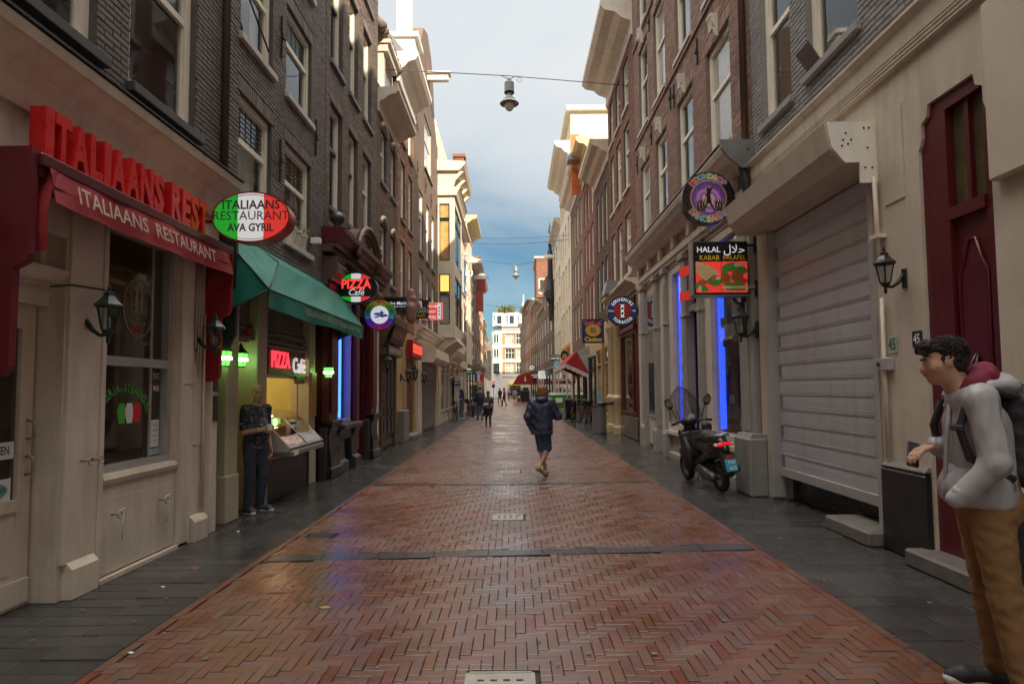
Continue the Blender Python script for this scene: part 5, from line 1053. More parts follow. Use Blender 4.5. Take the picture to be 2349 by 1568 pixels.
part('room', boxes(FR, [(9, 17.4, z, z + .1, -1.0, -.2) for z in (5.3, 8.1, 11.2)]), ROOM, R2)
for z in (8.42, 11.3): part('string_course', FR.mb().box(9.2, 17.4, z, z + .06, 0, .05), BKR, R2)
for u, z in ((11.4, 8.0), (13.4, 8.05), (13.1, 7.95), (15.3, 8.0), (17.1, 7.9), (11.4, 11.0), (15.3, 11.0)): anchor(FR, u, z, R2, .5)
part('downpipe', MB().tube([FR.P(9.05, 5.2, .07), FR.P(9.05, 13, .07)], .05, 10), mat('rust_pipe', (.10, .05, .035), .5), R2, True)
cornice(FR, 8.92, 16.9, [(4.82, -.02), (4.82, .1), (4.88, .14), (4.92, .2), (4.95, .36), (5.02, .40), (5.06, .44), (5.14, .47), (5.17, .47), (5.2, -.02)], CREAM2, R2)
part('cornice_cap', boxes(FR, [(8.9, 16.95, 5.2, 5.215, -.02, .49)]), METAL, R2)
part('cornice_end', FR.mb().prism([(4.8, -.02), (4.8, .2), (4.95, .38), (5.1, .5), (5.22, .52), (5.22, -.02)], 8.86, 8.91), METAL, R2)
part('frieze', boxes(FR, [(8.95, 16.9, 4.55, 4.82, -.3, .05)]), mat('coral_frieze', (.46, .27, .2), .55, .1, stain=.2), R2)
B = boxes(FR, [(8.95, 16.9, 4.42, 4.55, -.3, .12), (8.95, 16.9, 4.34, 4.42, -.3, .07)]); part('architrave', B, CREAM2, R2)
for k in range(7): u = 9.4 + k * 1.2; part('frieze_block', FR.mb().bbox(u, u + .22, 4.552, 4.82, .05, .15, .01), CREAM2, R2)
part('shop_reveal', boxes(FR, [(8.95, 16.9, 4.25, 4.34, -.5, .02)]), GREYP, R2)
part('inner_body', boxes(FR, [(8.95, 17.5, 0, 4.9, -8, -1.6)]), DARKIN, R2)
part('shop_floor', boxes(FR, [(8.95, 17.5, .02, .06, -1.6, -.1)]), STONED, R2)
part('infill_panel', boxes(FR, [(14.3, 15.0, .1, 4.25, -.16, -.02), (15.3, 16.4, .1, 4.25, -.16, -.02), (16.85, 17.5, .0, 4.9, -.16, 0.0)]), CREAM2, R2)
part('infill_frame', boxes(FR, [(15.45, 16.25, .8, 4.0, -.02, .02)]), GREYP, R2); part('pane', boxes(FR, [(15.52, 16.18, .9, 3.9, .021, .026)]), PANE, R2)
def col(u0, u1, base=True):
    B = FR.mb(); B.bbox(u0, u1, .6, 4.2, -.12, .08, .012); B.bbox(u0 + (u1 - u0) * .25, u1 - (u1 - u0) * .25, .9, 3.95, .08, .095, .006); B.bbox(u0 - .04, u1 + .04, 4.2, 4.34, -.12, .14, .012); B.bbox(u0 - .03, u1 + .03, 3.0, 3.06, -.1, .11, .008); B.prism([(.0, -.1), (.0, .14), (.5, .14), (.58, .1), (.6, -.1)], u0 - .03, u1 + .03)
    return part('pilaster', B, GREYP, R2)
for a, b in ((8.98, 9.5), (11.42, 11.66), (12.45, 12.75), (14.05, 14.3), (15.0, 15.3), (16.4, 16.85)): col(a, b)
part('pillar_base', FR.mb().bbox(8.72, 9.34, 0, .82, 0, .26, .02).prism([(.82, 0), (.82, .24), (.88, .2), (.88, 0)], 8.75, 9.3), mat('scuffed_grey_stone', (.25, .235, .21), .5, .15, 5, .15, stain=.4), R2)
for a, b in ((9.5, 11.42), (12.75, 14.05)):
    f = part('shop_window', boxes(FR, [(a, a + .14, .75, 4.25, -.16, .0), (b - .34, b, .75, 4.25, -.16, .0), (a + .14, b - .34, 4.1, 4.25, -.16, 0), (a, b, .6, .76, -.16, .06), (a, b, .52, .6, -.16, .1)]), CREAM2, R2)
    part('stall_riser', FR.mb().box(a, b, .1, .52, -.16, .0).prism([(.0, -.16), (0, .08), (.1, .08), (.13, .02), (.13, -.16)], a, b), GREYP, R2)
    part('pane', FR.mb().quad((a + .14, .76, -.08), (b - .34, .76, -.08), (b - .34, 4.1, -.08), (a + .14, 4.1, -.08)), GL, f)
    part('display_back', boxes(FR, [(a, b, .6, 4.3, -1.1, -1.05), (a, a + .05, .6, 4.3, -1.05, -.16), (a, b, .6, .72, -1.05, -.16)]), mat('display_lavender', (.10, .10, .13), .4, .3), R2)
    B = FR.mb()
    for k in range(22): z = .8 + k * .16; B.box(a + .1, b - .3, z, z + .008, -1.05, -1.04)
    part('slat_groove', B, IRON, R2, kind='stuff')
    part('neon_panel', boxes(FR, [(b - .39, b - .36, .8, 4.08, -.30 if a > 10 else -.23, -.13)]), NEON2, R2)
    part('neon_strip', boxes(FR, [(b - .40, b - .36, .8, 4.08, -1.03, -1.0)]), NEON2, R2)
    rg = random.Random(int(a * 10))
    for i in range(9):
        z = .85 + i * .36 + rg.uniform(-.05, .05); e_ = rg.uniform(-.3, -.14); part('shelf_goods', FR.mb().bbox(b - .47, b - .42, z, z + rg.uniform(.1, .24), e_ - rg.uniform(.06, .14), e_, .01), mat('goods_%d' % (i % 4), ((.04, .04, .06), (.3, .3, .36), (.2, .06, .1), (.03, .16, .2))[i % 4], .6, .4, 20), R2)
    for i in range(16):
        u, z = rg.uniform(a + .2, b - .9), rg.uniform(.8, 3.8); s1, s2 = rg.uniform(.12, .3), rg.uniform(.15, .4)
        part('hung_garment', boxes(FR, [(u, u + s1, z, z + s2, -1.0 + i * .004, -.99 + i * .004)]), mat('garment_%d' % (i % 6), ((.04, .04, .05), (.5, .5, .55), (.25, .08, .1), (.05, .3, .35), (.35, .2, .3), (.1, .1, .14))[i % 6], .7, .4, 15), R2)
B = FR.mb()
for i in range(26): u, z = RNG.uniform(9.7, 10.9), .76 + RNG.uniform(0, .22); B.bbox(u, u + .09, z, z + .1, -.5 - RNG.uniform(0, .3), -.42, .02)
part('pink_shoes', B, mat('pink_satin', (.5, .18, .3), .4, .3, 20, island=.4), R2, kind='stuff')
DD = part('shop_door', boxes(FR, [(11.66, 11.74, .06, 3.1, -.5, -.4), (12.37, 12.45, .06, 3.1, -.5, -.4), (11.74, 12.37, 2.98, 3.1, -.5, -.4), (11.74, 12.37, .06, .5, -.5, -.41), (11.66, 12.45, 3.1, 3.22, -.5, .0)]), GREYP, R2)
part('pane', FR.mb().quad((11.74, .5, -.45), (12.37, .5, -.45), (12.37, 2.98, -.45), (11.74, 2.98, -.45)), GLD, DD); part('transom_pane', FR.mb().quad((11.66, 3.22, -.45), (12.45, 3.22, -.45), (12.45, 4.25, -.45), (11.66, 4.25, -.45)), PANE, DD)
B = MB()
for z in (1.2, 1.75): B.tube([FR.P(11.84, z, -.44), FR.P(11.84, z, -.36)], .012, 6)
B.tube([FR.P(11.84, 1.1, -.36), FR.P(11.84, 1.85, -.36)], .017, 8); part('door_handle', B, METAL, DD, True)
part('cable_bundle', MB().tube([FR.P(8.9, 5.1, .1), FR.P(8.98, 4.9, .16), FR.P(8.92, 4.6, .12), FR.P(8.96, 4.3, .1)], .06, 6), IRON, R2, True)
lantern(FR, 8.95, 2.42, .09, 'weathered grey lantern on the scrolled bracket under the kebab sign', col=IRON, s=1.05)
t = thing('scroll_bracket', 'ornate dark iron scroll bracket above the grey lantern beside the shutter', 'bracket', FR.P(9.15, 2.9, .1)); B = MB()
for k in range(3): B.torus((-.08 - .06 * k, 0, .15 * k), .09, .02, 14, 5, 'y')
B.tube([(0, 0, -.6), (-.04, 0, -.2), (-.02, 0, .5)], .03, 6); part('scrollwork', B, IRON, t, True, True)
# ---------- red brick house with the souvenir shop
R3 = house(FR, 17.55, 22.3, 12.3, MORTL, 'red brick house with three window columns and a huge pale cornice', grid(((18.3, 19.2), (19.75, 20.6), (21.1, 21.85)), ((5.1, 7.0), (7.75, 9.8), (10.3, 11.85))), pane=[PANEB, PANE], sill=KST, gz=4.6, bricks=mat('red_house_brick', (.21, .085, .05), .72, .2, 2, .3, 90, island=.22), cprof=crown(12.0, 1.05, .95), lod=0)
BRW = mat('oxblood_shop_paint', (.11, .022, .016), .35, .2, 4, .06)
wall(FR, 17.55, 20.6, 0, 4.6, [(17.75, 20.4, .75, 3.3)], .4, BRW, R3, 'shop_wall', core=-1.6)
wall(FR, 20.6, 22.3, 0, 4.6, [(21.0, 21.9, .1, 2.9)], .4, mat('pale_ochre', (.56, .44, .25), .55, .1, stain=.3), R3, 'ochre_wall', core=-.6)
f = part('shop_window', boxes(FR, [(17.75, 17.85, .75, 3.3, -.1, .02), (20.3, 20.4, .75, 3.3, -.1, .02), (18.35, 18.45, .75, 3.3, -.1, .02), (17.85, 20.3, 3.2, 3.3, -.1, .03), (17.85, 20.3, .75, .83, -.1, .04), (17.7, 20.45, 3.3, 3.42, -.1, .12)] + [(17.9 + k * .35, 17.97 + k * .35, 3.42, 4.3, 0, .05) for k in range(8)]), BRW, R3)
part('pane', FR.mb().quad((17.85, .83, -.05), (20.3, .83, -.05), (20.3, 3.2, -.05), (17.85, 3.2, -.05)), GL, f)
part('stall_panel', FR.mb().bbox(17.7, 20.45, .05, .68, 0, .04, .01), mat('polished_panel', (.12, .09, .075), .25, .3), R3)
part('shop_back', boxes(FR, [(17.6, 20.5, .7, 3.4, -1.3, -1.25)]), ROOM, R3)
rg = random.Random(5)
for k in range(4): part('shop_shelf', boxes(FR, [(17.9, 20.3, 1.0 + k * .5, 1.02 + k * .5, -.9, -.3)]), METAL, R3)
for i in range(60):
    u, z = rg.uniform(17.9, 20.2), 1.02 + .5 * rg.randrange(4) if i > 12 else .84; a = rg.uniform(.05, .14); hh = rg.uniform(.08, .34)
    part('souvenir', FR.mb().bbox(u, u + a, z, z + hh, -.75 + rg.uniform(0, .3), -.36, .012), mat('souvenir_%d' % (i % 7), ((.5, .5, .48), (.3, .1, .06), (.1, .15, .3), (.5, .35, .08), (.05, .05, .05), (.3, .3, .32), (.12, .25, .14))[i % 7], .4, .4, 20), R3)
for k, c in enumerate(('b', 'w', 'r')): part('flag_stripe', boxes(FR, [(19.1 + k * .22, 19.32 + k * .22, 2.1, 2.55, -.26, -.25)]), {'b': mat('flag_blue', (.03, .08, .35), .7), 'w': LETW, 'r': LETR}[c], R3)
part('warm_lamp', boxes(FR, [(18.0, 18.25, 2.3, 2.9, -.8, -.7)]), mat('warm_shop_lamp', (.6, .3, .05), .5, emit=(1, .6, .2), estr=2.2), R3)
OCH = MATS['pale_ochre']
for u in (20.65, 21.95): part('column', MB().lathe([(.2, 0), (.2, .25), (.15, .3), (.15, 1.05), (.2, 1.12), (.2, 1.25), (.13, 1.32), (.12, 3.5), (.18, 3.6), (.2, 3.75)], FR.P(u + .12, .0, .06), 14), OCH, R3, 'auto')
part('ochre_door', boxes(FR, [(21.0, 21.9, .1, 2.9, -.3, -.2), (21.1, 21.45, .4, 2.6, -.2, -.18), (21.5, 21.8, .4, 2.6, -.2, -.18)]), OCH, R3)
cornice(FR, 17.5, 22.3, crown(4.4, .35, .35), KST, R3)
part('lead_hood', FR.mb().prism([(4.75, 0), (4.75, .5), (5.2, .4), (5.2, 0)], 20.5, 21.3), METAL, R3)
# ---------- further houses on the right
R4 = house(FR, 22.35, 26.2, 10.2, MORTL, 'dark brown brick house with three slender windows beside the red trimmed house', grid(((22.8, 23.4), (23.9, 24.5), (25.0, 25.6)), ((4.7, 6.6), (7.2, 9.4))), pane=[PANE], gz=4.2, ground=OCH, bricks=mat('umber_brick', (.125, .075, .055), .72, .2, 2, .3, 90, island=.22), cprof=crown(10.0, .85, .7), lod=0)
shopfront(FR, R4, 22.4, 26, 3.2, OCH, [(22.5, 23.7), (24.6, 26.0)]); part('orange_post', boxes(FR, [(24.05, 24.35, 0, 3.4, 0, .09)]), mat('orange_wood', (.38, .17, .03), .4), R4)
part('teal_panel', boxes(FR, [(24.7, 25.8, .6, 1.5, .045, .055)]), mat('turquoise_panel', (.08, .35, .38), .5), R4)
R5 = house(FR, 26.25, 30.6, 11.6, matbrick('red_trim_brick', (.22, .07, .05)), 'narrow deep red house with pale windows and an ochre cornice', grid(((26.8, 27.6), (28.2, 28.9), (29.4, 30.1)), ((4.6, 6.5), (7.1, 9.0), (9.5, 11.2))), pane=[PANEB, PANE], gz=3.8, ground=OCH, cprof=crown(11.6, 1.0, .8), cmat=mat('ochre_cornice', (.55, .41, .22), .5, .1))
part('hoist_box', FR.mb().box(27.9, 28.6, 12.2, 12.6, -.5, 1.0), METAL, R5)
part('orange_banner', boxes(FR, [(29.3, 29.36, 11.0, 14.0, .3, .7)]), mat('orange_sheet', (.7, .16, .03), .7, .3, 3, .4, 8), R5)
shopfront(FR, R5, 26.3, 30.5, 3.0, DKG, [(26.6, 28.2), (28.6, 30.2)])
R6 = house(FR, 30.65, 37.2, 12.4, matbrick('mid_brown_brick', (.20, .12, .08)), 'brown brick house with rows of pale windows behind the red striped awning', grid(((31.3, 32.2), (33.0, 33.9), (34.6, 35.5), (36.1, 36.8)), ((4.3, 6.2), (6.9, 8.8), (9.6, 11.6))), pane=[PANE, PANEB], gz=3.6, ground=CREAM2, cprof=crown(12.2, .7, .7), cmat=WHITE)
R7 = house(FR, 37.3, 45.5, 16.0, MATS['cream_painted_wall'], 'tall pale ornate building with a deep dentil cornice', grid(((38.2, 39.3), (40.3, 41.4), (42.3, 43.4), (44.1, 45.1)), ((4.6, 6.8), (7.6, 9.8), (10.6, 12.6), (13.4, 15))), pane=[PANE, PANEB], gz=3.6, ground=CREAM2, cprof=crown(15.6, 1.4, .95), cmat=KST)
part('attic', boxes(FR, [(38.5, 44, 17.2, 19.4, -3, -.2), (38.2, 44.3, 19.4, 19.7, -3.2, .1)]), MATS['cream_painted_wall'], R7); part('slate_roof', FR.mb().prism([(17.2, .3), (19, -.9), (19, -4), (17.2, -4)], 44.1, 45.4), MATS['blue_grey_slate'], R7)
for u in (38.9, 40.9, 42.9): part('swag', MB().lathe([(.05, 0), (.16, .2), (.1, .5), (.18, .7), (.05, 1)], FR.P(u, 3.5, .05), 8), mat('terracotta_ornament', (.4, .16, .07), .6, .3), R7, True)
# ================================================================ unseen houses added behind the camera to shade the near street, and far ones
for F, X0 in ((FL, 'left'), (FR, 'right')):
    for k, (a, b) in enumerate(((-9.5, 2.15 if X0 == 'left' else 1.15), (-24, -9.6))):
        house(F, a, b, (16.5, 16)[k], MATS['plain_brown_brick'], ('%s house behind the viewpoint, on the %s of the street' % (('plain brown brick', 'tall brown brick')[k], X0)), [(a + 1 + j * 2.2, a + 2.2 + j * 2.2, z, z + 1.9) for j in range(4) for z in (4.4, 7.2, 10)], gz=3.8, ground=CREAM2, pane=[PANE, PANEB])
class FacY(Fac):
    """a front that faces down the street towards the camera: u runs along X"""
    def __init__(s, Y): s.s = -1; s.X = 0; s.Y = Y
    def P(s, u, z, w): return (u, s.Y - w, z)
BF1 = matbrick('far_red_brick', (.26, .11, .065)); BF2 = matbrick('far_dark_brick', (.21, .145, .10)); BF3 = matbrick('far_orange_brick', (.40, .19, .08)); BFG = matbrick('far_grey_brown', (.27, .21, .155))
CPW = MATS['cream_painted_wall']
def far(F, u0, u1, top, m, label, n, rows, cm=CREAM2, ch=.7, cw=.5, panes=(PANE, PANEB), g=CREAM2, fr=WHITE, ww=.55):
    st = (u1 - u0) / n
    return house(F, u0, u1, top, m, label, grid([(u0 + st * (i + .5 - ww / 2), u0 + st * (i + .5 + ww / 2)) for i in range(n)], rows), frame=fr, pane=list(panes), gz=3.5, ground=g, cprof=crown(top - .1, ch, cw) if ch else None, cmat=cm)
R3L = ((4.2, 6.0), (6.8, 8.6), (9.4, 11.0)); R4L = R3L + ((11.8, 13.2),)
f = far(FL, 44.1, 50, 13.4, CPW, 'white house with an ochre boxed cornice past the stepped gable', 3, R3L, cm=mat('ochre_cornice2', (.56, .45, .24), .5, .1), ch=1.0, cw=.8)
B = boxes(FL, [(47, 47.3, 11.4, 11.7, 0, 1.0)]); part('hoist_beam', B, WHITE, f)
f = far(FL, 50.1, 57, 12.2, BF2, 'dark brick house with white stone blocks beside the hanging red banners', 3, R3L, ch=.5, cw=.7, g=BF2)
for i in range(8):
    part('stone_block', MB().box(WL - .3, WL + .05, 50.05, 50.09, 4 + i, 4.35 + i), WHITE, f); part('stone_block', boxes(FL, [(50.1, 50.6, 4 + i, 4.35 + i, 0, .06)]), WHITE, f)
part('hoist_beam', boxes(FL, [(53, 53.3, 11.2, 11.5, 0, 1.1)]), WHITE, f)
FL2 = Fac(-1, -3.55); far(FL2, 57.1, 66, 11.8, BF1, 'far red brick house on the left, second past the hanging banners', 3, R3L, ch=.6, cw=.8)
FL3 = Fac(-1, -3.75); far(FL3, 66.1, 76, 13.6, BF3, 'sunlit orange brick house far along the left side', 3, R4L, ch=.6, cw=.7)
FL4 = Fac(-1, -4.2); f = far(FL4, 76.1, 88, 9.4, BF1, 'lower far house on the left with an orange tiled roof', 3, R3L[:2], ch=.4, cw=.4)
part('roof', FL4.mb().prism([(9.6, .2), (13, -3), (13, -7), (9.6, -7)], 76.1, 88), MATS['orange_roof_tile'], f); part('gable_trim', FL4.mb().prism([(9.4, 0), (10.2, 0), (11.4, -1.2), (13.2, -3), (9.4, -3)], 75.9, 76.08), WHITE, f)
FL5 = Fac(-1, -4.7); far(FL5, 88.1, 100, 11.4, BFG, 'far brown house on the left close to the white corner building', 4, R3L, ch=.5, cw=.5)
FL6 = Fac(-1, -4.9); far(FL6, 100.1, 113, 10.4, BF2, 'last dark house on the left before the white corner building', 4, R3L, ch=.5, cw=.5)
for i, (u, z0, z1) in enumerate(((55.2, 9.3, 10.9), (52.5, 11.5, 12.5))): pass
t = thing('red_banner', 'upper rounded red banner hanging out over the street far along the left', 'banner', FL.P(55, 11, .6)); B = MB(); B.prism([(-3.3, 10.4), (-2.5, 10.4), (-2.5, 11.6), (-2.65, 11.85), (-2.9, 11.9), (-3.2, 11.85), (-3.3, 11.7)], 55, 55.08, axis=1); part('cloth', B, mat('faded_red_cloth', (.36, .07, .06), .7), t); part('pole', MB().tube([(WL, 55.1, 11.7), (-2.2, 55.1, 11.7)], .04, 6), IRON, t)
t = thing('red_banner', 'lower square red banner hanging out over the street far along the left', 'banner', FL.P(52, 9, .6)); B = MB(); B.prism([(-3.2, 8.2), (-2.55, 8.2), (-2.55, 9.9), (-3.2, 9.9)], 52, 52.08, axis=1); part('cloth', B, MATS['faded_red_cloth'], t); part('pole', MB().tube([(WL, 52.1, 9.8), (-2.3, 52.1, 9.8)], .04, 6), IRON, t)
# right, bending in towards the left
f = far(FR, 45.6, 53.5, 13.8, CPW, 'pale ornate house with a thin black spire and hoist beam', 3, R4L, ch=.8, cw=.5); part('hoist_beam', boxes(FR, [(52, 52.35, 12.8, 13.1, 0, .9)]), WHITE, f)
B = MB(); B.lathe([(.12, 7.5), (.2, 9), (.4, 9.5), (.4, 10.2), (.25, 11), (.22, 13), (.3, 13.2), (.12, 14), (.18, 14.3), (.05, 15.2), (.14, 15.4), (.02, 16.3)], FR.P(53.4, 0, .3), 8); part('spire', B, IRON, f)
class FacA(Fac):
    """a front on the right that bends in towards the left"""
    def P(s, u, z, w): return (s.X - .0435 * (u - 54) - w, u, z)
FR2 = FR3 = FR4 = FR5 = FR6 = FR7 = FacA(1, 3.45); far(FR2, 53.6, 62, 11.2, BF2, 'dark brown house behind the black spire on the right', 3, R3L, ch=.5, cw=.5)
far(FR3, 62.1, 70, 10.0, BFG, 'pale brown house with a curved cornice where the street bends, right side', 3, R3L[:2], cm=CREAM2, ch=.9, cw=.9)
f = far(FR4, 70.1, 80, 11.6, BF2, 'dark house with a square brick attic and white attic window, right side bend', 3, R3L, ch=.5, cw=.6)
part('attic', MB().box(2.75, 6, 70.6, 78, 12.2, 16.8), BF1, f); part('attic_roof', MB().box(2.5, 6.1, 70.5, 78.1, 16.8, 17.0), CREAM2, f); q = part('attic_window', MB().box(3.0, 4.1, 70.52, 70.58, 12.6, 14.4), WHITE, f); part('pane', MB().box(3.15, 3.95, 70.5, 70.515, 12.75, 14.25), PANE, q)
far(FR5, 80.1, 92, 12.6, BF3, 'ochre brick house far along the right side of the bend', 4, R3L, ch=.8, cw=.6, cm=WOOD)
f = far(FR6, 92.1, 101, 13.8, BF2, 'far dark house with rows of white windows, next to the last on the right', 4, R4L, ch=.6, cw=.5)
part('rooftop_railing', MB().tube([(1.6, 93, 14.6), (1.6, 93, 16), (1.6, 100, 16), (1.6, 100, 14.6)], .06, 5).tube([(1.6, 96, 14.6), (1.6, 96, 16)], .05, 5), WHITE, f)
far(FR7, 101.1, 106, 12.0, BFG, 'last far house on the right before the sunlit corner building', 3, R3L, ch=.6, cw=.5)
# sunlit corner building closing the street
FE = FacY(118); WH2 = mat('bright_white_stone', (.80, .77, .70), .5, .06, stain=.15)
E = house(FE, -2.2, 4.6, 13.2, matbrick('banded_brick', (.46, .27, .13)), 'white and brick corner building closing the far end of the street', grid([(-1.6, .2), (.5, 2.1), (2.5, 4.1)], ((4.4, 6.6), (7.4, 9.4), (10.2, 12.2))), frame=WH2, pane=[PANEB, PANE], gz=3.9, ground=WH2, cprof=crown(13.1, .7, .7), cmat=WH2, mull=2, d=.2)
for z in (3.95, 6.75, 9.6, 12.4): part('white_band', boxes(FE, [(-2.25, 4.65, z, z + .5, 0, .12)]), WH2, E)
B = MB(); B.prism([(-2.2, 118.0), (-2.6, 118.1), (-3.6, 118.5), (-4.3, 119.4), (-4.4, 121), (-2.2, 121)], 0, 12.9, axis=2); part('curved_corner', B, WH2, E)
for z in (4.6, 7.6, 10.4):
    q = part('corner_window', MB().box(-3.9, -2.75, 118.0, 118.2, z, z + 1.9), DKG if z < 5 else WH2, E); part('pane', MB().box(-3.75, -3.4, 117.96, 117.99, z + .15, z + 1.75), PANE, q); part('pane', MB().box(-3.25, -2.9, 117.96, 117.99, z + .15, z + 1.75), PANE, q)
part('corner_bay', MB().box(-4.0, -2.6, 117.9, 117.99, 6.6, 7.4).box(-4.0, -2.6, 117.9, 117.99, 9.6, 10.2), WH2, E)
part('mansard', FE.mb().prism([(13.8, -.2), (16.6, -1.2), (16.6, -6), (13.8, -6)], -4.0, 4.6), mat('pale_slate', (.45, .46, .46), .5, .15), E)
for u in (-3.4, -1.0, 1.2): q = part('dormer', boxes(FE, [(u, u + 1.4, 13.9, 16.3, -1.2, .05)]), WH2, E); part('pane', boxes(FE, [(u + .25, u + 1.15, 14.2, 15.8, .052, .06)]), PANE if u != 1.2 else WH2, q)
t = thing('roof_garden', 'bushy green plants growing on the roof of the far corner building', 'plants', (-1.4, 119.5, 16.7)); rg = random.Random(3); Vv, Ff = [], []
for i in range(420):
    c = Vector((rg.gauss(0, .9), rg.gauss(0, .4), abs(rg.gauss(.5, .4)))); n_ = len(Vv); a = Vector((rg.uniform(-1, 1), rg.uniform(-1, 1), rg.uniform(-1, 1))).normalized() * .22; b = a.orthogonal().normalized() * .14
    Vv += [c - a, c + b, c + a, c - b]; Ff.append((n_, n_ + 1, n_ + 2, n_ + 3))
npmesh('foliage', [tuple(v) for v in Vv], Ff, mat('garden_leaf', (.09, .11, .03), .7, .4, 5, 0, island=.35), t, kind='stuff'); part('planter', MB().box(-1.6, 1.6, -.4, .4, -.2, .15), WOOD, t, local=True)
part('yellow_awning', FE.mb().prism([(2.6, 0), (2.9, 0), (2.55, 1.3), (2.25, 1.3)], -.9, 1.6), mat('yellow_canvas', (.7, .45, .04), .7), E)
part('shop_window', boxes(FE, [(-.8, 1.5, .3, 2.5, .0, .05)]), PANE, E)
house(FacY(135), -20, -4.6, 12, BFG, 'blank brown house beyond the corner building, closing the left view', [], gz=3.5, ground=CREAM2, back=6)
house(FacY(150), 4, 30, 14, BFG, 'blank brown house beyond the corner building, closing the right view', [], gz=3.5, ground=CREAM2, back=6)
# shopfronts of the far ground floors
HN = {(WL, 31.8): 'cream bay house', (WL, 37.8): 'stepped gable', (WL, 44.3): 'ochre boxed cornice and dark brick', (-3.55, 57.3): 'far red brick house', (-3.75, 66.3): 'sunlit orange house', (WR, 31): 'brown house with the striped awning', (WR, 37.5): 'tall pale ornate buildings', (3.45, 54): 'house behind the black spire', (3.45, 62.4): 'curved cornice house', (3.45, 70.4): 'brick attic house'}
for F, a, b, m, st in ((FL, 31.8, 37.3, CREAM2, 2.6), (FL, 37.8, 43.8, CREAM2, 2.0), (FL, 44.3, 56.8, DKG, 3.1), (FL2, 57.3, 65.8, CREAM2, 2.8), (FL3, 66.3, 75.8, WOOD, 3.0), (FR, 31, 37, BRW, 2.9), (FR, 37.5, 53, CREAM2, 3.8), (FR2, 54, 61.8, DKG, 2.6), (FR3, 62.4, 69.8, CREAM2, 2.4), (FR4, 70.4, 79.8, BLACK, 3.1)):
    u = a; k = 0
    while u + st * .8 < b:
        t = thing('shopfront', '%s glazed shopfront, number %s along the %s' % ({CREAM2: 'cream', DKG: 'dark green', WOOD: 'brown', BRW: 'oxblood', BLACK: 'black'}[m], 'one two three four five six seven'.split()[k], 'left' if F.s < 0 else 'right'), 'shopfront', F.P(u, 0, 0), group='far shopfronts along the street'); shopfront(F, t, 0, 0, 2.9, m, [(u, u + st * .85)]); t['label'] = '%s shopfront on the %s, %s under the %s' % (('cream', 'dark green', 'brown', 'oxblood', 'black')[[CREAM2, DKG, WOOD, BRW, BLACK].index(m)], 'left' if F.s < 0 else 'right', ('first', 'second', 'third', 'fourth', 'fifth')[k], HN[(F.X, a)])
        part('fascia', boxes(F, [(u - .1, u + st * .85 + .1, 2.95, 3.4, 0, .12)]), m, t); u += st; k += 1
# ================================================================ signs
def board_frame(X, Y, Z): return lambda x, y, d: (X + x, Y - d, Z + y)
def ell(X, Z, rx, rz, n=40): return [(X + rx * math.cos(a), Z + rz * math.sin(a)) for a in np.linspace(0, 2 * PI, n, endpoint=False)]
def disc(name, X, Y, Z, rx, rz, y0, y1, m, t, n=40, r_in=None):
    B = MB()
    if r_in is None: B.prism(ell(X, Z, rx, rz, n), Y + y0, Y + y1, axis=1)
    else:
        o, i = ell(X, Z, rx, rz, n), ell(X, Z, rx * r_in, rz * r_in, n)
        for k in range(n): j = (k + 1) % n; B.quad((o[k][0], Y + y0, o[k][1]), (o[j][0], Y + y0, o[j][1]), (i[j][0], Y + y0, i[j][1]), (i[k][0], Y + y0, i[k][1]))
    return part(name, B, m, t)
def rim(name, X, Y, Z, rx, rz, y0, y1, m, t, n=40, th=.015):
    B = MB(); o, i = ell(X, Z, rx, rz, n), ell(X, Z, rx - th, rz - th, n)
    for k in range(n):
        j = (k + 1) % n; B.hexa([(i[k][0], Y + y0, i[k][1]), (o[k][0], Y + y0, o[k][1]), (o[j][0], Y + y0, o[j][1]), (i[j][0], Y + y0, i[j][1]), (i[k][0], Y + y1, i[k][1]), (o[k][0], Y + y1, o[k][1]), (o[j][0], Y + y1, o[j][1]), (i[j][0], Y + y1, i[j][1])])
    return part(name, B, m, t)
def bracket(t, X, Y, Z, s, m=IRON, y=.08):
    xw = WL if s < 0 else WR
    return part('bracket', MB().tube([(xw, Y + y, Z), (X, Y + y, Z)], .022, 6).box(xw - .02, xw + .02, Y + y - .05, Y + y + .05, Z - .12, Z + .12), m, t)
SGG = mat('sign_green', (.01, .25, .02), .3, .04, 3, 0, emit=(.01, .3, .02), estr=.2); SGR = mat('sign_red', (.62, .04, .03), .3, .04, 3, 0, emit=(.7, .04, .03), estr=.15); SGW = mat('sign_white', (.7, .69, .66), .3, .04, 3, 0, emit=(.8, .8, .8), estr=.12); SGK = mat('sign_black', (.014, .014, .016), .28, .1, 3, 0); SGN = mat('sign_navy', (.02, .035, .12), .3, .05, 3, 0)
# oval tricolour sign
X, Y, Z = -2.74, 6.3, 3.37; t = thing('oval_sign', 'oval green, white and red hanging sign of the Italian restaurant', 'sign', (X, Y, Z)); rx, rz = .405, .265
def ovalband(x0, x1, m):
    a = [x for x in np.linspace(x0, x1, 30)]; top = [(X + x, Z + rz * math.sqrt(max(0, 1 - (x / rx) ** 2))) for x in a]; bot = [(X + x, Z - rz * math.sqrt(max(0, 1 - (x / rx) ** 2))) for x in a[::-1]]
    B = MB(); B.prism(top + bot, Y - .002, Y + .002, axis=1); part('face', B, m, t)
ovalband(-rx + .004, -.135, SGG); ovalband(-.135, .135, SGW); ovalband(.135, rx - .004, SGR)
disc('casing', X, Y, Z, rx, rz, .003, .19, mat('sign_red_rim', (.30, .02, .02), .3), t); rim('rim', X, Y, Z, rx + .006, rz + .006, -.008, .01, MATS['sign_red_rim'], t)
fr = board_frame(X, Y - .003, Z)
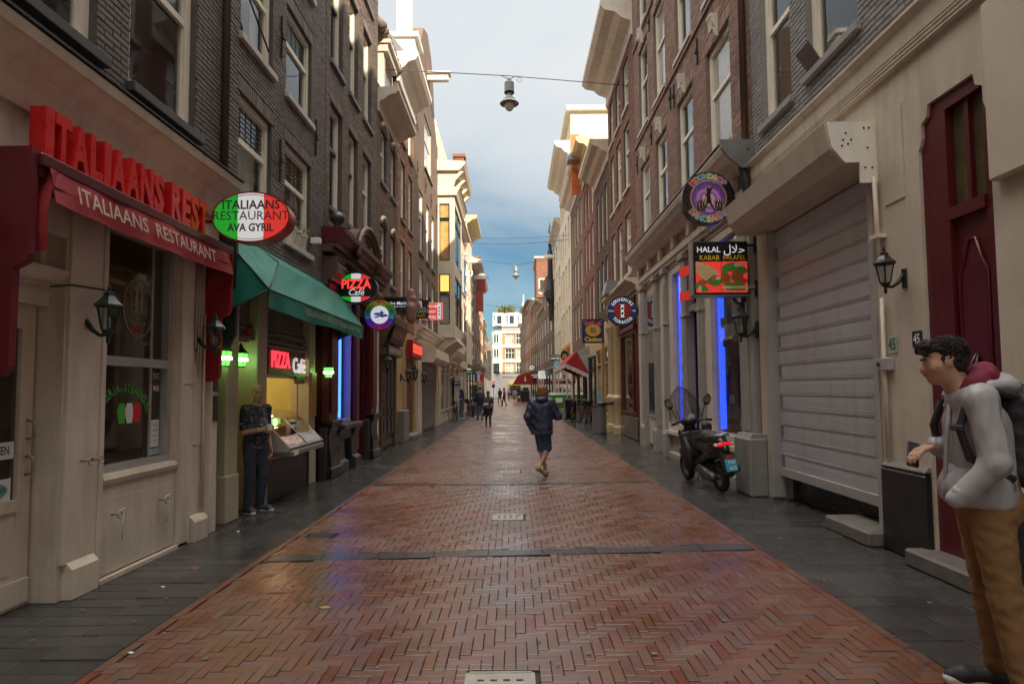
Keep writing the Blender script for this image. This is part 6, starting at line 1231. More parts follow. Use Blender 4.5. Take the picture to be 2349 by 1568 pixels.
part('lettering', lettering(lettering(lettering(MB(), 'ITALIAANS', lambda x, y, d: fr(x, y + .125, d), .133, bold=.022, xs=.95), 'RESTAURANT', lambda x, y, d: fr(x, y + .01, d), .133, xs=.98, bold=.004), 'AVA GYRIL', lambda x, y, d: fr(x, y - .115, d), .115, bold=.03, xs=.85), mat('charcoal_print', (.05, .045, .06), .5), t)
part('border_line', MB().tube([fr(.37 * math.cos(a), .235 * math.sin(a), 0) for a in np.linspace(1.15, 2.0, 12)], .003, 4).tube([fr(.37 * math.cos(a), .235 * math.sin(a), 0) for a in np.linspace(-2.0, -1.15, 12)], .003, 4), MATS['charcoal_print'], t)
bracket(t, X - .4, Y, Z - .02, -1, RED)
# pizza cafe oval
X, Y, Z = -2.93, 11.3, 3.46; t = thing('cafe_oval_sign', 'black oval PIZZA Café sign with a small tricolour above the rainbow disc', 'sign', (X, Y, Z)); rx, rz = .39, .30
disc('casing', X, Y, Z, rx, rz, .0, .2, SGK, t); rim('rim', X, Y, Z, rx + .008, rz + .008, -.01, .012, IRON, t); fr = board_frame(X, Y - .002, Z)
for x0, x1, m in ((-.27, -.09, SGG), (-.09, .09, SGW), (.09, .27, SGR)):
    for sgn in (1, -1):
        a = np.linspace(x0, x1, 8); top = [fr(x, sgn * .27 * math.sqrt(1 - (x / .36) ** 2), .002) for x in a]; bot = [fr(x, sgn * .165, .002) for x in a[::-1]]; part('tricolour', MB().poly(top + bot), m, t)
part('lettering', lettering(MB(), 'PIZZA', lambda x, y, d: fr(x, y + .06, d + .003), .235, bold=.03, xs=.86), mat('red_print', (.75, .03, .03), .4, emit=(1, .05, .04), estr=.3), t)
part('lettering', lettering(MB(), 'Café', lambda x, y, d: fr(x, y - .09, d + .003), .17, bold=.008, xs=.95, shear=.25), SGW, t); bracket(t, X - .3, Y, Z + .1, -1)
# rainbow disc
X, Y, Z = -2.86, 13.0, 3.16; t = thing('rainbow_disc_sign', 'round rainbow MAGIC MUSHROOM SEED BANK sign below the black oval one', 'sign', (X, Y, Z)); r = .335
m = mat('rainbow_print', (.5, .5, .5), .35, .05); nt = m.node_tree; g_ = nt.nodes.new('ShaderNodeNewGeometry'); s_ = nt.nodes.new('ShaderNodeSeparateXYZ'); nt.links.new(g_.outputs['Position'], s_.inputs[0]); rp = nt.nodes.new('ShaderNodeValToRGB'); nt.links.new(rng_map(nt, s_.outputs[2], Z - r, Z + r, 0, 1), rp.inputs[0])
cl = [(0, (.7, .03, .06)), (.12, (.75, .05, .35)), (.25, (.2, .05, .5)), (.36, (.02, .1, .6)), (.46, (.02, .45, .65)), (.56, (.02, .45, .1)), (.75, (.1, .5, .03)), (.86, (.75, .6, .02)), (.94, (.8, .25, .02)), (1, (.7, .05, .02))]
while len(rp.color_ramp.elements) < len(cl): rp.color_ramp.elements.new(.5)
for e_, (p_, c_) in zip(rp.color_ramp.elements, cl): e_.position = p_; e_.color = c_ + (1,)
nt.links.new(rp.outputs[0], nt.nodes['Principled BSDF'].inputs['Base Color'])
disc('casing', X, Y, Z, r, r, .0, .16, SGK, t); disc('rainbow_ring', X, Y, Z, r - .012, r - .012, -.003, 0, m, t, r_in=.62); disc('inner_rim', X, Y, Z, r * .62, r * .62, -.004, 0, SGK, t, r_in=.94); disc('centre', X, Y, Z, r * .585, r * .585, -.004, .001, SGW, t); fr = board_frame(X, Y - .005, Z)
B = MB(); arc_text(B, 'MAGIC MUSHROOM', fr, .075, .268, 90, 150, bold=.02, xs=.8); arc_text(B, 'SEED BANK', fr, .075, .268, 270, 88, flip=True, bold=.02, xs=.8); part('lettering', B, SGK, t)
rg = random.Random(2); B = MB()
for i in range(26): x, y = rg.gauss(0, .07), rg.gauss(0, .035); B.poly([fr(x + rg.uniform(.01, .035) * math.cos(a) * 1.8, y + rg.uniform(.008, .02) * math.sin(a), .001 + i * 1e-4) for a in np.linspace(0, 2 * PI, 8)[:-1]])
part('blue_emblem', B, mat('emblem_blue', (.05, .1, .4), .5, .5, 30), t, kind='stuff')
for s in (-1, 1): part('leaf_emblem', MB().poly([fr(s * .255 + q * math.cos(a), -.08 + q * math.sin(a), .002) for a, q in zip(np.linspace(0, PI, 11), [.05, .02, .055, .02, .06, .02, .06, .02, .055, .02, .05])]), LETY, t)
bracket(t, X - .3, Y, Z + .05, -1)
# black board of the next restaurant
def rect_sign(name, label, X0, X1, Z0, Z1, Y, m, lines, s, th=.08, trim=None, cat='sign', bpos=None):
    t = thing(name, label, cat, ((X0 + X1) / 2, Y, Z0)); part('board', MB().bbox(X0, X1, Y, Y + th, Z0, Z1, .008), m, t)
    if trim:
        e = .018; B = MB().box(X0 + e, X1 - e, Y - .006, Y, Z1 - e * 1.6, Z1 - e).box(X0 + e, X1 - e, Y - .006, Y, Z0 + e, Z0 + e * 1.6).box(X0 + e, X0 + e * 1.6, Y - .006, Y, Z0 + e, Z1 - e).box(X1 - e * 1.6, X1 - e, Y - .006, Y, Z0 + e, Z1 - e); part('border', B, trim, t)
    for txt, x, z, sz, mm, kw in lines: part('lettering', lettering(MB(), txt, board_frame((X0 + X1) / 2 + x, Y - .004, z), sz, **kw), mm, t)
    bracket(t, X0 if s < 0 else X1, Y, bpos or (Z1 - .08), s); return t
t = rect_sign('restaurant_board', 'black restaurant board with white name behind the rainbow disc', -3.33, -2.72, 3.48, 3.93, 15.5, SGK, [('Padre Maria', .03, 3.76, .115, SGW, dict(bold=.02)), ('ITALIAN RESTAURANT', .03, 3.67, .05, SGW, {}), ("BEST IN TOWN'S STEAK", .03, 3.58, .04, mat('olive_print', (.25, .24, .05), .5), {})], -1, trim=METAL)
V, Fq = sdf_mesh([('e', (0, 0, .3), (.10, .06, .10), None), ('e', (0, 0, .1), (.14, .07, .22), None), ('c', (0, 0, -.1), (.0, 0, -.35), .15, .12), ('e', (.07, -.03, .12), (.06, .05, .06), None)], .02, .06)
t = thing('cutout_figure', 'pinkish carved cutout figure at the edge of the black restaurant board', 'sign', (-2.62, 15.55, 3.75)); npmesh('figure', V, Fq, mat('pink_brown_carving', (.30, .16, .13), .5, .4, 12), t, True)
# cut-out grill sign with bull
X, Y, Z = -2.72, 17.5, 3.8; t = thing('grill_cutout_sign', 'ornate black cutout grill sign with a bull head and yellow lettering', 'sign', (X, Y, Z)); fr = board_frame(X, Y - .01, Z)
B = MB(); 
for z in (-.22, -.3): B.tube([fr(x, z + .03 * math.sin(x * 40), 0) for x in np.linspace(-.32, .32, 33)], .014, 4)
B.tube([fr(-.3, -.26, 0), fr(-.3, .15, 0), fr(.1, .15, 0)], .012, 4); B.tube([fr(.28, -.26, 0), fr(.28, .3, 0)], .012, 4); part('iron_scroll', B, IRON, t, True)
B = MB(); B.prism([(X + .02, Z + .05), (X + .1, Z + .14), (X + .08, Z + .3), (X + .0, Z + .34), (X + .03, Z + .4), (X + .13, Z + .34), (X + .25, Z + .34), (X + .33, Z + .4), (X + .34, Z + .32), (X + .27, Z + .28), (X + .25, Z + .12), (X + .2, Z - .12), (X + .15, Z - .15), (X + .12, Z - .12)], Y, Y + .04, axis=1); part('bull_head', B, IRON, t)
part('backing', MB().box(X - .3, X + .26, Y + .01, Y + .03, Z - .2, Z + .13), SGK, t)
part('lettering', lettering(lettering(MB(), 'ARGENTIJNS', lambda x, y, d: fr(x - .03, y + .09, d), .1, xs=.85), 'RESTAURANT', lambda x, y, d: fr(x - .02, y - .0, d), .12, xs=.78), LETW, t); part('lettering', lettering(MB(), 'GRINGO', lambda x, y, d: fr(x - .05, y - .12, d), .13, bold=.01, xs=.9), LETY, t); bracket(t, X - .3, Y, Z + .12, -1)
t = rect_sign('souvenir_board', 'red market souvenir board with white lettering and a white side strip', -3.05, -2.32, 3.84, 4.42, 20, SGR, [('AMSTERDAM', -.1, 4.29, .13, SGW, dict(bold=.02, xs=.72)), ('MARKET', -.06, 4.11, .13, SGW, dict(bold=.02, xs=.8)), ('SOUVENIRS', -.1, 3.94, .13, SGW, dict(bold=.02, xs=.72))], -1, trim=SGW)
part('side_strip', MB().box(-2.50, -2.38, 19.985, 19.999, 3.88, 4.38), SGW, t); part('cross_emblem', lettering(lettering(lettering(MB(), 'x', board_frame(-2.44, 19.98, 4.25), .12, bold=.02), 'x', board_frame(-2.44, 19.98, 4.14), .12, bold=.02), 'x', board_frame(-2.44, 19.98, 4.03), .12, bold=.02), SGK, t)
# dancewear disc
X, Y, Z = 3.02, 9.25, 4.46; t = thing('dancewear_disc_sign', 'round black MOONDROP DANCEWEAR sign with a purple dancer picture', 'sign', (X, Y, Z)); r = .40
disc('casing', X, Y, Z, r, r, .0, .17, mat('black_sign_casing', (.02, .02, .022), .3), t, 56); rim('rim', X, Y, Z, r + .006, r + .006, -.012, .02, MATS['black_sign_casing'], t, 56)
for k, (q, c) in enumerate((('ring_red', (.6, .15, .05)), ('ring_yellow', (.6, .5, .05)), ('ring_blue', (.08, .2, .55)))): disc('picture_ring', X, Y, Z, .285 - k * .009, .285 - k * .009, -.002 - k * .001, 0, mat(q, c, .4), t, 56, r_in=.97)
m = mat('purple_glow_print', (.4, .1, .5), .35, .1); nt = m.node_tree; g_ = nt.nodes.new('ShaderNodeTexCoord'); gr = nt.nodes.new('ShaderNodeVectorMath'); gr.operation = 'LENGTH'; mp_ = nt.nodes.new('ShaderNodeVectorMath'); mp_.operation = 'SUBTRACT'; mp_.inputs[1].default_value = (0, 0, -.03); nt.links.new(g_.outputs['Object'], mp_.inputs[0]); nt.links.new(mp_.outputs[0], gr.inputs[0])
wv = nmath(nt, 'MULTIPLY_ADD', noise(nt, g_.outputs['Object'], 6, 3), .09, gr.outputs['Value']); rp = nt.nodes.new('ShaderNodeValToRGB'); nt.links.new(rng_map(nt, wv, .03, .33, 0, 1), rp.inputs[0]); el = rp.color_ramp.elements
cl = [(0, (.9, .75, .85)), (.2, (.65, .2, .6)), (.32, (.8, .55, .8)), (.45, (.35, .05, .42)), (.6, (.6, .35, .7)), (.72, (.25, .08, .45)), (1, (.12, .04, .35))]
while len(el) < len(cl): el.new(.5)
for e_, (p_, c_) in zip(el, cl): e_.position = p_; e_.color = c_ + (1,)
nt.links.new(rp.outputs[0], nt.nodes['Principled BSDF'].inputs['Base Color']); disc('picture', X, Y, Z, .256, .256, -.003, .001, m, t, 48); fr = board_frame(X, Y - .005, Z)
def sil(B, pts, ox, oy, s=1, d=0): B.poly([fr(ox + x * s, oy + y * s, d) for x, y in pts])
man = [(-.02, .17), (-.035, .2), (-.03, .235), (-.005, .25), (.015, .235), (.02, .215), (.06, .265), (.085, .31), (.095, .305), (.07, .24), (.045, .18), (.03, .12), (.035, .05), (.05, -.02), (.085, -.1), (.11, -.16), (.09, -.16), (.05, -.08), (.01, -.02), (-.01, -.02), (-.05, -.1), (-.075, -.16), (-.095, -.16), (-.055, -.05), (-.035, .03), (-.03, .1), (-.06, .09), (-.055, .11), (-.03, .15)]
B = MB(); sil(B, [(x * 1.06, y * 1.02 - .003) for x, y in man], 0, -.06, .98, .001); small = [(-.02, -.14), (-.01, -.02), (-.03, .05), (-.02, .06), (0, 0), (.01, .03), (.025, .08), (.035, .075), (.02, 0), (.02, -.05), (.035, -.14), (.02, -.14), (.005, -.07), (-.005, -.14)]
for x in (-.17, -.125, -.08, .11, .15, .19): sil(B, [(a * 1.3, b * 1.1) for a, b in small], x, -.06 - abs(x) * .15, .9, .001)
part('gold_outline_figure', B, LETY, t); B = MB(); sil(B, man, 0, -.06, .93, .0025)
for x in (-.17, -.125, -.08, .11, .15, .19): sil(B, small, x, -.06 - abs(x) * .15, .88, .0025)
part('dancer_silhouette', B, SGK, t)
rb = [(.65, .06, .06), (.7, .25, .04), (.1, .3, .65), (.05, .45, .2), (.6, .6, .05), (.7, .3, .04), (.65, .08, .15), (.5, .08, .4), (.1, .25, .6)]
for txt, mid, span, fl in (('MOONDROP', 90, 92, False), ('DANCEWEAR', 270, 100, True)):
    B = MB(); arc_text(B, txt, lambda x, y, d: fr(x, y, d + .001), .115, .337, mid, span, fl, bold=.075, xs=.95); part('letter_outline', B, SGW, t); B = MB(); arc_text(B, txt, lambda x, y, d: fr(x, y, d + .0018), .115, .337, mid, span, fl, bold=.055, xs=.95); part('letter_edge', B, SGK, t)
    n = len(txt)
    for i, ch in enumerate(txt):
        B = MB(); a_ = mid + (-1 if not fl else 1) * (i - (n - 1) / 2) / (n - 1) * span; arc_text(B, ch, lambda x, y, d: fr(x, y, d + .0026), .115, .337, a_, 0, fl, bold=.03, xs=.95); part('letter', B, mat('sign_letter_%d' % i, rb[i], .4), t)
bracket(t, X + .3, Y, Z, 1)
# kebab board
X0, X1, Z0, Z1, Y = 2.66, 3.47, 2.91, 3.70, 8.9; t = thing('kebab_sign', 'square black lightbox HALAL KABAB FALAFEL with two food pictures', 'sign', ((X0 + X1) / 2, Y, Z0))
part('casing', MB().bbox(X0, X1, Y, Y + .16, Z0, Z1, .012), SGK, t); part('steel_edge', MB().box(X0 - .02, X0, Y - .01, Y + .17, Z0 - .01, Z1 + .01).box(X0 - .02, X1, Y - .01, Y + .17, Z0 - .025, Z0 - .001), METAL, t)
xm = (X0 + X1) / 2; cx0, cx1 = xm - .2, xm + .19; fr = board_frame(xm, Y - .004, Z0)
part('lettering', lettering(MB(), 'HALAL', lambda x, y, d: fr(x - .18, y + .665, d), .115, bold=.01, xs=1.0), SGW, t); part('lettering', lettering(MB(), '\uFEDD\uFEFC\uFEA3', lambda x, y, d: fr(x + .2, y + .67, d), .17, bold=.004, xs=1.0), SGW, t)
part('lettering', lettering(lettering(MB(), 'KABAB', lambda x, y, d: fr(x - .17, y + .545, d), .1, bold=.016, xs=.95), 'FALAFEL', lambda x, y, d: fr(x + .2, y + .545, d), .095, bold=.016, xs=.95), LETY, t)
part('picture_gap', MB().box(xm - .003, xm + .003, Y - .006, Y - .0042, Z0 + .03, Z0 + .49), SGK, t); part('picture_ground', MB().box(xm - .375, xm + .385, Y - .004, Y - .001, Z0 + .03, Z0 + .49), SGR, t)
def blob(B, x, y, rx, ry, d, rg, n=14, j=.25): B.poly([fr(x + rx * math.cos(a) * (1 + rg.uniform(-j, j)), y + ry * math.sin(a) * (1 + rg.uniform(-j, j)), d) for a in np.linspace(0, 2 * PI, n, endpoint=False)])
rg = random.Random(11); FPR = dict(wrap=(.72, .52, .26), meat=(.42, .16, .05), leaf=(.10, .28, .03), pale=(.75, .62, .32), fal=(.36, .11, .025), tom=(.6, .06, .03))
def pr_(nm): return mat('food_' + nm, FPR[nm], .5, .22, 25)
lay = [('leaf', -.31, .13, .07, .08), ('meat', -.29, .17, .06, .06), ('leaf', -.25, .08, .07, .035), ('pale', -.32, .09, .03, .045), ('tom', -.22, .19, .05, .02), ('leaf', -.10, .20, .11, .065), ('meat', -.12, .25, .06, .04), ('pale', -.05, .24, .04, .025), ('leaf', -.08, .15, .06, .03),
       ('pale', .2, .09, .185, .055), ('leaf', .15, .41, .13, .065), ('pale', .26, .435, .08, .03), ('leaf', .30, .36, .08, .06), ('leaf', .05, .33, .045, .09), ('fal', .06, .24, .075, .075), ('leaf', .18, .155, .17, .03), ('tom', .33, .2, .045, .05), ('fal', .23, .27, .09, .09), ('meat', .2, .075, .15, .02)]
for i, (nm, x, y, a, b) in enumerate(lay):
    B = MB(); blob(B, x, y, a, b, .003 + i * .0004, rg, 16, .06 if nm == 'fal' else .22); part('food_picture', B, pr_(nm), t)
B = MB(); B.poly([fr(x, y, .0135) for x, y in ((-.372, .485), (-.3, .475), (-.19, .43), (-.08, .36), (-.03, .3), (-.1, .29), (-.17, .25), (-.23, .2), (-.3, .25), (-.372, .33))]); part('wrap_picture', B, pr_('wrap'), t); part('wrap_fold', MB().tube([fr(-.36, .42, .014), fr(-.25, .38, .014), fr(-.12, .31, .014)], .004, 4), pr_('pale'), t)
for z in (.75, .1): bracket(t, X1, Y, Z0 + z, 1)
# red letter boxes on a pole behind it
t = thing('red_box_sign', 'pair of small red letter boxes on a dark pole behind the kebab sign', 'sign', FR.P(12, 3.4, .2))
part('letter_box', FR.mb().hexa([(11.8, 3.76, .08), (12.15, 3.76, .2), (12.15, 3.76, .26), (11.8, 3.76, .14), (11.8, 3.95, .08), (12.15, 3.95, .2), (12.15, 3.95, .26), (11.8, 3.95, .14)]), mat('lit_red_box', (.6, .03, .02), .4, emit=(1, .06, .04), estr=.06), t)
part('letter_box', FR.mb().hexa([(11.8, 3.28, .08), (12.15, 3.28, .2), (12.15, 3.28, .26), (11.8, 3.28, .14), (11.8, 3.45, .08), (12.15, 3.45, .2), (12.15, 3.45, .26), (11.8, 3.45, .14)]), MATS['lit_red_box'], t)
part('pole', FR.mb().box(11.85, 11.92, 3.4, 3.8, .1, .16).box(11.95, 12.1, 3.46, 3.74, .14, .17), SGN, t); part('pole_arm', FR.mb().box(11.87, 11.91, 3.6, 3.64, 0, .1), IRON, t)
# souvenirs tobacco disc
X, Y, Z = 3.13, 17.4, 3.76; t = thing('tobacco_disc_sign', 'round navy SOUVENIRS TOBACCO sign with three white crosses on red', 'sign', (X, Y, Z)); r = .43
disc('casing', X, Y, Z, r, r, 0, .2, SGK, t, 48); disc('face', X, Y, Z, r - .015, r - .015, -.003, .001, mat('navy_face', (.03, .055, .17), .35, .08), t, 48); disc('red_centre', X, Y, Z, .235, .235, -.005, -.002, mat('tobacco_red', (.5, .02, .02), .35), t, 40); part('black_pale', MB().box(X - .065, X + .065, Y - .007, Y - .0055, Z - .225, Z + .225), SGK, t); fr = board_frame(X, Y - .008, Z)
B = MB(); arc_text(B, 'SOUVENIRS', fr, .13, .325, 90, 112, bold=.02, xs=.85); arc_text(B, 'TOBACCO', fr, .13, .325, 270, 92, True, bold=.02, xs=.85); lettering(B, 'SINCE', lambda x, y, d: fr(x - .325, y, d), .06); lettering(B, '1955', lambda x, y, d: fr(x + .325, y, d), .06); part('lettering', B, SGW, t)
for z in (.14, 0, -.14):
    B = MB()
    for s in (1, -1): B.poly([fr(x, z + s * y, .001 + .0004 * (s > 0)) for x, y in ((-.06, -.04), (-.04, -.06), (.06, .04), (.04, .06))])
    part('cross_emblem', B, SGW, t)
bracket(t, X + .3, Y, Z + .05, 1)
# casino board
t = rect_sign('casino_sign', 'dark blue PLAY-IN Casino board with a golden roulette wheel', 2.6, 3.43, 3.26, 4.18, 23, SGN, [('Casino', 0, 3.40, .24, LETY, dict(bold=.03, xs=1.0)), ('OPEN', -.3, 4.09, .07, LETY, {}), ('24/7', .3, 4.09, .07, LETY, {})], 1, trim=LETK)
fr = board_frame(3.015, 22.995, 3.77); B = MB(); arc_text(B, 'PLAY-IN', lambda x, y, d: fr(x * 1.0, y * .8 - .02, d), .15, .385, 90, 85, bold=.02); part('lettering', B, SGR, t)
for rr, m_ in ((.29, LETY), (.265, SGN), (.255, mat('wheel_orange', (.65, .3, .05), .4)), (.2, LETY), (.165, mat('wheel_red', (.45, .05, .03), .4)), (.14, LETY), (.125, METAL)): disc('wheel_ring', 3.015, 22.99 - (.3 - rr) * .04, 3.75, rr, rr * .82, -.001, 0, m_, t, 32)
# farther signs
rect_sign('hotel_sign', 'small black HOTEL sign above the cyan square sign', 2.77, 3.4, 3.62, 4.07, 45, SGK, [('ROYAL PLAZA', 0, 3.98, .09, SGW, {}), ('HOTEL', 0, 3.78, .2, SGW, dict(bold=.02))], 1)
t = rect_sign('cyan_sign', 'small cyan square sign with a white swirl under the hotel sign', 2.95, 3.45, 3.05, 3.55, 45.1, mat('sign_cyan', (.02, .38, .58), .35), [('a', 0, 3.29, .2, SGW, {})], 1); part('ring', MB().torus((3.2, 45.08, 3.3), .17, .014, 20, 4, 'y'), SGW, t)
X, Y, Z = 3.1, 37, 3.55; t = thing('round_pub_sign', 'round black pub sign with a gold and red emblem by the red awning', 'sign', (X, Y, Z)); disc('casing', X, Y, Z, .26, .29, 0, .12, SGK, t); part('emblem', MB().poly([(X + .14 * math.cos(a), Y - .003, Z + .02 + .12 * math.sin(a)) for a in np.linspace(0, 2 * PI, 14)[:-1]]), mat('gold_print', (.35, .24, .06), .4, .5, 20), t); part('lettering', lettering(MB(), 'PLAIN', board_frame(X, Y - .005, Z), .1), LETY, t); part('red_band', MB().box(X - .16, X + .16, Y - .004, Y - .002, Z - .17, Z - .11), SGR, t); bracket(t, X + .2, Y, Z, 1)
rect_sign('lounge_sign', 'small black lounge cafe sign with a red top line', 1.9, 2.65, 2.62, 3.4, 65, SGK, [('LOUNGE', 0, 3.02, .2, SGW, dict(bold=.02)), ('CAFE', 0, 2.8, .2, SGW, dict(bold=.02)), ('BAR', 0, 3.24, .16, SGR, {})], 1)
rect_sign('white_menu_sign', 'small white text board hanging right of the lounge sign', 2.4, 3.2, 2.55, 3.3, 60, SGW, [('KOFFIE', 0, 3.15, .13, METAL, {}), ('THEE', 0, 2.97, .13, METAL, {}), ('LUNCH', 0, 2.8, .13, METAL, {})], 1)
X, Y, Z = 2.05, 69, 3.95; t = thing('blue_round_sign', 'small round white sign with a blue emblem above the lounge sign', 'sign', (X, Y, Z)); disc('casing', X, Y, Z, .3, .3, 0, .1, mat('sky_blue_sign', (.1, .4, .55), .4), t); disc('white_face', X, Y, Z, .24, .24, -.004, -.001, SGW, t); disc('emblem', X, Y, Z, .14, .1, -.008, -.005, mat('sign_cyan', (.02, .38, .58), .35), t, 10); bracket(t, X + .2, Y, Z, 1)
X, Y, Z = -2.63, 36, 2.62; t = thing('round_beer_sign', 'small round green beer sign with a red star on the left', 'sign', (X, Y, Z)); disc('casing', X, Y, Z, .2, .21, 0, .15, mat('beer_green', (.03, .2, .04), .3), t); part('star', MB().poly([(X + q * math.cos(a), Y - .004, Z + .06 + q * math.sin(a)) for a, q in zip(np.linspace(PI / 2, PI * 2.5, 11)[:-1], [.07, .03] * 5)]), SGR, t); part('lettering', lettering(MB(), 'Heineken', board_frame(X, Y - .004, Z - .05), .085), SGW, t); disc('pale_cap', X, Y, Z + .12, .14, .05, -.003, -.001, SGW, t); bracket(t, X - .15, Y, Z, -1)
X, Y, Z = -2.3, 40, 2.55; t = thing('tricolour_flag', 'small blue, white and red banner hanging under a black name board on the left', 'banner', (X, Y, Z))
for k, m_ in enumerate((MATS['flag_blue'], LETW, LETR)): part('stripe', MB().box(X - .26 + k * .17, X - .09 + k * .17, Y, Y + .02, Z - .45, Z), m_, t)
part('name_board', MB().box(X - .3, X + .3, Y - .01, Y + .04, Z + .03, Z + .16), SGK, t); part('lettering', lettering(MB(), "L'AMOUR", board_frame(X, Y - .015, Z + .095), .1), SGW, t); B = MB()
for k in range(4): B.torus((X - .25 + k * .17, Y, Z + .35 + .06 * (k % 2)), .1, .018, 12, 4, 'y')
B.tube([(WL, Y, Z + .25), (X + .35, Y, Z + .25)], .03, 5); part('iron_scroll', B, IRON, t, True)
t = thing('oval_white_sign', 'small pale oval sign past the tricolour banner', 'sign', (-2.1, 46, 3.4)); disc('casing', -2.1, 46, 3.4, .36, .24, 0, .1, mat('pale_green_sign', (.55, .6, .52), .4), t); bracket(t, -2.3, 46, 3.4, -1)
t = thing('street_name_plate', 'small dark blue street name plate on the cream doorway wall', 'street sign', FL.P(34, 1.9, .1)); part('plate', MB().box(-3.3, -2.95, 33.9, 33.93, 1.8, 2.0), SGN, t); part('lettering', lettering(MB(), 'OUDE HOOGSTR', board_frame(-3.12, 33.89, 1.9), .05), SGW, t); part('wall_stub', MB().box(-3.4, -2.9, 33.94, 34.2, 0, 2.3), CREAM2, t)
t = thing('no_entry_sign', 'red and white no entry sign with a blue panel on a post far away', 'traffic sign', (-2.6, 78, 0)); part('post', MB().tube([(-2.6, 78, 0), (-2.6, 78, 2.6)], .04, 6), METAL, t); part('red_disc', MB().prism(ell(-2.6, 2.4, .22, .22, 16), 77.9, 77.94, axis=1), SGR, t); part('white_bar', MB().box(-2.75, -2.45, 77.88, 77.895, 2.35, 2.45), SGW, t); part('blue_panel', MB().box(-2.8, -2.4, 77.9, 77.94, 1.75, 2.15), MATS['flag_blue'], t)
# wall lanterns farther along
for i, (F, u, z) in enumerate(((FL, 6.36, 2.0), (FL, 4.84, 1.98))): pass
lantern(FL, 4.8, 2.1, 0, 'dark green wall lantern on the pilaster left of the restaurant window', s=.84, group='lanterns on the restaurant front')
lantern(FL, 6.52, 2.1, 0, 'dark green wall lantern right of the restaurant window, before the white conduits', s=.84, group='lanterns on the restaurant front')
for F, u, z, lb in ((FL, 15.3, 2.15, 'grey lantern on the dark timber front beside the carved doors'), (FL, 18.3, 1.95, 'black lantern left of the brown door'), (FL, 19.6, 2.0, 'black lantern hanging in front of the brown door'), (FL, 21.6, 1.95, 'black lantern between brown door and the shutter')): lantern(F, u, z, .1, lb, col=IRON, s=1.0, group='lanterns along the left')
# ================================================================ hanging street lamps and wires
LMB = mat('street_lamp_grey', (.28, .29, .28), .4, .12, 8); LGL = mat('milk_glass_bulb', (.72, .62, .52), .25, .1, 4, 0)
def street_lamp(X, Y, Z, s, label):
    t = thing('hanging_street_lamp', label, 'street lamp', (X, Y, Z), group='lamps hung on wires over the street')
    part('lamp_body', MB().lathe([(.03, -.02), (.06, 0), (.06, -.08), (.12, -.09), (.14, -.11), (.14, -.38), (.125, -.4), (.09, -.42), (.095, -.5), (.13, -.58), (.18, -.6), (.19, -.66), (.17, -.67)], k=18), LMB, t, 'auto', True)
    part('shade', MB().lathe([(.18, -.63), (.22, -.68), (.28, -.73), (.27, -.74), (.15, -.70)], k=20), LMB, t, 'auto', True); part('glass_bulb', MB().lathe([(.14, -.7), (.145, -.78), (.12, -.87), (.07, -.93), (.02, -.95)], k=16), LGL, t, True, True)
    part('collar', MB().lathe([(.135, -.38), (.15, -.39), (.15, -.41), (.12, -.42)], k=16), IRON, t, True, True)
    part('yoke', MB().tube([(-.22, 0, .1), (0, 0, -.0), (.22, 0, .1)], .014, 5).torus((.3, 0, -.02), .07, .008, 16, 4, 'y'), LMB, t, True, True)
    t.scale = (s, s, s); return t
def wire(name, label, a, b, sag, r=.012, cat='wire', via=None):
    a, b = Vector(a), Vector(b); pts = []
    for i in range(25):
        q = i / 24; p = a.lerp(b, q)
        if via: v = Vector(via); qa = (v.x - a.x) / (b.x - a.x); p = a.lerp(v, q / qa) if q < qa else v.lerp(b, (q - qa) / (1 - qa))
        p.z -= sag * 4 * q * (1 - q); pts.append(p)
    return set_props(part(name, MB().tube(pts, r, 5), IRON, None, True), label, cat)
p1 = U(1168, 182, Y=17.3); street_lamp(p1.x, 17.3, p1.z, 1.0, 'grey lamp with round shade hanging on a wire over the street, nearest one')
wire('span_wire', 'thin wire across the street carrying the nearest hanging lamp', (WL, 16.2, U(893, 150, X=WL).z - .3), (WR, 18.4, U(1450, 170, X=WR).z), 0.0, via=(p1.x, 17.3, p1.z + .1))
p2 = U(1183, 610, Y=43); street_lamp(p2.x, 43, p2.z, 1.0, 'small grey lamp hanging on a wire far along the street')
wire('span_wire', 'thin wire across the street carrying the farther hanging lamp', (WL, 43, p2.z + .55), (WR, 43, p2.z + .55), 0.0, via=(p2.x, 43, p2.z + .1))
wire('span_wire', 'nearly straight wire across the street at cornice height between the lamps', (WL, 38, 11.1), (WR, 38, 11.2), .12); wire('span_wire', 'second straight wire just below the one at cornice height', (WL, 38.5, 10.95), (WR, 38.5, 11.05), .2)
wire('span_wire', 'low far wire across the street near the corner building', (-3.7, 70, 11.4), (2.4, 70, 11.2), .3, .015)
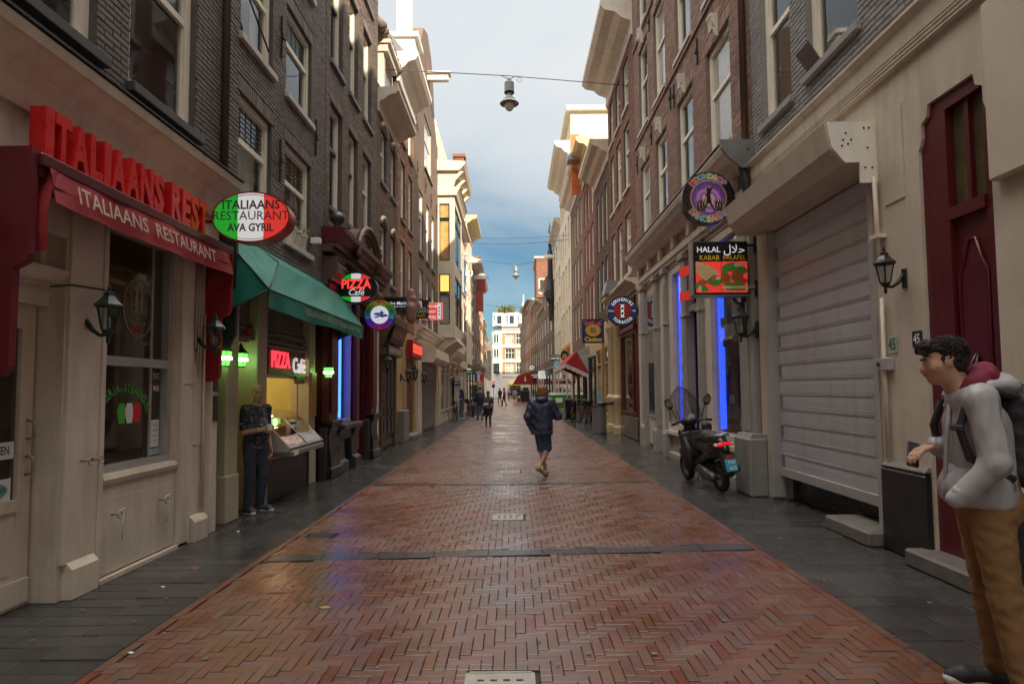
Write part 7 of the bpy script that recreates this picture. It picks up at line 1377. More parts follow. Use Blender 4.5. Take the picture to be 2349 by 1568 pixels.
# ================================================================ street objects
def scooter():
    """parked black scooter; local +y is its front"""
    t = thing('parked_scooter', 'black motor scooter with windscreen parked on the right pavement, rear towards the viewer', 'scooter', (3.08, 9.15, 0))
    K = mat('black_scooter_plastic', (.015, .014, .015), .25, .3, 6, .03, 60); KM = mat('matte_black_plastic', (.02, .02, .02), .55, .3, 8, .1, 60); CH = mat('scooter_metal', (.4, .39, .38), .3, .2, 10, .1, 60, metal=.9); RB = mat('tyre_rubber', (.02, .019, .018), .75, .3, 12, .3, 90)
    for y, nm in ((0.0, 'rear'), (1.27, 'front')):
        w_ = part('wheel', MB().torus((0, y, .235), .18, .055, 28, 10, 'x'), RB, t, True, True); part('rim', MB().lathe([(.14, -.03), (.15, -.02), (.15, .02), (.14, .03)], (0, y, .235), 20, 'x').lathe([(.04, -.05), (.05, 0), (.04, .05)], (0, y, .235), 10, 'x'), CH, w_, 'auto', True)
        B = MB()
        for k in range(5): a = 2 * PI * k / 5; B.tube([(0, y, .235), (0, y + .14 * math.cos(a), .235 + .14 * math.sin(a))], .014, 5)
        part('spoke', B, CH, w_, False, True)
    organic('rear_body', [('c', (0, -.18, .72), (0, .45, .62), .10, .13), ('e', (0, .1, .62), (.15, .36, .13), None), ('c', (-.1, -.05, .6), (-.08, .5, .42), .05, .06), ('c', (.1, -.05, .6), (.08, .5, .42), .05, .06), ('b', (0, .62, .3), (.15, .22, .05), .04, None), ('c', (0, -.2, .74), (0, -.3, .66), .075, .06)], K, t, .016, .05)
    organic('engine', [('c', (-.12, .0, .24), (-.1, .42, .3), .08, .09), ('c', (0, .2, .33), (0, .45, .38), .08, .09), ('e', (-.15, .25, .27), (.05, .13, .1), None)], CH if False else mat('engine_alloy', (.1, .095, .09), .4, .4, 15, .2, 50, metal=.7), t, .014, .03)
    part('exhaust', MB().tube([(.14, .35, .25), (.16, .1, .27), (.17, -.22, .36)], [.03, .06, .055], 10), mat('exhaust_metal', (.08, .07, .065), .35, .3, metal=.8), t, True, True)
    organic('seat', [('c', (0, -.12, .80), (0, .3, .79), .10, .12), ('c', (0, .3, .79), (0, .5, .76), .12, .08), ('-b', (0, .15, .62), (.3, .6, .12), .02, None)], mat('seat_vinyl', (.03, .03, .03), .4, .2, 8, .1, 60), t, .014, .03)
    part('grab_rail', MB().tube([(-.11, .08, .83), (-.12, -.2, .86), (-.06, -.32, .88), (.06, -.32, .88), (.12, -.2, .86), (.11, .08, .83)], .016, 7), CH, t, True, True)
    organic('front_shield', [('b', (0, .98, .62), (.17, .05, .27), .04, rotm(x=-.28)), ('c', (0, 1.0, .75), (0, .93, .95), .12, .08), ('e', (0, 1.22, .5), (.11, .22, .1), None), ('c', (0, 1.05, .6), (0, 1.27, .3), .07, .06)], K, t, .016, .04)
    organic('leg_cover', [('b', (0, .78, .63), (.24, .06, .24), .05, rotm(x=-.15)), ('e', (-.17, .74, .48), (.09, .14, .26), None), ('e', (.17, .74, .48), (.09, .14, .26), None)], mat('black_rain_cloth', (.017, .017, .018), .5, .2, 6, .15, 60), t, .018, .06, warp=folds(.012, 22, 3))
    part('handlebar', MB().tube([(-.33, .80, 1.0), (-.2, .88, 1.02), (0, .93, 1.0), (.2, .88, 1.02), (.33, .80, 1.0)], [.022, .018, .02, .018, .022], 8), KM, t, True, True)
    organic('dash', [('e', (0, .9, 1.02), (.13, .11, .08), None), ('e', (.0, .97, 1.0), (.12, .1, .1), None)], KM, t, .012, .03)
    part('speedometer', MB().lathe([(.0, .0), (.055, .0), (.058, -.012), (.05, -.016)], (0, .82, 1.075), 18, 'y'), mat('dial_face', (.4, .4, .4), .15, .5, 40), t, True, True)
    for s in (-1, 1):
        part('mirror_stem', MB().tube([(.2 * s, .9, 1.02), (.26 * s, .92, 1.18), (.3 * s, .9, 1.28)], .009, 5), KM, t, True, True); V, F_ = sdf_mesh([('e', (.33 * s, .89, 1.33), (.07, .022, .1), rotm(y=.35 * s))], .012, .01); npmesh('mirror', V, F_, KM, t, True); part('mirror_glass', MB().lathe([(0, 0), (.055, 0), (.055, .004)], (.33 * s, .866, 1.33), 14, 'y'), METAL, t, False, True)
        part('brake_lever', MB().tube([(.3 * s, .86, .99), (.2 * s, .92, .98)], .008, 5), CH, t, False, True)
    B = MB(); n, m_ = 12, 12
    P = lambda i, j: (lambda s, q: (s * (.27 - .13 * q ** 3) * math.sqrt(max(0, 1 - max(0, q - .55) ** 2 / .21)), 1.03 + .10 * (1 - s * s) + .16 * q, .95 + .62 * q))(2 * i / n - 1, j / m_)
    for i in range(n):
        for j in range(m_): B.quad(P(i, j), P(i + 1, j), P(i + 1, j + 1), P(i, j + 1))
    part('windscreen', B, glass('smoky_screen', (.62, .6, .56), .05), t, True, True); edge = [P(0, j) for j in range(m_ + 1)] + [P(i, m_) for i in range(n + 1)] + [P(n, m_ - j) for j in range(m_ + 1)]; part('screen_edge', MB().tube(edge, .006, 4), KM, t, False, True)
    part('screen_strut', MB().tube([(-.1, 1.0, .95), (-.14, 1.12, 1.2)], .008, 5), KM, t, False, True); part('screen_strut', MB().tube([(.1, 1.0, .95), (.14, 1.12, 1.2)], .008, 5), KM, t, False, True)
    organic('tail_light', [('e', (0, -.27, .735), (.12, .045, .04), None)], mat('red_tail_lens', (.4, .01, .015), .12, .2, 8, 0, emit=(1, .02, .02), estr=.12), t, .01, .01)
    for s in (-1, 1): organic('indicator', [('e', (.115 * s, -.24, .73), (.035, .05, .03), None)], mat('clear_lens', (.55, .5, .45), .15), t, .009, .01)
    organic('rear_mudguard', [('c', (0, -.22, .62), (0, -.34, .34), .09, .075), ('-b', (0, -.05, .25), (.06, .24, .3), .02, None)], KM, t, .014, .03)
    q = part('number_plate', MB().hexa([(-.085, -.445, .37), (.085, -.445, .37), (.085, -.44, .37), (-.085, -.44, .37), (-.085, -.405, .54), (.085, -.405, .54), (.085, -.40, .54), (-.085, -.40, .54)]), mat('cyan_plate', (.03, .33, .5), .4), t, False, True)
    fr = lambda x, y, d: (x, -.427 + (y) * .235 - d, .455 + y)
    part('plate_print', lettering(lettering(MB(), 'F00', lambda x, y, d: fr(x + .01, y + .038, d + .004), .075, bold=.01), '60S', lambda x, y, d: fr(x + .015, y - .04, d + .004), .075, bold=.01), LETW, q, False, True)
    part('red_reflector', MB().box(-.05, .05, -.408, -.395, .55, .59), LETR, t, False, True)
    part('centre_stand', MB().tube([(-.13, .5, .2), (-.2, .42, .02), (-.12, .4, .015)], .013, 5).tube([(.1, .5, .2), (.15, .42, .02)], .013, 5), CH, t, False, True)
    organic('front_mudguard', [('c', (0, 1.12, .47), (0, 1.42, .42), .07, .05), ('-c', (-.1, 1.27, .235), (.1, 1.27, .235), .225, .225)], K, t, .014, .03)
    B = MB().tube([(-.07, 1.27, .235), (-.07, 1.05, .6)], .02, 6).tube([(.07, 1.27, .235), (.07, 1.05, .6)], .02, 6); part('fork', B, CH, t, True, True)
    organic('glove_pouch', [('b', (.2, .74, .9), (.08, .05, .07), .04, None)], KM, t, .012, .02)
    t.rotation_euler = (0, R(-6), R(6)); return t
scooter()
def bike(label, x, y, rz, col, group, lean=.12, basket=False):
    """city bicycle; local +y forward"""
    t = thing('parked_bicycle', label, 'bicycle', (x, y, 0), rz, group); RB = MATS['tyre_rubber']; CH = MATS['scooter_metal']
    for yy in (-.52, .55):
        w_ = part('wheel', MB().torus((0, yy, .34), .32, .02, 28, 6, 'x'), RB, t, True, True); B = MB().torus((0, yy, .34), .295, .012, 28, 4, 'x')
        part('rim', B, CH, w_, True, True); B = MB()
        for k in range(14): a = 2 * PI * k / 14; B.tube([(.03 * (-1) ** k, yy, .34), (0, yy + .295 * math.cos(a), .34 + .295 * math.sin(a))], .003, 3)
        part('spoke', B, CH, w_, False, True)
        part('mudguard', MB().torus((0, yy, .34), .355, .022, 14, 5, 'x', .2, 2.6), col, t, True, True)
    part('frame', MB().tube([(0, -.52, .34), (0, -.05, .3), (0, -.2, .85)], .016, 7).tube([(0, -.05, .3), (0, .42, .78)], .018, 7).tube([(0, -.13, .6), (0, .42, .72)], .016, 7).tube([(0, -.52, .34), (0, -.16, .72)], .012, 6).tube([(0, .55, .34), (0, .5, .5), (0, .38, .98)], .016, 7), col, t, True, True)
    organic('saddle', [('e', (0, -.26, .92), (.1, .12, .05), None), ('c', (0, -.2, .92), (0, -.05, .91), .05, .025)], BLACK, t, .014, .02)
    part('handlebar', MB().tube([(-.3, .12, 1.08), (-.28, .28, 1.1), (-.1, .38, 1.04), (0, .38, 1.0), (.1, .38, 1.04), (.28, .28, 1.1), (.3, .12, 1.08)], .013, 6), CH, t, True, True)
    part('carrier', MB().tube([(-.07, -.25, .72), (-.07, -.82, .72), (.07, -.82, .72), (.07, -.25, .72)], .01, 5).tube([(0, -.8, .72), (0, -.52, .34)], .008, 4), IRON, t, True, True)
    part('crank', MB().lathe([(.09, -.01), (.09, .01)], (.04, -.05, .3), 14, 'x').tube([(.06, -.05, .3), (.06, .08, .18), (.12, .08, .18)], .01, 5).tube([(-.06, -.05, .3), (-.06, -.18, .42), (-.12, -.18, .42)], .01, 5), CH, t, True, True)
    if basket: part('crate', MB().box(-.2, .2, -.75, -.35, .75, 1.0), BLACK, t, False, True)
    part('lamp', MB().lathe([(.03, 0), (.045, .06), (.04, .07)], (0, .42, .86), 10, 'y'), CH, t, True, True); part('reflector', MB().box(-.04, .04, -.86, -.85, .5, .55), LETR, t, False, True)
    t.rotation_euler = (0, lean, rz); return t
YP = mat('yellow_bike_paint', (.5, .33, .05), .35); 
bike('dark bicycle with pale rear tyre parked behind the grey litter bin', 3.1, 27.9, .12, BLACK, 'bicycles by the right wall', .08, True)
bike('dark bicycle beside the black wheelie bin, half hidden by the other bicycle', 2.72, 28.8, -.15, BLACK, 'bicycles by the right wall', .1)
bike('third dark bicycle close to the cream wall behind the litter bin', 3.42, 28.5, .1, IRON, 'bicycles by the right wall', .05)
bike('dark bicycle leaning by the cream shop window on the left', -3.05, 31.2, 3.4, BLACK, 'bicycles by the left wall', -.1)
bike('yellow bicycle behind the dark one on the left', -2.95, 33.2, 3.0, YP, 'bicycles by the left wall', -.08)
bike('dark bicycle beyond the woman in the blue sweater', -2.7, 35.5, 3.3, BLACK, 'bicycles by the left wall', -.1, True)
# bins
t = thing('litter_bin', 'grey slatted metal litter bin with black bags on top, right pavement', 'litter bin', (2.92, 21.0, 0)); LG = mat('bin_slat_grey', (.20, .195, .19), .45, .12, 6, .1, 50, metal=.3)
for i in range(24):
    a = 2 * PI * i / 24; c, s = math.cos(a), math.sin(a); B = MB(); r = .24; w_ = .028; B.hexa([(r * c - w_ * s, r * s + w_ * c, .03), (r * c + w_ * s, r * s - w_ * c, .03), ((r - .02) * c + w_ * s, (r - .02) * s - w_ * c, .03), ((r - .02) * c - w_ * s, (r - .02) * s + w_ * c, .03), (r * c - w_ * s, r * s + w_ * c, .96), (r * c + w_ * s, r * s - w_ * c, .96), ((r - .02) * c + w_ * s, (r - .02) * s - w_ * c, .96), ((r - .02) * c - w_ * s, (r - .02) * s + w_ * c, .96)]); part('slat', B, LG, t, False, True)
B = MB()
for k in range(9): B.lathe([(.243, .06 + k * .108), (.246, .063 + k * .108), (.243, .066 + k * .108)], k=24)
part('band', MB().lathe([(.25, .93), (.255, .95), (.25, .98), (.22, .98), (.22, .93)], k=24).lathe([(.245, 0), (.25, .02), (.245, .04)], k=24), IRON, t, True, True); part('liner', MB().lathe([(.21, .02), (.21, .97)], k=20), BLACK, t, True, True)
for i, (x, y, z, sx, lb) in enumerate(((3.02, 21.0, 1.06, .17, 'crumpled black rubbish bag lying on the grey litter bin'), (3.3, 21.02, 1.03, .15, 'black rubbish bag sagging off the right edge of the litter bin'))):
    t = thing('rubbish_bag', lb, 'rubbish bag', (x, y, .98), group='bags on the litter bin'); organic('bag', [('e', (0, 0, .05), (sx, .14, .06), None), ('c', (-.1, 0, .05), (.13, 0, .10), .05, .02)], mat('bin_bag_plastic', (.015, .015, .016), .25, .2), t, .014, .03, warp=folds(.02, 40, i))
t = thing('green_dumpster', 'bright green wheeled dumpster with a white label far along the right', 'dumpster', (3.05, 41.5, 0)); GB = mat('green_bin_plastic', (.06, .36, .03), .4, .1)
part('tub', MB().hexa([(-.5, -.4, .22), (.5, -.4, .22), (.5, .4, .22), (-.5, .4, .22), (-.64, -.52, 1.08), (.64, -.52, 1.08), (.64, .52, 1.08), (-.64, .52, 1.08)]).box(-.68, .68, -.55, .55, 1.08, 1.14), GB, t, False, True); part('lid', MB().prism([(-.5, 1.15), (-.45, 1.25), (.45, 1.32), (.55, 1.15)], -.64, .64, axis=0), METAL, t, False, True); part('label', MB().box(-.25, .2, -.535, -.515, .62, .95), LETW, t, False, True)
for x in (-.4, .4):
    for y in (-.3, .3): part('wheel', MB().lathe([(.02, -.03), (.1, -.03), (.1, .03), (.02, .03)], (x, y, .1), 12, 'x'), BLACK, t, True, True)
for x in (-.4, .4): part('fork', MB().box(x - .05, x + .05, -.33, .33, .14, .24), IRON, t, False, True)
t = thing('wheelie_bin', 'black wheelie bin in front of the green dumpster', 'bin', (2.72, 29.6, 0)); part('tub', MB().hexa([(-.23, -.24, .06), (.23, -.24, .06), (.23, .24, .06), (-.23, .24, .06), (-.29, -.33, .98), (.29, -.33, .98), (.29, .33, .98), (-.29, .33, .98)]), BLACK, t, False, True); part('lid', MB().prism([(-.35, .985), (-.34, 1.03), (.36, 1.07), (.36, .985)], -.31, .31, axis=0), BLACK, t, False, True)
for s in (-1, 1): part('wheel', MB().lathe([(.02, -.02), (.1, -.02), (.1, .02), (.02, .02)], (.25 * s, .24, .1), 12, 'x'), IRON, t, True, True)
t = thing('delivery_cart', 'pale grey delivery cart with yellow box behind the green dumpster', 'cart', (3.1, 46.5, 0)); part('body', MB().bbox(-.75, .55, -.6, .8, .5, 1.95, .08), mat('pale_grey_paint', (.5, .5, .48), .35), t, False, True); part('windscreen', MB().box(-.6, .4, -.615, -.603, 1.25, 1.8), PANE, t, False, True); part('yellow_box', MB().bbox(-.7, -.1, -.75, -.62, 1.0, 1.3, .02), LETY, t, False, True)
for s in (-.55, .4): part('wheel', MB().lathe([(.05, -.08), (.25, -.08), (.25, .08), (.05, .08)], (s, -.4, .25), 14, 'x'), BLACK, t, True, True)
t.scale = (.62, .62, .62)
# red awnings on the right
t = thing('striped_awning', 'red pavement awning with white scalloped edge over the right pavement', 'awning', FR.P(31.5, 3, .5)); AR = mat('awning_red', (.34, .015, .018), .7, .12, 4, .15, 200)
A, Bp, Cp, u0, u1 = (3.32, .62), (2.74, 1.15), (2.2, .0), 28.8, 34.2
B = FR.mb(); n = 16
for i in range(n): a, b = u0 + (u1 - u0) * i / n, u0 + (u1 - u0) * (i + 1) / n; B.quad((a, A[0], A[1]), (b, A[0], A[1]), (b, Bp[0], Bp[1]), (a, Bp[0], Bp[1])); B.quad((a, 3.3, 0), (b, 3.3, 0), (b, A[0], A[1]), (a, A[0], A[1]))
part('canvas', B, AR, t)
for u in (u0, u1): part('end_gore', FR.mb().poly([(u, A[0], A[1]), (u, Bp[0], Bp[1]), (u, Cp[0], Cp[1])]), AR, t); part('back_gore', FR.mb().poly([(u + .01, A[0], A[1]), (u + .01, Cp[0], Cp[1]), (u + .01, 3.6, 0)]), mat('grey_canvas', (.36, .34, .32), .7), t)
def scallop(P, n, m_, nm):
    B = FR.mb()
    for i in range(n):
        for k in range(4):
            q0, q1 = (i + k / 4) / n, (i + (k + 1) / 4) / n; f = lambda q: .17 + .05 * abs(math.sin(q * n * PI)); a, b = P(q0), P(q1); B.quad(a, b, (b[0], b[1] - f(q1), b[2]), (a[0], a[1] - f(q0), a[2]))
    part(nm, B, m_, t)
PKW = mat('pinkish_white_canvas', (.62, .5, .46), .7); scallop(lambda q: (u0 + (u1 - u0) * q, Bp[0], Bp[1]), 18, PKW, 'scalloped_valance'); scallop(lambda q: (u0 - .01, Bp[0] + (Cp[0] - Bp[0]) * q, Bp[1] * (1 - q)), 5, PKW, 'scalloped_valance')
for k in range(5): u = u0 + .6 + k * 1.05; part('stripe', FR.mb().quad((u, A[0] - .012, A[1] - .02), (u + .35, A[0] - .012, A[1] - .02), (u + .35, Bp[0] - .012, Bp[1] - .02), (u, Bp[0] - .012, Bp[1] - .02)), PKW, t)
t = thing('far_red_awning', 'small red awning with a white emblem reaching over the street far away', 'awning', (.9, 78, 2.6)); part('canvas', MB().hexa([(-.15, 76.5, 2.15), (2.4, 76.5, 2.15), (2.4, 82, 2.15), (-.15, 82, 2.15), (.55, 76.6, 3.3), (2.4, 76.6, 3.75), (2.4, 82, 3.75), (.55, 82, 3.3)]), AR, t); part('emblem', MB().poly([(1.3, 76.45, 2.5), (1.6, 76.45, 2.5), (1.45, 76.5, 3.3)]), LETW, t); part('pole', MB().tube([(.0, 77, 0), (.0, 77, 2.2)], .04, 6), IRON, t)
t = thing('folded_terrace_stack', 'dark stack of terrace furniture and plants under the far red awning', 'terrace furniture', (1.3, 74.5, 0)); part('stack', MB().bbox(-.5, .6, -.4, .4, 0, 1.4, .05).bbox(-.2, .5, -.3, .3, 1.4, 1.75, .05), IRON, t, False, True); part('planter', MB().bbox(-.9, -.55, -.2, .2, 0, .5, .03), WOOD, t, False, True)
B = MB(); rg = random.Random(4)
for i in range(60): c = Vector((-.72 + rg.gauss(0, .16), rg.gauss(0, .12), .55 + abs(rg.gauss(.3, .25)))); a = Vector((rg.uniform(-1, 1), rg.uniform(-1, 1), rg.uniform(-1, 1))) * .12; b = a.orthogonal().normalized() * .06; B.poly([tuple(c - a), tuple(c + b), tuple(c + a), tuple(c - b)])
part('foliage', B, MATS['garden_leaf'], t, False, True, kind='stuff')
t = thing('hanging_basket', 'round brown hanging flower basket by the cream wall past the awning', 'hanging basket', (3.25, 40, 2.0)); V, F_ = sdf_mesh([('e', (0, 0, 0), (.2, .2, .14), None)], .03, .03, warp=folds(.03, 30, 2)); npmesh('basket', V, F_, WOOD, t, True); part('chain', MB().tube([(0, 0, .1), (0, 0, .9)], .01, 4), IRON, t, False, True)
t = thing('stone_planter_block', 'low grey stone block beside the bicycles on the left', 'block', (-2.35, 37, 0)); part('block', MB().bbox(-.35, .35, -.4, .4, 0, .75, .03), STONE, t, False, True)
# litter on the ground
rg = random.Random(21)
for i, (px, py, lb, cat, mm) in enumerate(((442, 1302, 'orange brown fallen leaf on the left slabs near the restaurant', 'leaf', mat('dead_leaf', (.35, .13, .03), .6, .3, 30)), (372, 1345, 'pale cigarette end on the left slabs', 'litter', LETW), (298, 1496, 'small white paper scrap on the red bricks at lower left', 'litter', LETW), (545, 1218, 'tiny white scrap on the slabs near the cream plinth', 'litter', LETW), (2305, 1390, 'small white scrap on the dark slabs by the man’s legs', 'litter', LETW), (1888, 1332, 'orange scrap on the slabs below the shutter step', 'litter', mat('dead_leaf', (.35, .13, .03))), (1985, 1245, 'white scrap beside the shutter step', 'litter', LETW), (740, 1392, 'yellowish flat leaf on the bricks left of centre', 'leaf', mat('yellow_leaf', (.4, .3, .05), .6)))):
    p = U(px, py, Z=0.004); s = .045 if 'leaf' in cat else .02; t = part('leaf' if cat == 'leaf' else 'litter_scrap', MB().poly([(p.x + s * q * math.cos(a), p.y + s * q * .5 * math.sin(a), .006 + .004 * math.sin(a * 2)) for a, q in zip(np.linspace(0, 2 * PI, 10)[:-1], (1.3, .8, .9, .6, 1.2, .7, .9, .8, .9))]), mm); set_props(t, lb, cat)
g = MB(); rg = random.Random(6)
for i in range(260):
    x, y = rg.uniform(-3.3, 3.5), rg.uniform(2.8, 22); q = rg.uniform(.008, .02); g.poly([(x + q * rg.uniform(.7, 1.2) * math.cos(a), y + q * rg.uniform(.7, 1.2) * math.sin(a), .0085) for a in np.linspace(0, 2 * PI, 8)[:-1]])
part('trodden_gum', g, mat('old_gum', (.16, .14, .125), .6, .4, 30), road, kind='stuff')
# ================================================================ people
SKIN = mat('skin', (.42, .235, .155), .5, .1, 14, .05, 200); SKIN2 = mat('ruddy_skin', (.5, .26, .175), .5, .12, 14, .05, 200); SKIN3 = mat('brown_skin', (.22, .11, .065), .5, .1, 14)
EYEW = mat('eye_white', (.6, .58, .55), .2, .05); EYEK = mat('eye_dark', (.02, .015, .01), .15)
def vv(*p): return np.array(p, float)
def hand_prims(wr, d, n, side, s=1.0, curl=.5, grip=0):
    """palm, four unequal bent fingers and a thumb; d towards fingertips, n out of the palm"""
    d = d / np.linalg.norm(d); n = n - d * (n @ d); n = n / np.linalg.norm(n); t = np.cross(d, n) * side
    L = []; pc = wr + d * .05 * s
    for k, f in enumerate((-.028, -.009, .010, .028)): L.append(('c', tuple(wr + t * f * .6 * s), tuple(wr + d * .085 * s + t * f * s), .014 * s, .0115 * s, .012))
    for f, ln in ((.029, .068), (.010, .078), (-.010, .072), (-.028, .055)):
        p = wr + d * .088 * s + t * f * s; a = curl * .7; dd = d
        for q in (.45, .32, .23):
            dd = dd * math.cos(a) + n * math.sin(a); n2 = n * math.cos(a) - d * 0; e_ = p + dd / np.linalg.norm(dd) * ln * q * s; L.append(('c', tuple(p), tuple(e_), .0095 * s, .008 * s, .004)); p = e_; a = curl * .9
    p = wr + d * .025 * s + t * .03 * s; q = p + (d * .55 + t * .75 + n * .3) * .04 * s; r = q + (d * .9 + t * (.15 - grip) + n * .4) * .034 * s; L += [('c', tuple(p), tuple(q), .014 * s, .0115 * s, .01), ('c', tuple(q), tuple(r), .0115 * s, .009 * s, .004)]
    return L
def person(name, label, loc, yaw, J=None, top=None, legs=None, shoe=None, hair=None, skin=SKIN, scale=1.0, h=.016, head=(0, 0), hairstyle='short', hem=.86, tw=1.0, short=False, sleeve=1.0, coat=0, hood=None, face=True, group=None, belly=0.0, cat='person', fold=.005, legw=1.0, soles=None, hands='fine', hsc=1.0, ffreq=26):
    """local frame: x to the person's right, y forward, z up; joints for a 1.75 m body, then scaled"""
    D = dict(hip=(0, 0, .94), chest=(0, 0, 1.28), neck=(0, .0, 1.46), head=(0, .035, 1.625), shL=(-.18, 0, 1.41), shR=(.18, 0, 1.41), elL=(-.235, -.03, 1.13), elR=(.235, -.03, 1.13), wrL=(-.235, .05, .88), wrR=(.235, .05, .88), hpL=(-.085, 0, .92), hpR=(.085, 0, .92), knL=(-.095, .025, .50), knR=(.095, .025, .50), anL=(-.1, -.02, .085), anR=(.1, -.02, .085), toL=(-.13, .15, .03), toR=(.13, .15, .03), hdL=(0, .2, -1), hdR=(0, .2, -1), pnL=(1, 0, 0), pnR=(-1, 0, 0), curl=.45)
    D.update(J or {}); S = lambda k: vv(*D[k]) * scale; t = thing(name, label, cat, loc, yaw, group); s = scale * hsc
    Rh = rotm(x=head[1], z=head[0]); hc = S('head'); H = lambda x, y, z: tuple(hc + Rh @ (vv(x, y, z) * s))
    hd = [('e', H(0, -.012, .035), (.077 * s, .096 * s, .092 * s), Rh), ('e', H(0, .022, -.035), (.06 * s, .073 * s, .085 * s), Rh), ('e', H(0, .062, -.088), (.03 * s, .028 * s, .026 * s), Rh, .03), ('c', H(0, .088, .012), H(0, .108, -.028), .011 * s, .017 * s, .012), ('c', H(0, .099, -.03), H(0, .094, -.036), .02 * s, .018 * s, .01), ('e', H(0, .085, -.062), (.026 * s, .014 * s, .013 * s), Rh, .01), ('c', H(-.038, .082, .03), H(.038, .082, .03), .014 * s, .014 * s, .015), ('e', H(-.05, .05, -.02), (.028 * s, .035 * s, .03 * s), Rh), ('e', H(.05, .05, -.02), (.028 * s, .035 * s, .03 * s), Rh), ('-e', H(-.033, .094, .008), (.017 * s, .012 * s, .010 * s), Rh, .008), ('-e', H(.033, .094, .008), (.017 * s, .012 * s, .010 * s), Rh, .008)]
    for q in (-1, 1): hd += [('e', H(q * .077, -.008, -.005), (.011 * s, .022 * s, .034 * s), Rh, .006)]
    s = scale; nk = S('neck'); body = hd + [('c', tuple(nk - vv(0, 0, .05) * s), tuple(hc + Rh @ (vv(0, -.02, -.06) * s)), .062 * s, .055 * s, .03)]
    ch, hp = S('chest'), S('hip'); body += [('c', tuple(ch), tuple(hp), .11 * s, .085 * s), ('c', tuple(S('shL')), tuple(S('shR')), .06 * s, .06 * s, .05)]
    for q in 'LR':
        body += [('c', tuple(S('sh' + q)), tuple(S('el' + q)), .046 * s, .040 * s), ('c', tuple(S('el' + q)), tuple(S('wr' + q)), .042 * s, .027 * s, .02), ('c', tuple(S('hp' + q)), tuple(S('kn' + q)), .072 * s, .054 * s), ('c', tuple(S('kn' + q)), tuple(S('an' + q)), .052 * s, .034 * s, .03)]
        body += [('e', tuple(S('kn' + q) * .72 + S('an' + q) * .28 + vv(0, -.025, 0) * s), (.045 * s, .05 * s, .09 * s), None, .03)]
    V, F = sdf_mesh(body, h, .03 * s)
    if hands:
        for q, sd_ in (('L', 1), ('R', -1)):
            if q in hands or hands in ('fine', 'rough'):
                hp_ = [('c', tuple(S('wr' + q) - vv(*D['hd' + q]) / np.linalg.norm(D['hd' + q]) * .06 * s), tuple(S('wr' + q)), .027 * s, .023 * s)] + hand_prims(S('wr' + q), vv(*D['hd' + q]), vv(*D['pn' + q]), sd_, s * 1.05, D['curl'])
                v, f = sdf_mesh(hp_, .0042 if h < .013 else .009, .006); F = np.concatenate([F, f + len(V)]); V = np.concatenate([V, v])
    npmesh('body', V, F, skin, t, True)
    s = scale * hsc
    if face:
        for q in (-1, 1):
            part('eye', MB().lathe([(.0, -.011 * s), (.008 * s, -.008 * s), (.011 * s, 0), (.008 * s, .008 * s), (.0, .011 * s)], H(q * .033, .080, .008), 10), EYEW, t, True, True); part('pupil', MB().lathe([(.0, -.005 * s), (.0045 * s, 0), (.0, .005 * s)], H(q * .033 + .003, .090, .008), 8), EYEK, t, True, True)
            part('eyebrow', MB().tube([H(q * .05, .088, .028), H(q * .034, .098, .033), H(q * .016, .1, .028)], .0045 * s, 5), hair or IRON, t, True, True)
        part('lips', MB().tube([H(-.022, .095, -.06), H(0, .104, -.058), H(.022, .095, -.06)], .0055 * s, 6), mat('lip_skin', (.33, .13, .1), .45), t, True, True)
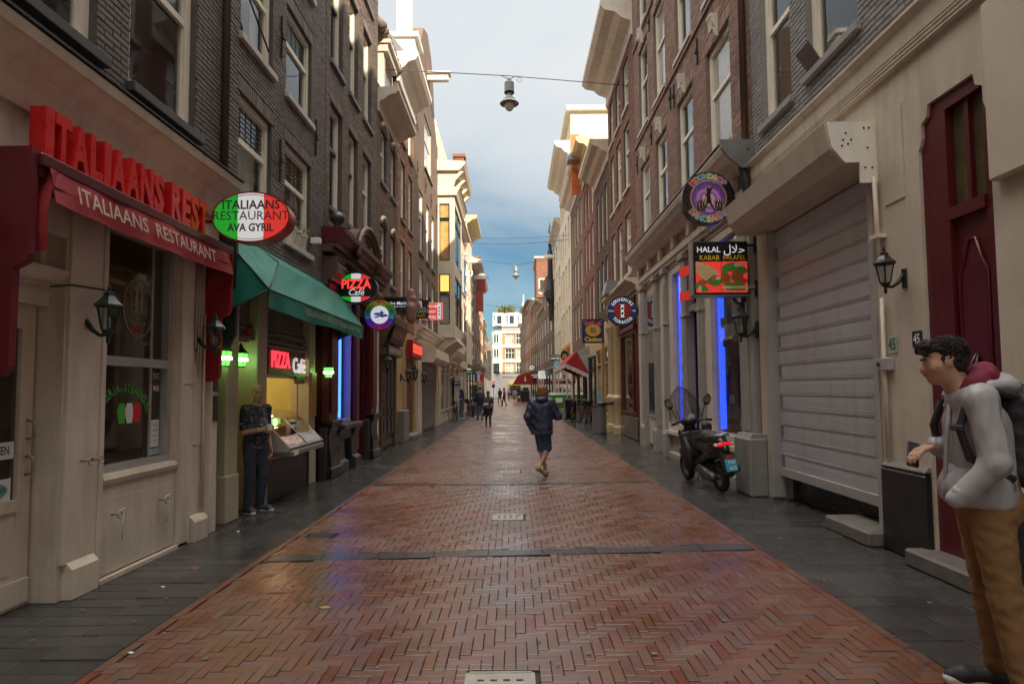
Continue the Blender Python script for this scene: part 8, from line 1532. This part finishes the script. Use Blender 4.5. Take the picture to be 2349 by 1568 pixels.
    # hair
    if hairstyle == 'short': hp2 = [('e', H(0, -.025, .055), (.087 * s, .098 * s, .085 * s), Rh), ('e', H(0, -.05, .0), (.082 * s, .066 * s, .085 * s), Rh), ('e', H(0, .05, .105), (.07 * s, .05 * s, .04 * s), Rh), ('-e', H(0, .11, -.03), (.085 * s, .09 * s, .088 * s), Rh, .02), ('-b', H(0, .02, -.13), (.2 * s, .2 * s, .06 * s), .01, Rh, .02)]
    elif hairstyle == 'curly': hp2 = [('e', H(0, -.02, .062), (.087 * s, .102 * s, .09 * s), Rh), ('e', H(0, -.05, -.005), (.082 * s, .064 * s, .09 * s), Rh), ('e', H(-.02, .07, .105), (.06 * s, .045 * s, .045 * s), Rh, .01), ('e', H(.03, .085, .085), (.04 * s, .035 * s, .04 * s), Rh, .01), ('e', H(-.04, .09, .07), (.03 * s, .03 * s, .035 * s), Rh, .01), ('c', H(-.072, .02, .03), H(-.074, .02, -.03), .012 * s, .006 * s, .02), ('c', H(.072, .02, .03), H(.074, .02, -.03), .012 * s, .006 * s, .02), ('-e', H(0, .125, -.03), (.085 * s, .075 * s, .088 * s), Rh, .015), ('-b', H(0, .02, -.14), (.2 * s, .2 * s, .06 * s), .01, Rh, .02)]
    elif hairstyle == 'bob': hp2 = [('e', H(0, -.025, .045), (.096 * s, .108 * s, .095 * s), Rh), ('e', H(0, -.045, -.05), (.108 * s, .085 * s, .11 * s), Rh), ('e', H(-.08, .0, -.06), (.035 * s, .06 * s, .08 * s), Rh), ('e', H(.08, .0, -.06), (.035 * s, .06 * s, .08 * s), Rh), ('-e', H(0, .12, -.03), (.062 * s, .10 * s, .1 * s), Rh, .02)]
    elif hairstyle == 'long': hp2 = [('e', H(0, -.022, .05), (.088 * s, .103 * s, .088 * s), Rh), ('c', H(0, -.06, .0), H(0, -.075, -.26), .085 * s, .06 * s), ('c', H(-.07, -.01, 0), H(-.08, .01, -.22), .03 * s, .025 * s), ('c', H(.07, -.01, 0), H(.08, .01, -.22), .03 * s, .025 * s), ('-e', H(0, .12, -.04), (.066 * s, .10 * s, .1 * s), Rh, .02)]
    elif hairstyle == 'bald': hp2 = [('e', H(0, -.045, -.01), (.081 * s, .062 * s, .06 * s), Rh), ('-b', H(0, .0, -.1), (.2 * s, .2 * s, .05 * s), .01, Rh, .02), ('-b', H(0, .1, 0), (.2 * s, .1 * s, .2 * s), .01, Rh, .01)]
    else: hp2 = [('e', H(0, -.02, .06), (.09 * s, .105 * s, .085 * s), Rh), ('b', H(0, .1, .05), (.06 * s, .06 * s, .008 * s), .006, Rh)]
    cw = folds(.007 if hairstyle != 'curly' else .02, 110 if hairstyle != 'curly' else 130, 5) if h < .02 else None
    organic('hair', hp2, hair or IRON, t, min(h, .012) if h < .02 else h, .02, cw)
    s = scale
    z0 = vv(0, 0, hem * s); dirn = (hp - ch); low = ch + dirn * ((ch[2] - hem * s) / max(.01, ch[2] - hp[2])); g_ = .028 * s + coat
    P = [('c', tuple(ch + vv(-.055, 0, .02) * s), tuple(low + vv(-.055, 0, 0) * s), .105 * s * tw + coat, .108 * s * tw + coat), ('c', tuple(ch + vv(.055, 0, .02) * s), tuple(low + vv(.055, 0, 0) * s), .105 * s * tw + coat, .108 * s * tw + coat), ('c', tuple(S('shL') + vv(.02, 0, 0) * s), tuple(S('shR') - vv(.02, 0, 0) * s), .066 * s + coat * .6, .066 * s + coat * .6, .06), ('c', tuple(nk - vv(0, .005, .06) * s), tuple(nk - vv(0, .005, .005) * s), .082 * s + coat * .5, .066 * s, .03)]
    if belly: P.append(('e', tuple(ch * .35 + hp * .65 + vv(0, .06, .06) * s), (.15 * s, .13 * s + belly, .17 * s), None, .06))
    for q in 'LR':
        e_ = S('el' + q); w_ = S('wr' + q); a = S('sh' + q)
        P.append(('c', tuple(a), tuple(a + (e_ - a) * min(1, sleeve * 2)), .058 * s + coat * .8, .053 * s + coat * .7, .035))
        if sleeve > .55: P.append(('c', tuple(e_), tuple(e_ + (w_ - e_) * (sleeve * 2 - 1)), .053 * s + coat * .7, .04 * s + coat * .6, .025))
    P.append(('-b', tuple(low - vv(0, 0, .15) * s), (.5, .5, .15 * s), .005, None, .008))
    organic('top', P, top, t, h, .04 * s, folds(fold, ffreq, int(loc[1] * 10) % 50, (1, 1, .6)) if h < .03 else None)
    if hood: organic('hood', [('e', tuple(nk + vv(0, -.085, .01) * s), (.12 * s, .085 * s, .075 * s), None), ('c', tuple(nk + vv(-.1, -.02, .0) * s), tuple(nk + vv(.1, -.02, 0) * s), .045 * s, .045 * s), ('-e', tuple(nk + vv(0, .03, .1) * s), (.085 * s, .10 * s, .1 * s), None)], hood, t, min(h, .014), .04, folds(.01, 35, 7))
    T = [('c', tuple(hp + vv(-.05, 0, .08) * s), tuple(hp + vv(.05, 0, .08) * s), .124 * s, .124 * s), ('e', tuple(hp + vv(0, -.045, -.02) * s), (.16 * s, .11 * s, .12 * s), None)]
    for q in 'LR':
        a, k_, n_ = S('hp' + q), S('kn' + q), S('an' + q)
        if short: T.append(('c', tuple(a), tuple(a + (k_ - a) * .92), .098 * s * legw, .085 * s * legw, .03))
        else: T += [('c', tuple(a), tuple(k_), .09 * s * legw, .066 * s * legw, .03), ('c', tuple(k_), tuple(k_ + (n_ - k_) * .93), .066 * s * legw, .051 * s * legw, .02)]
    T.append(('-b', tuple(hp + vv(0, 0, .33) * s), (.5, .5, .19 * s), .005, None, .01))
    organic('trousers' if not short else 'shorts', T, legs, t, h, .035 * s, folds(fold * .9, ffreq * .9, 9 + int(loc[0] * 7) % 30, (1, 1, 1.2)) if h < .03 else None)
    for q in 'LR':
        a, b = S('an' + q), S('to' + q); f = b - a; f = f / np.linalg.norm(f); hl = a - vv(0, 0, .04) * s - f * .04 * s
        organic('shoe', [('c', tuple(hl), tuple(b - f * .05 * s), .043 * s, .04 * s), ('c', tuple(b - f * .06 * s), tuple(b), .042 * s, .032 * s), ('c', tuple(a), tuple(a - vv(0, 0, .04) * s), .042 * s, .046 * s)], shoe, t, min(h, .012), .025)
        if soles: organic('sole', [('c', tuple(hl - vv(0, 0, .03) * s), tuple(b - vv(0, 0, .01) * s), .042 * s, .036 * s), ('-b', tuple((hl + b) / 2 + vv(0, 0, .155) * s), (.4, .4, .15 * s), .004, None, .004)], soles, t, .01, .01)
    return t
def leaned(d): return d
# man with the backpack, right foreground, facing left
JK = mat('grey_rain_jacket', (.32, .31, .32), .42, .08, 3, 1.0, 11); CHN = mat('tan_chinos', (.21, .115, .045), .8, .12, 4, .3, 90); HRM = mat('dark_curly_hair', (.016, .011, .008), .8, .3, 30, .6, 120); BURG = mat('burgundy_fleece', (.16, .014, .035), .9, .2, 8, .3, 120); SHK = mat('black_canvas_shoe', (.018, .018, .018), .6, .2); SOLE = mat('white_sole', (.6, .57, .52), .5)
for m_, sc_, ds_ in ((JK, 5.5, .05), (CHN, 6.5, .035), (BURG, 9, .03)):          # creased cloth: ridged noise drawn out along the fall of the cloth
    for n_ in m_.node_tree.nodes:
        if n_.type == 'BUMP':
            n_.inputs['Distance'].default_value = ds_; n_.inputs['Strength'].default_value = .55; mp_ = m_.node_tree.nodes.new('ShaderNodeMapping'); mp_.inputs['Rotation'].default_value = (.5, .7, .3); mp_.inputs['Scale'].default_value = (1.6, 1.6, .6)
            ge_ = m_.node_tree.nodes.new('ShaderNodeNewGeometry'); nn_ = m_.node_tree.nodes.new('ShaderNodeTexNoise'); nn_.noise_type = 'RIDGED_MULTIFRACTAL'; nn_.inputs['Scale'].default_value = sc_; nn_.inputs['Detail'].default_value = 2.5; nn_.inputs['Roughness'].default_value = .4; nn_.inputs['Distortion'].default_value = .5
            m_.node_tree.links.new(ge_.outputs['Position'], mp_.inputs[0]); m_.node_tree.links.new(mp_.outputs[0], nn_.inputs['Vector']); m_.node_tree.links.new(nn_.outputs[0], n_.inputs['Height'])
J = dict(hip=(0, -.073, .93), chest=(0, -.057, 1.28), neck=(0, -.015, 1.475), head=(-.005, .07, 1.597), shL=(-.175, -.01, 1.42), shR=(.17, -.06, 1.42), elL=(-.235, -.03, 1.13), elR=(.25, -.09, 1.12), wrL=(-.20, .117, .965), wrR=(.13, .07, 1.18), hpL=(-.09, -.06, .9), hpR=(.09, -.08, .9), knL=(-.115, -.095, .50), knR=(.1, -.115, .49), anL=(-.13, -.15, .085), anR=(.12, -.15, .09), toL=(-.17, .03, .035), toR=(.13, .05, .04), hdL=(.15, .5, -1), hdR=(-.35, .9, -.25), pnL=(1, .2, 0), pnR=(0, -.25, -1), curl=.55)
PM = (2.285, 3.13, 0); SCM = 1.045; MY = PI / 2 - .25
M1 = person('person', 'man in grey jacket and tan trousers holding a phone at the right edge', PM, MY, J, JK, CHN, SHK, HRM, scale=SCM, h=.0105, head=(-.12, -.14), hairstyle='curly', hem=.915, coat=.012, fold=.007, ffreq=38, soles=SOLE, tw=1.0, hands='R', legw=1.04, hsc=.87)
nk = vv(*J['neck']) * SCM
organic('burgundy_hood', [('c', tuple(nk + vv(-.07, -.03, .02)), tuple(nk + vv(.07, -.03, .02)), .052, .052), ('c', tuple(nk + vv(-.075, -.02, .02)), tuple(nk + vv(-.02, .085, -.045)), .046, .036), ('c', tuple(nk + vv(.075, -.02, .02)), tuple(nk + vv(.02, .085, -.045)), .046, .036), ('e', tuple(nk + vv(0, -.085, .055)), (.11, .065, .075), None), ('-c', tuple(nk + vv(0, .03, -.1)), tuple(nk + vv(0, .085, .2)), .055, .065)], BURG, M1, .01, .04, folds(.006, 40, 3))
organic('jacket_hood', [('e', tuple(nk + vv(0, -.15, .01)), (.135, .085, .065), None), ('c', tuple(nk + vv(-.115, -.07, .0)), tuple(nk + vv(-.075, .05, -.1)), .036, .02), ('c', tuple(nk + vv(.115, -.07, 0)), tuple(nk + vv(.075, .05, -.1)), .036, .02)], JK, M1, .01, .04, folds(.006, 32, 5))
organic('jacket_cuff', [('c', (-.23 * SCM, .0 * SCM, 1.1 * SCM), (-.20 * SCM, .10 * SCM, .975 * SCM), .05, .052), ('c', (.21 * SCM, -.04 * SCM, 1.13 * SCM), (.14 * SCM, .045 * SCM, 1.175 * SCM), .046, .044)], JK, M1, .0095, .03, folds(.009, 42, 8))
organic('jacket_skirt', [('c', (-.06, -.06, 1.08), (.06, -.06, 1.08), .128, .128), ('c', (-.06, -.06, .98), (.06, -.06, .98), .136, .136), ('e', (0, .0, 1.03), (.15, .11, .11), None), ('-b', (0, 0, .80), (.5, .5, .155), .01, None, .012)], JK, M1, .0095, .05, folds(.008, 34, 12, (1, 1, .5)))
part('chest_flap', MB().tube([(-.02, .06, 1.46), (-.02, .075, 1.3), (-.015, .09, 1.1), (-.01, .09, .97)], .012, 6), JK, M1, True, True)
for q in 'LR':
    a = vv(*J['an' + q]) * SCM; organic('sock', [('c', tuple(a + vv(0, 0, .05)), tuple(a), .041, .042)], LETW, M1, .011, .01)
def strands(t, c, r, n, ln, rad, m, seed, zmin=-.2, down=.4, back=True):
    """single locks standing off the hair mass"""
    B = MB(); rg = random.Random(seed)
    for i in range(n):
        while True:
            d = Vector((rg.gauss(0, 1), rg.gauss(0, 1), rg.gauss(0, 1))).normalized()
            if d.z > zmin and not (d.y > .55 and d.z < .45): break
        p = Vector(c) + Vector((d.x * r[0], d.y * r[1], d.z * r[2])); a = d.orthogonal().normalized(); a = (a * math.cos(i) + d.cross(a) * math.sin(i)) * .8 - Vector((0, 0, down)); q = [p - d * .01]
        for k in range(3): p = p + (a * .8 + d * (.35 - .3 * k)).normalized() * ln / 3; q.append(p); a = a + d.cross(a) * .5 * (1 if i % 2 else -1)
        B.tube(q, [rad, rad, rad * .8, rad * .3], 4)
    part('hair_strands', B, m, t, True, True, kind='stuff')
hd_ = vv(*J['head']) * SCM; strands(M1, hd_ + vv(0, -.02, .055), (.074, .087, .076), 420, .045, .0032, HRM, 3, zmin=-.1, down=.1)
B = MB()
for x0, z0, x1, z1 in ((-.235, 1.43, -.26, 1.22), ): B.tube([(x0, -.06, z0), (x0 - .03, -.05, (z0 + z1) / 2), (x1, -.05, z1)], .004, 4)
part('jacket_seam', B, JK, M1, True, True)
BPK = mat('black_backpack_nylon', (.022, .021, .024), .65, .25, 7, .3, 70)
BP = thing('backpack', 'black backpack on the back of the man in the grey jacket', 'backpack', PM, MY)
organic('pack_body', [('b', (0, -.25, 1.28), (.15, .1, .24), .08, rotm(x=-.06)), ('e', (0, -.33, 1.16), (.14, .08, .16), None), ('e', (0, -.24, 1.46), (.13, .1, .1), None)], BPK, BP, .012, .05, folds(.014, 28, 4))
organic('front_pocket', [('b', (0, -.385, 1.17), (.11, .035, .12), .03, None)], mat('grey_black_pocket', (.035, .033, .03), .7), BP, .012, .02)
part('zip_trim', MB().tube([(-.11, -.41, 1.24), (0, -.425, 1.28), (.11, -.41, 1.24)], .006, 5), mat('teal_zip', (.02, .2, .24), .5), BP, True, True)
for s in (-1, 1): part('shoulder_strap', MB().tube([(.12 * s, -.21, 1.48), (.14 * s, -.07, 1.535), (.145 * s, .03, 1.47), (.15 * s, .072, 1.34), (.165 * s, .04, 1.2), (.165 * s, -.14, 1.1)], .02, 6), BPK, BP, True, True)
part('chest_buckle', MB().bbox(-.19, -.11, .065, .1, 1.33, 1.36, .006), IRON, BP, False, True)
PH_ = thing('phone', 'dark smartphone held out in the right hand of the man at the right edge', 'phone', (PM[0] - .135, PM[1] + .19, 1.18)); part('case', MB().bbox(-.035, .04, -.006, .006, -.065, .07, .004), mat('phone_blue_grey', (.08, .10, .13), .2), PH_, False, True); part('screen', MB().box(-.03, .035, -.0085, -.0063, -.058, .062), PANE, PH_, False, True); PH_.rotation_euler = (R(-8), R(14), R(12))
# man in the cafe doorway
SHF = mat('navy_floral_shirt', (.03, .03, .045), .7, .3, 5); nt = SHF.node_tree; bs = nt.nodes['Principled BSDF']; geo = nt.nodes.new('ShaderNodeNewGeometry'); vo = nt.nodes.new('ShaderNodeTexVoronoi'); vo.inputs['Scale'].default_value = 16; nt.links.new(geo.outputs['Position'], vo.inputs['Vector']); nzf = noise(nt, geo.outputs['Position'], 55, 3)
nt.links.new(mixc(nt, rng_map(nt, nmath(nt, 'MULTIPLY_ADD', nzf, .55, vo.outputs['Distance']), .55, .62, 1, 0), (.022, .022, .04), (.20, .18, .21)), bs.inputs['Base Color'])
nt.links.new(mixc(nt, rng_map(nt, nmath(nt, 'ABSOLUTE', nmath(nt, 'SUBTRACT', nmath(nt, 'MULTIPLY_ADD', nzf, .5, vo.outputs['Distance']), .6)), .03, .06, 1, 0), (.02, .02, .035), (.24, .22, .25)), bs.inputs['Base Color'])
DEN = mat('dark_denim', (.035, .045, .065), .8, .25, 6, .3, 120); DEN2 = mat('blue_denim', (.06, .12, .2), .8, .25, 6, .3, 120)
p = U(574, 1165, Z=0.0)
M2 = person('person', 'balding man in a dark floral shirt standing in the cafe doorway with a white cup', (-3.34, 7.93, 0.0), -2.1, dict(wrR=(.07, .24, 1.14), elR=(.215, .03, 1.1), hdR=(-.8, .5, .25), pnR=(-.5, -.8, .1), wrL=(-.195, .06, .88), elL=(-.2, -.02, 1.12), curl=.7, toL=(-.16, .15, .03), anR=(.12, .0, .085)), SHF, DEN, mat('navy_sneaker', (.03, .04, .055), .6), mat('grey_hair', (.2, .17, .15), .7), SKIN2, .935, h=.0125, head=(-.45, -.02), hairstyle='bald', hem=.86, sleeve=.42, belly=.04, coat=.004, fold=.006, soles=SOLE, legw=1.12)
c = thing('cup', 'small white cup in the hand of the man in the floral shirt', 'cup', (-3.34 + .25, 7.93 - .175, 1.05)); part('cup_body', MB().lathe([(.025, 0), (.036, .08), (.033, .08), (.023, .01)], k=14), LETW, c, 'auto', True)
part('wristwatch', MB().lathe([(.036, -.012), (.038, 0), (.036, .012)], (.12 * .935, .19 * .935, 1.13 * .935), 12, 'x'), METAL, M2, True, True)
# woman in shorts walking away
RJ = mat('navy_dotted_raincoat', (.022, .027, .06), .45, .3, 6, .25, 40); nt = RJ.node_tree; vo = nt.nodes.new('ShaderNodeTexVoronoi'); vo.inputs['Scale'].default_value = 34; geo = nt.nodes.new('ShaderNodeNewGeometry'); nt.links.new(geo.outputs['Position'], vo.inputs['Vector']); nt.links.new(mixc(nt, rng_map(nt, vo.outputs['Distance'], .2, .27, 1, 0), (.018, .022, .055), (.16, .17, .22)), nt.nodes['Principled BSDF'].inputs['Base Color'])
W2 = person('person', 'person with red blond hair, dotted navy raincoat and blue shorts walking away', (.50, 10.95, 0), -.08, dict(hip=(-.0, 0, .95), head=(.0, .05, 1.625), elR=(.3, .02, 1.15), wrR=(.2, .24, 1.22), elL=(-.27, -.07, 1.14), wrL=(-.2, .02, .92), hdL=(.1, .3, -1), hdR=(-.4, .9, .2), hpL=(-.07, 0, .92), hpR=(.08, 0, .92), knL=(-.02, .04, .49), knR=(.10, .06, .5), anL=(.06, .06, .09), anR=(-.065, -.2, .20), toL=(.07, .24, .03), toR=(.06, -.075, .045)), RJ, mat('blue_shorts', (.025, .065, .115), .8, .2, 6, .2, 90), mat('yellow_espadrille', (.38, .27, .10), .8, .2, 10), mat('red_blond_hair', (.26, .115, .045), .55, .25, 30, .5, 120), SKIN, .925, h=.0125, hairstyle='bob', hem=.80, coat=.045, short=True, hood=RJ, fold=.013, face=False, legw=1.02, hands='R')
strands(W2, (0, .02, 1.5), (.09, .1, .1), 260, .07, .0035, MATS['red_blond_hair'], 4, zmin=-.7, down=1.2)
# people farther up the street
OLV = mat('olive_shirt', (.06, .065, .045), .8, .2); BKJ = mat('black_jacket', (.022, .022, .024), .6, .2); NVY = mat('navy_sweater', (.025, .04, .09), .8, .2); HB = mat('brown_hair', (.05, .028, .018), .55, .3, 30)
p = U(1120, 978, Z=0); K1 = person('person', 'youngster in an olive shirt with a jacket tied round the waist', (p.x, p.y, 0), PI + .1, dict(wrR=(.12, .28, 1.1), elR=(.24, .03, 1.1), hdR=(-.5, .8, 0), anL=(-.09, .1, .085), toL=(-.1, .27, .03), knL=(-.09, .1, .5), anR=(.09, -.14, .1), toR=(.1, .02, .03)), OLV, BKJ, IRON, HB, SKIN3, .84, h=.02, hairstyle='curly', hem=.92, sleeve=.45, hands='rough')
organic('tied_jacket', [('c', (-.09, 0, .76), (.09, 0, .76), .13, .13), ('c', (.1, -.05, .74), (.19, -.06, .46), .07, .05), ('c', (-.12, -.03, .72), (-.13, -.04, .5), .07, .05), ('c', (0, -.1, .72), (0, -.1, .5), .1, .08)], BKJ, K1, .02, .04)
part('backpack_strap', MB().tube([(-.1, .03, 1.22), (-.11, .11, 1.1), (-.12, .06, .92)], .02, 5).tube([(.1, .03, 1.22), (.11, .11, 1.1), (.12, .06, .92)], .02, 5), mat('blue_strap', (.04, .18, .3), .6), K1, True, True)
t = thing('paper_wrap', 'white paper food wrap held by the youngster in the olive shirt', 'food wrap', (p.x - .1, p.y - .27, .93)); part('wrap', MB().tube([(-.08, 0, 0), (.12, -.05, .02)], [.04, .03], 8), LETW, t, True, True)
p = U(1101, 963, Z=0); M4 = person('person', 'man in a black jacket and cap seen from behind, holding a folded umbrella', (p.x, p.y, 0), .25, dict(elL=(-.26, .0, 1.12), wrL=(-.24, .12, .92), anL=(-.1, .08, .085), toL=(-.1, .26, .03), anR=(.1, -.12, .1), toR=(.1, .04, .03)), BKJ, DEN2, SHK, BKJ, SKIN, .96, h=.022, hairstyle='cap', hem=.8, coat=.02, face=False, hands='rough')
t = thing('folded_umbrella', 'folded black umbrella hanging from the hand of the man in the black jacket', 'umbrella', (p.x - .34, p.y + .02, .08)); part('canopy', MB().lathe([(.01, 0), (.06, .2), (.13, .62), (.1, .66), (.02, .7)], k=10), BKJ, t, True, True); part('shaft', MB().tube([(0, 0, .68), (.02, 0, .86), (.06, 0, .88)], .012, 6), IRON, t, True, True)
t = thing('backpack', 'dark backpack with a blue side worn by the man holding the folded umbrella', 'backpack', (p.x, p.y, 0), .25); organic('pack_body', [('b', (0, -.2, 1.2), (.14, .09, .22), .07, None)], mat('slate_pack', (.03, .05, .07), .7), t, .022, .03); part('pocket', MB().bbox(-.1, .1, -.32, -.28, 1.02, 1.2, .02), BKJ, t, False, True)
p = U(1060, 961, Z=0); person('person', 'woman with long brown hair, navy sweater and jeans looking at her phone', (p.x, p.y, 0), 1.2, dict(wrR=(.08, .28, 1.12), elR=(.22, .02, 1.1), wrL=(-.08, .28, 1.12), elL=(-.22, .02, 1.1), hdR=(-.4, .8, .2), hdL=(.4, .8, .2), head=(0, .06, 1.61)), NVY, DEN2, LETW, HB, SKIN, .91, h=.022, head=(0, -.35), hairstyle='long', hem=.86, coat=.01, hands='rough')
walk = lambda s: dict(anL=(-.09, .24 * s, .1), toL=(-.09, .4 * s, .04), knL=(-.09, .17 * s, .5), anR=(.09, -.26 * s, .12), toR=(.09, -.1 * s, .04), knR=(.09, -.03, .48), wrL=(-.24, -.15, .9), wrR=(.24, .2, .92))
for px, py, yaw, tp, lg, sc, hs, lb in ((1157, 931, 1.3, mat('red_shirt', (.45, .03, .03), .8), BKJ, .95, 'short', 'man in a red shirt striding across the street far away'), (1147, 926, .6, BKJ, BKJ, .95, 'short', 'dark clothed person just left of the man in red'), (1167, 917, 3.1, mat('pale_shirt', (.45, .45, .47), .8), DEN, .95, 'short', 'person in a pale shirt and dark jeans beyond the man in red'), (1174, 914, .1, mat('rust_top', (.25, .09, .06), .8), DEN, .93, 'long', 'person in a rust top far up the street'), (1181, 926, .0, mat('lilac_grey_shirt', (.38, .36, .4), .8), mat('grey_shorts', (.3, .3, .32), .8), .95, 'short', 'person in grey shirt and grey shorts walking away far off'), (1196, 921, 3.0, BKJ, BKJ, .93, 'short', 'dark figure standing by the terrace furniture under the far red awning')):
    p = U(px, py, Z=0); person('person', lb, (p.x, p.y, 0), yaw, walk(.8), tp, lg, SHK, HB, SKIN, sc, h=.03, hairstyle=hs, hem=.86, short='shorts' in lb, face=False, hands='rough')
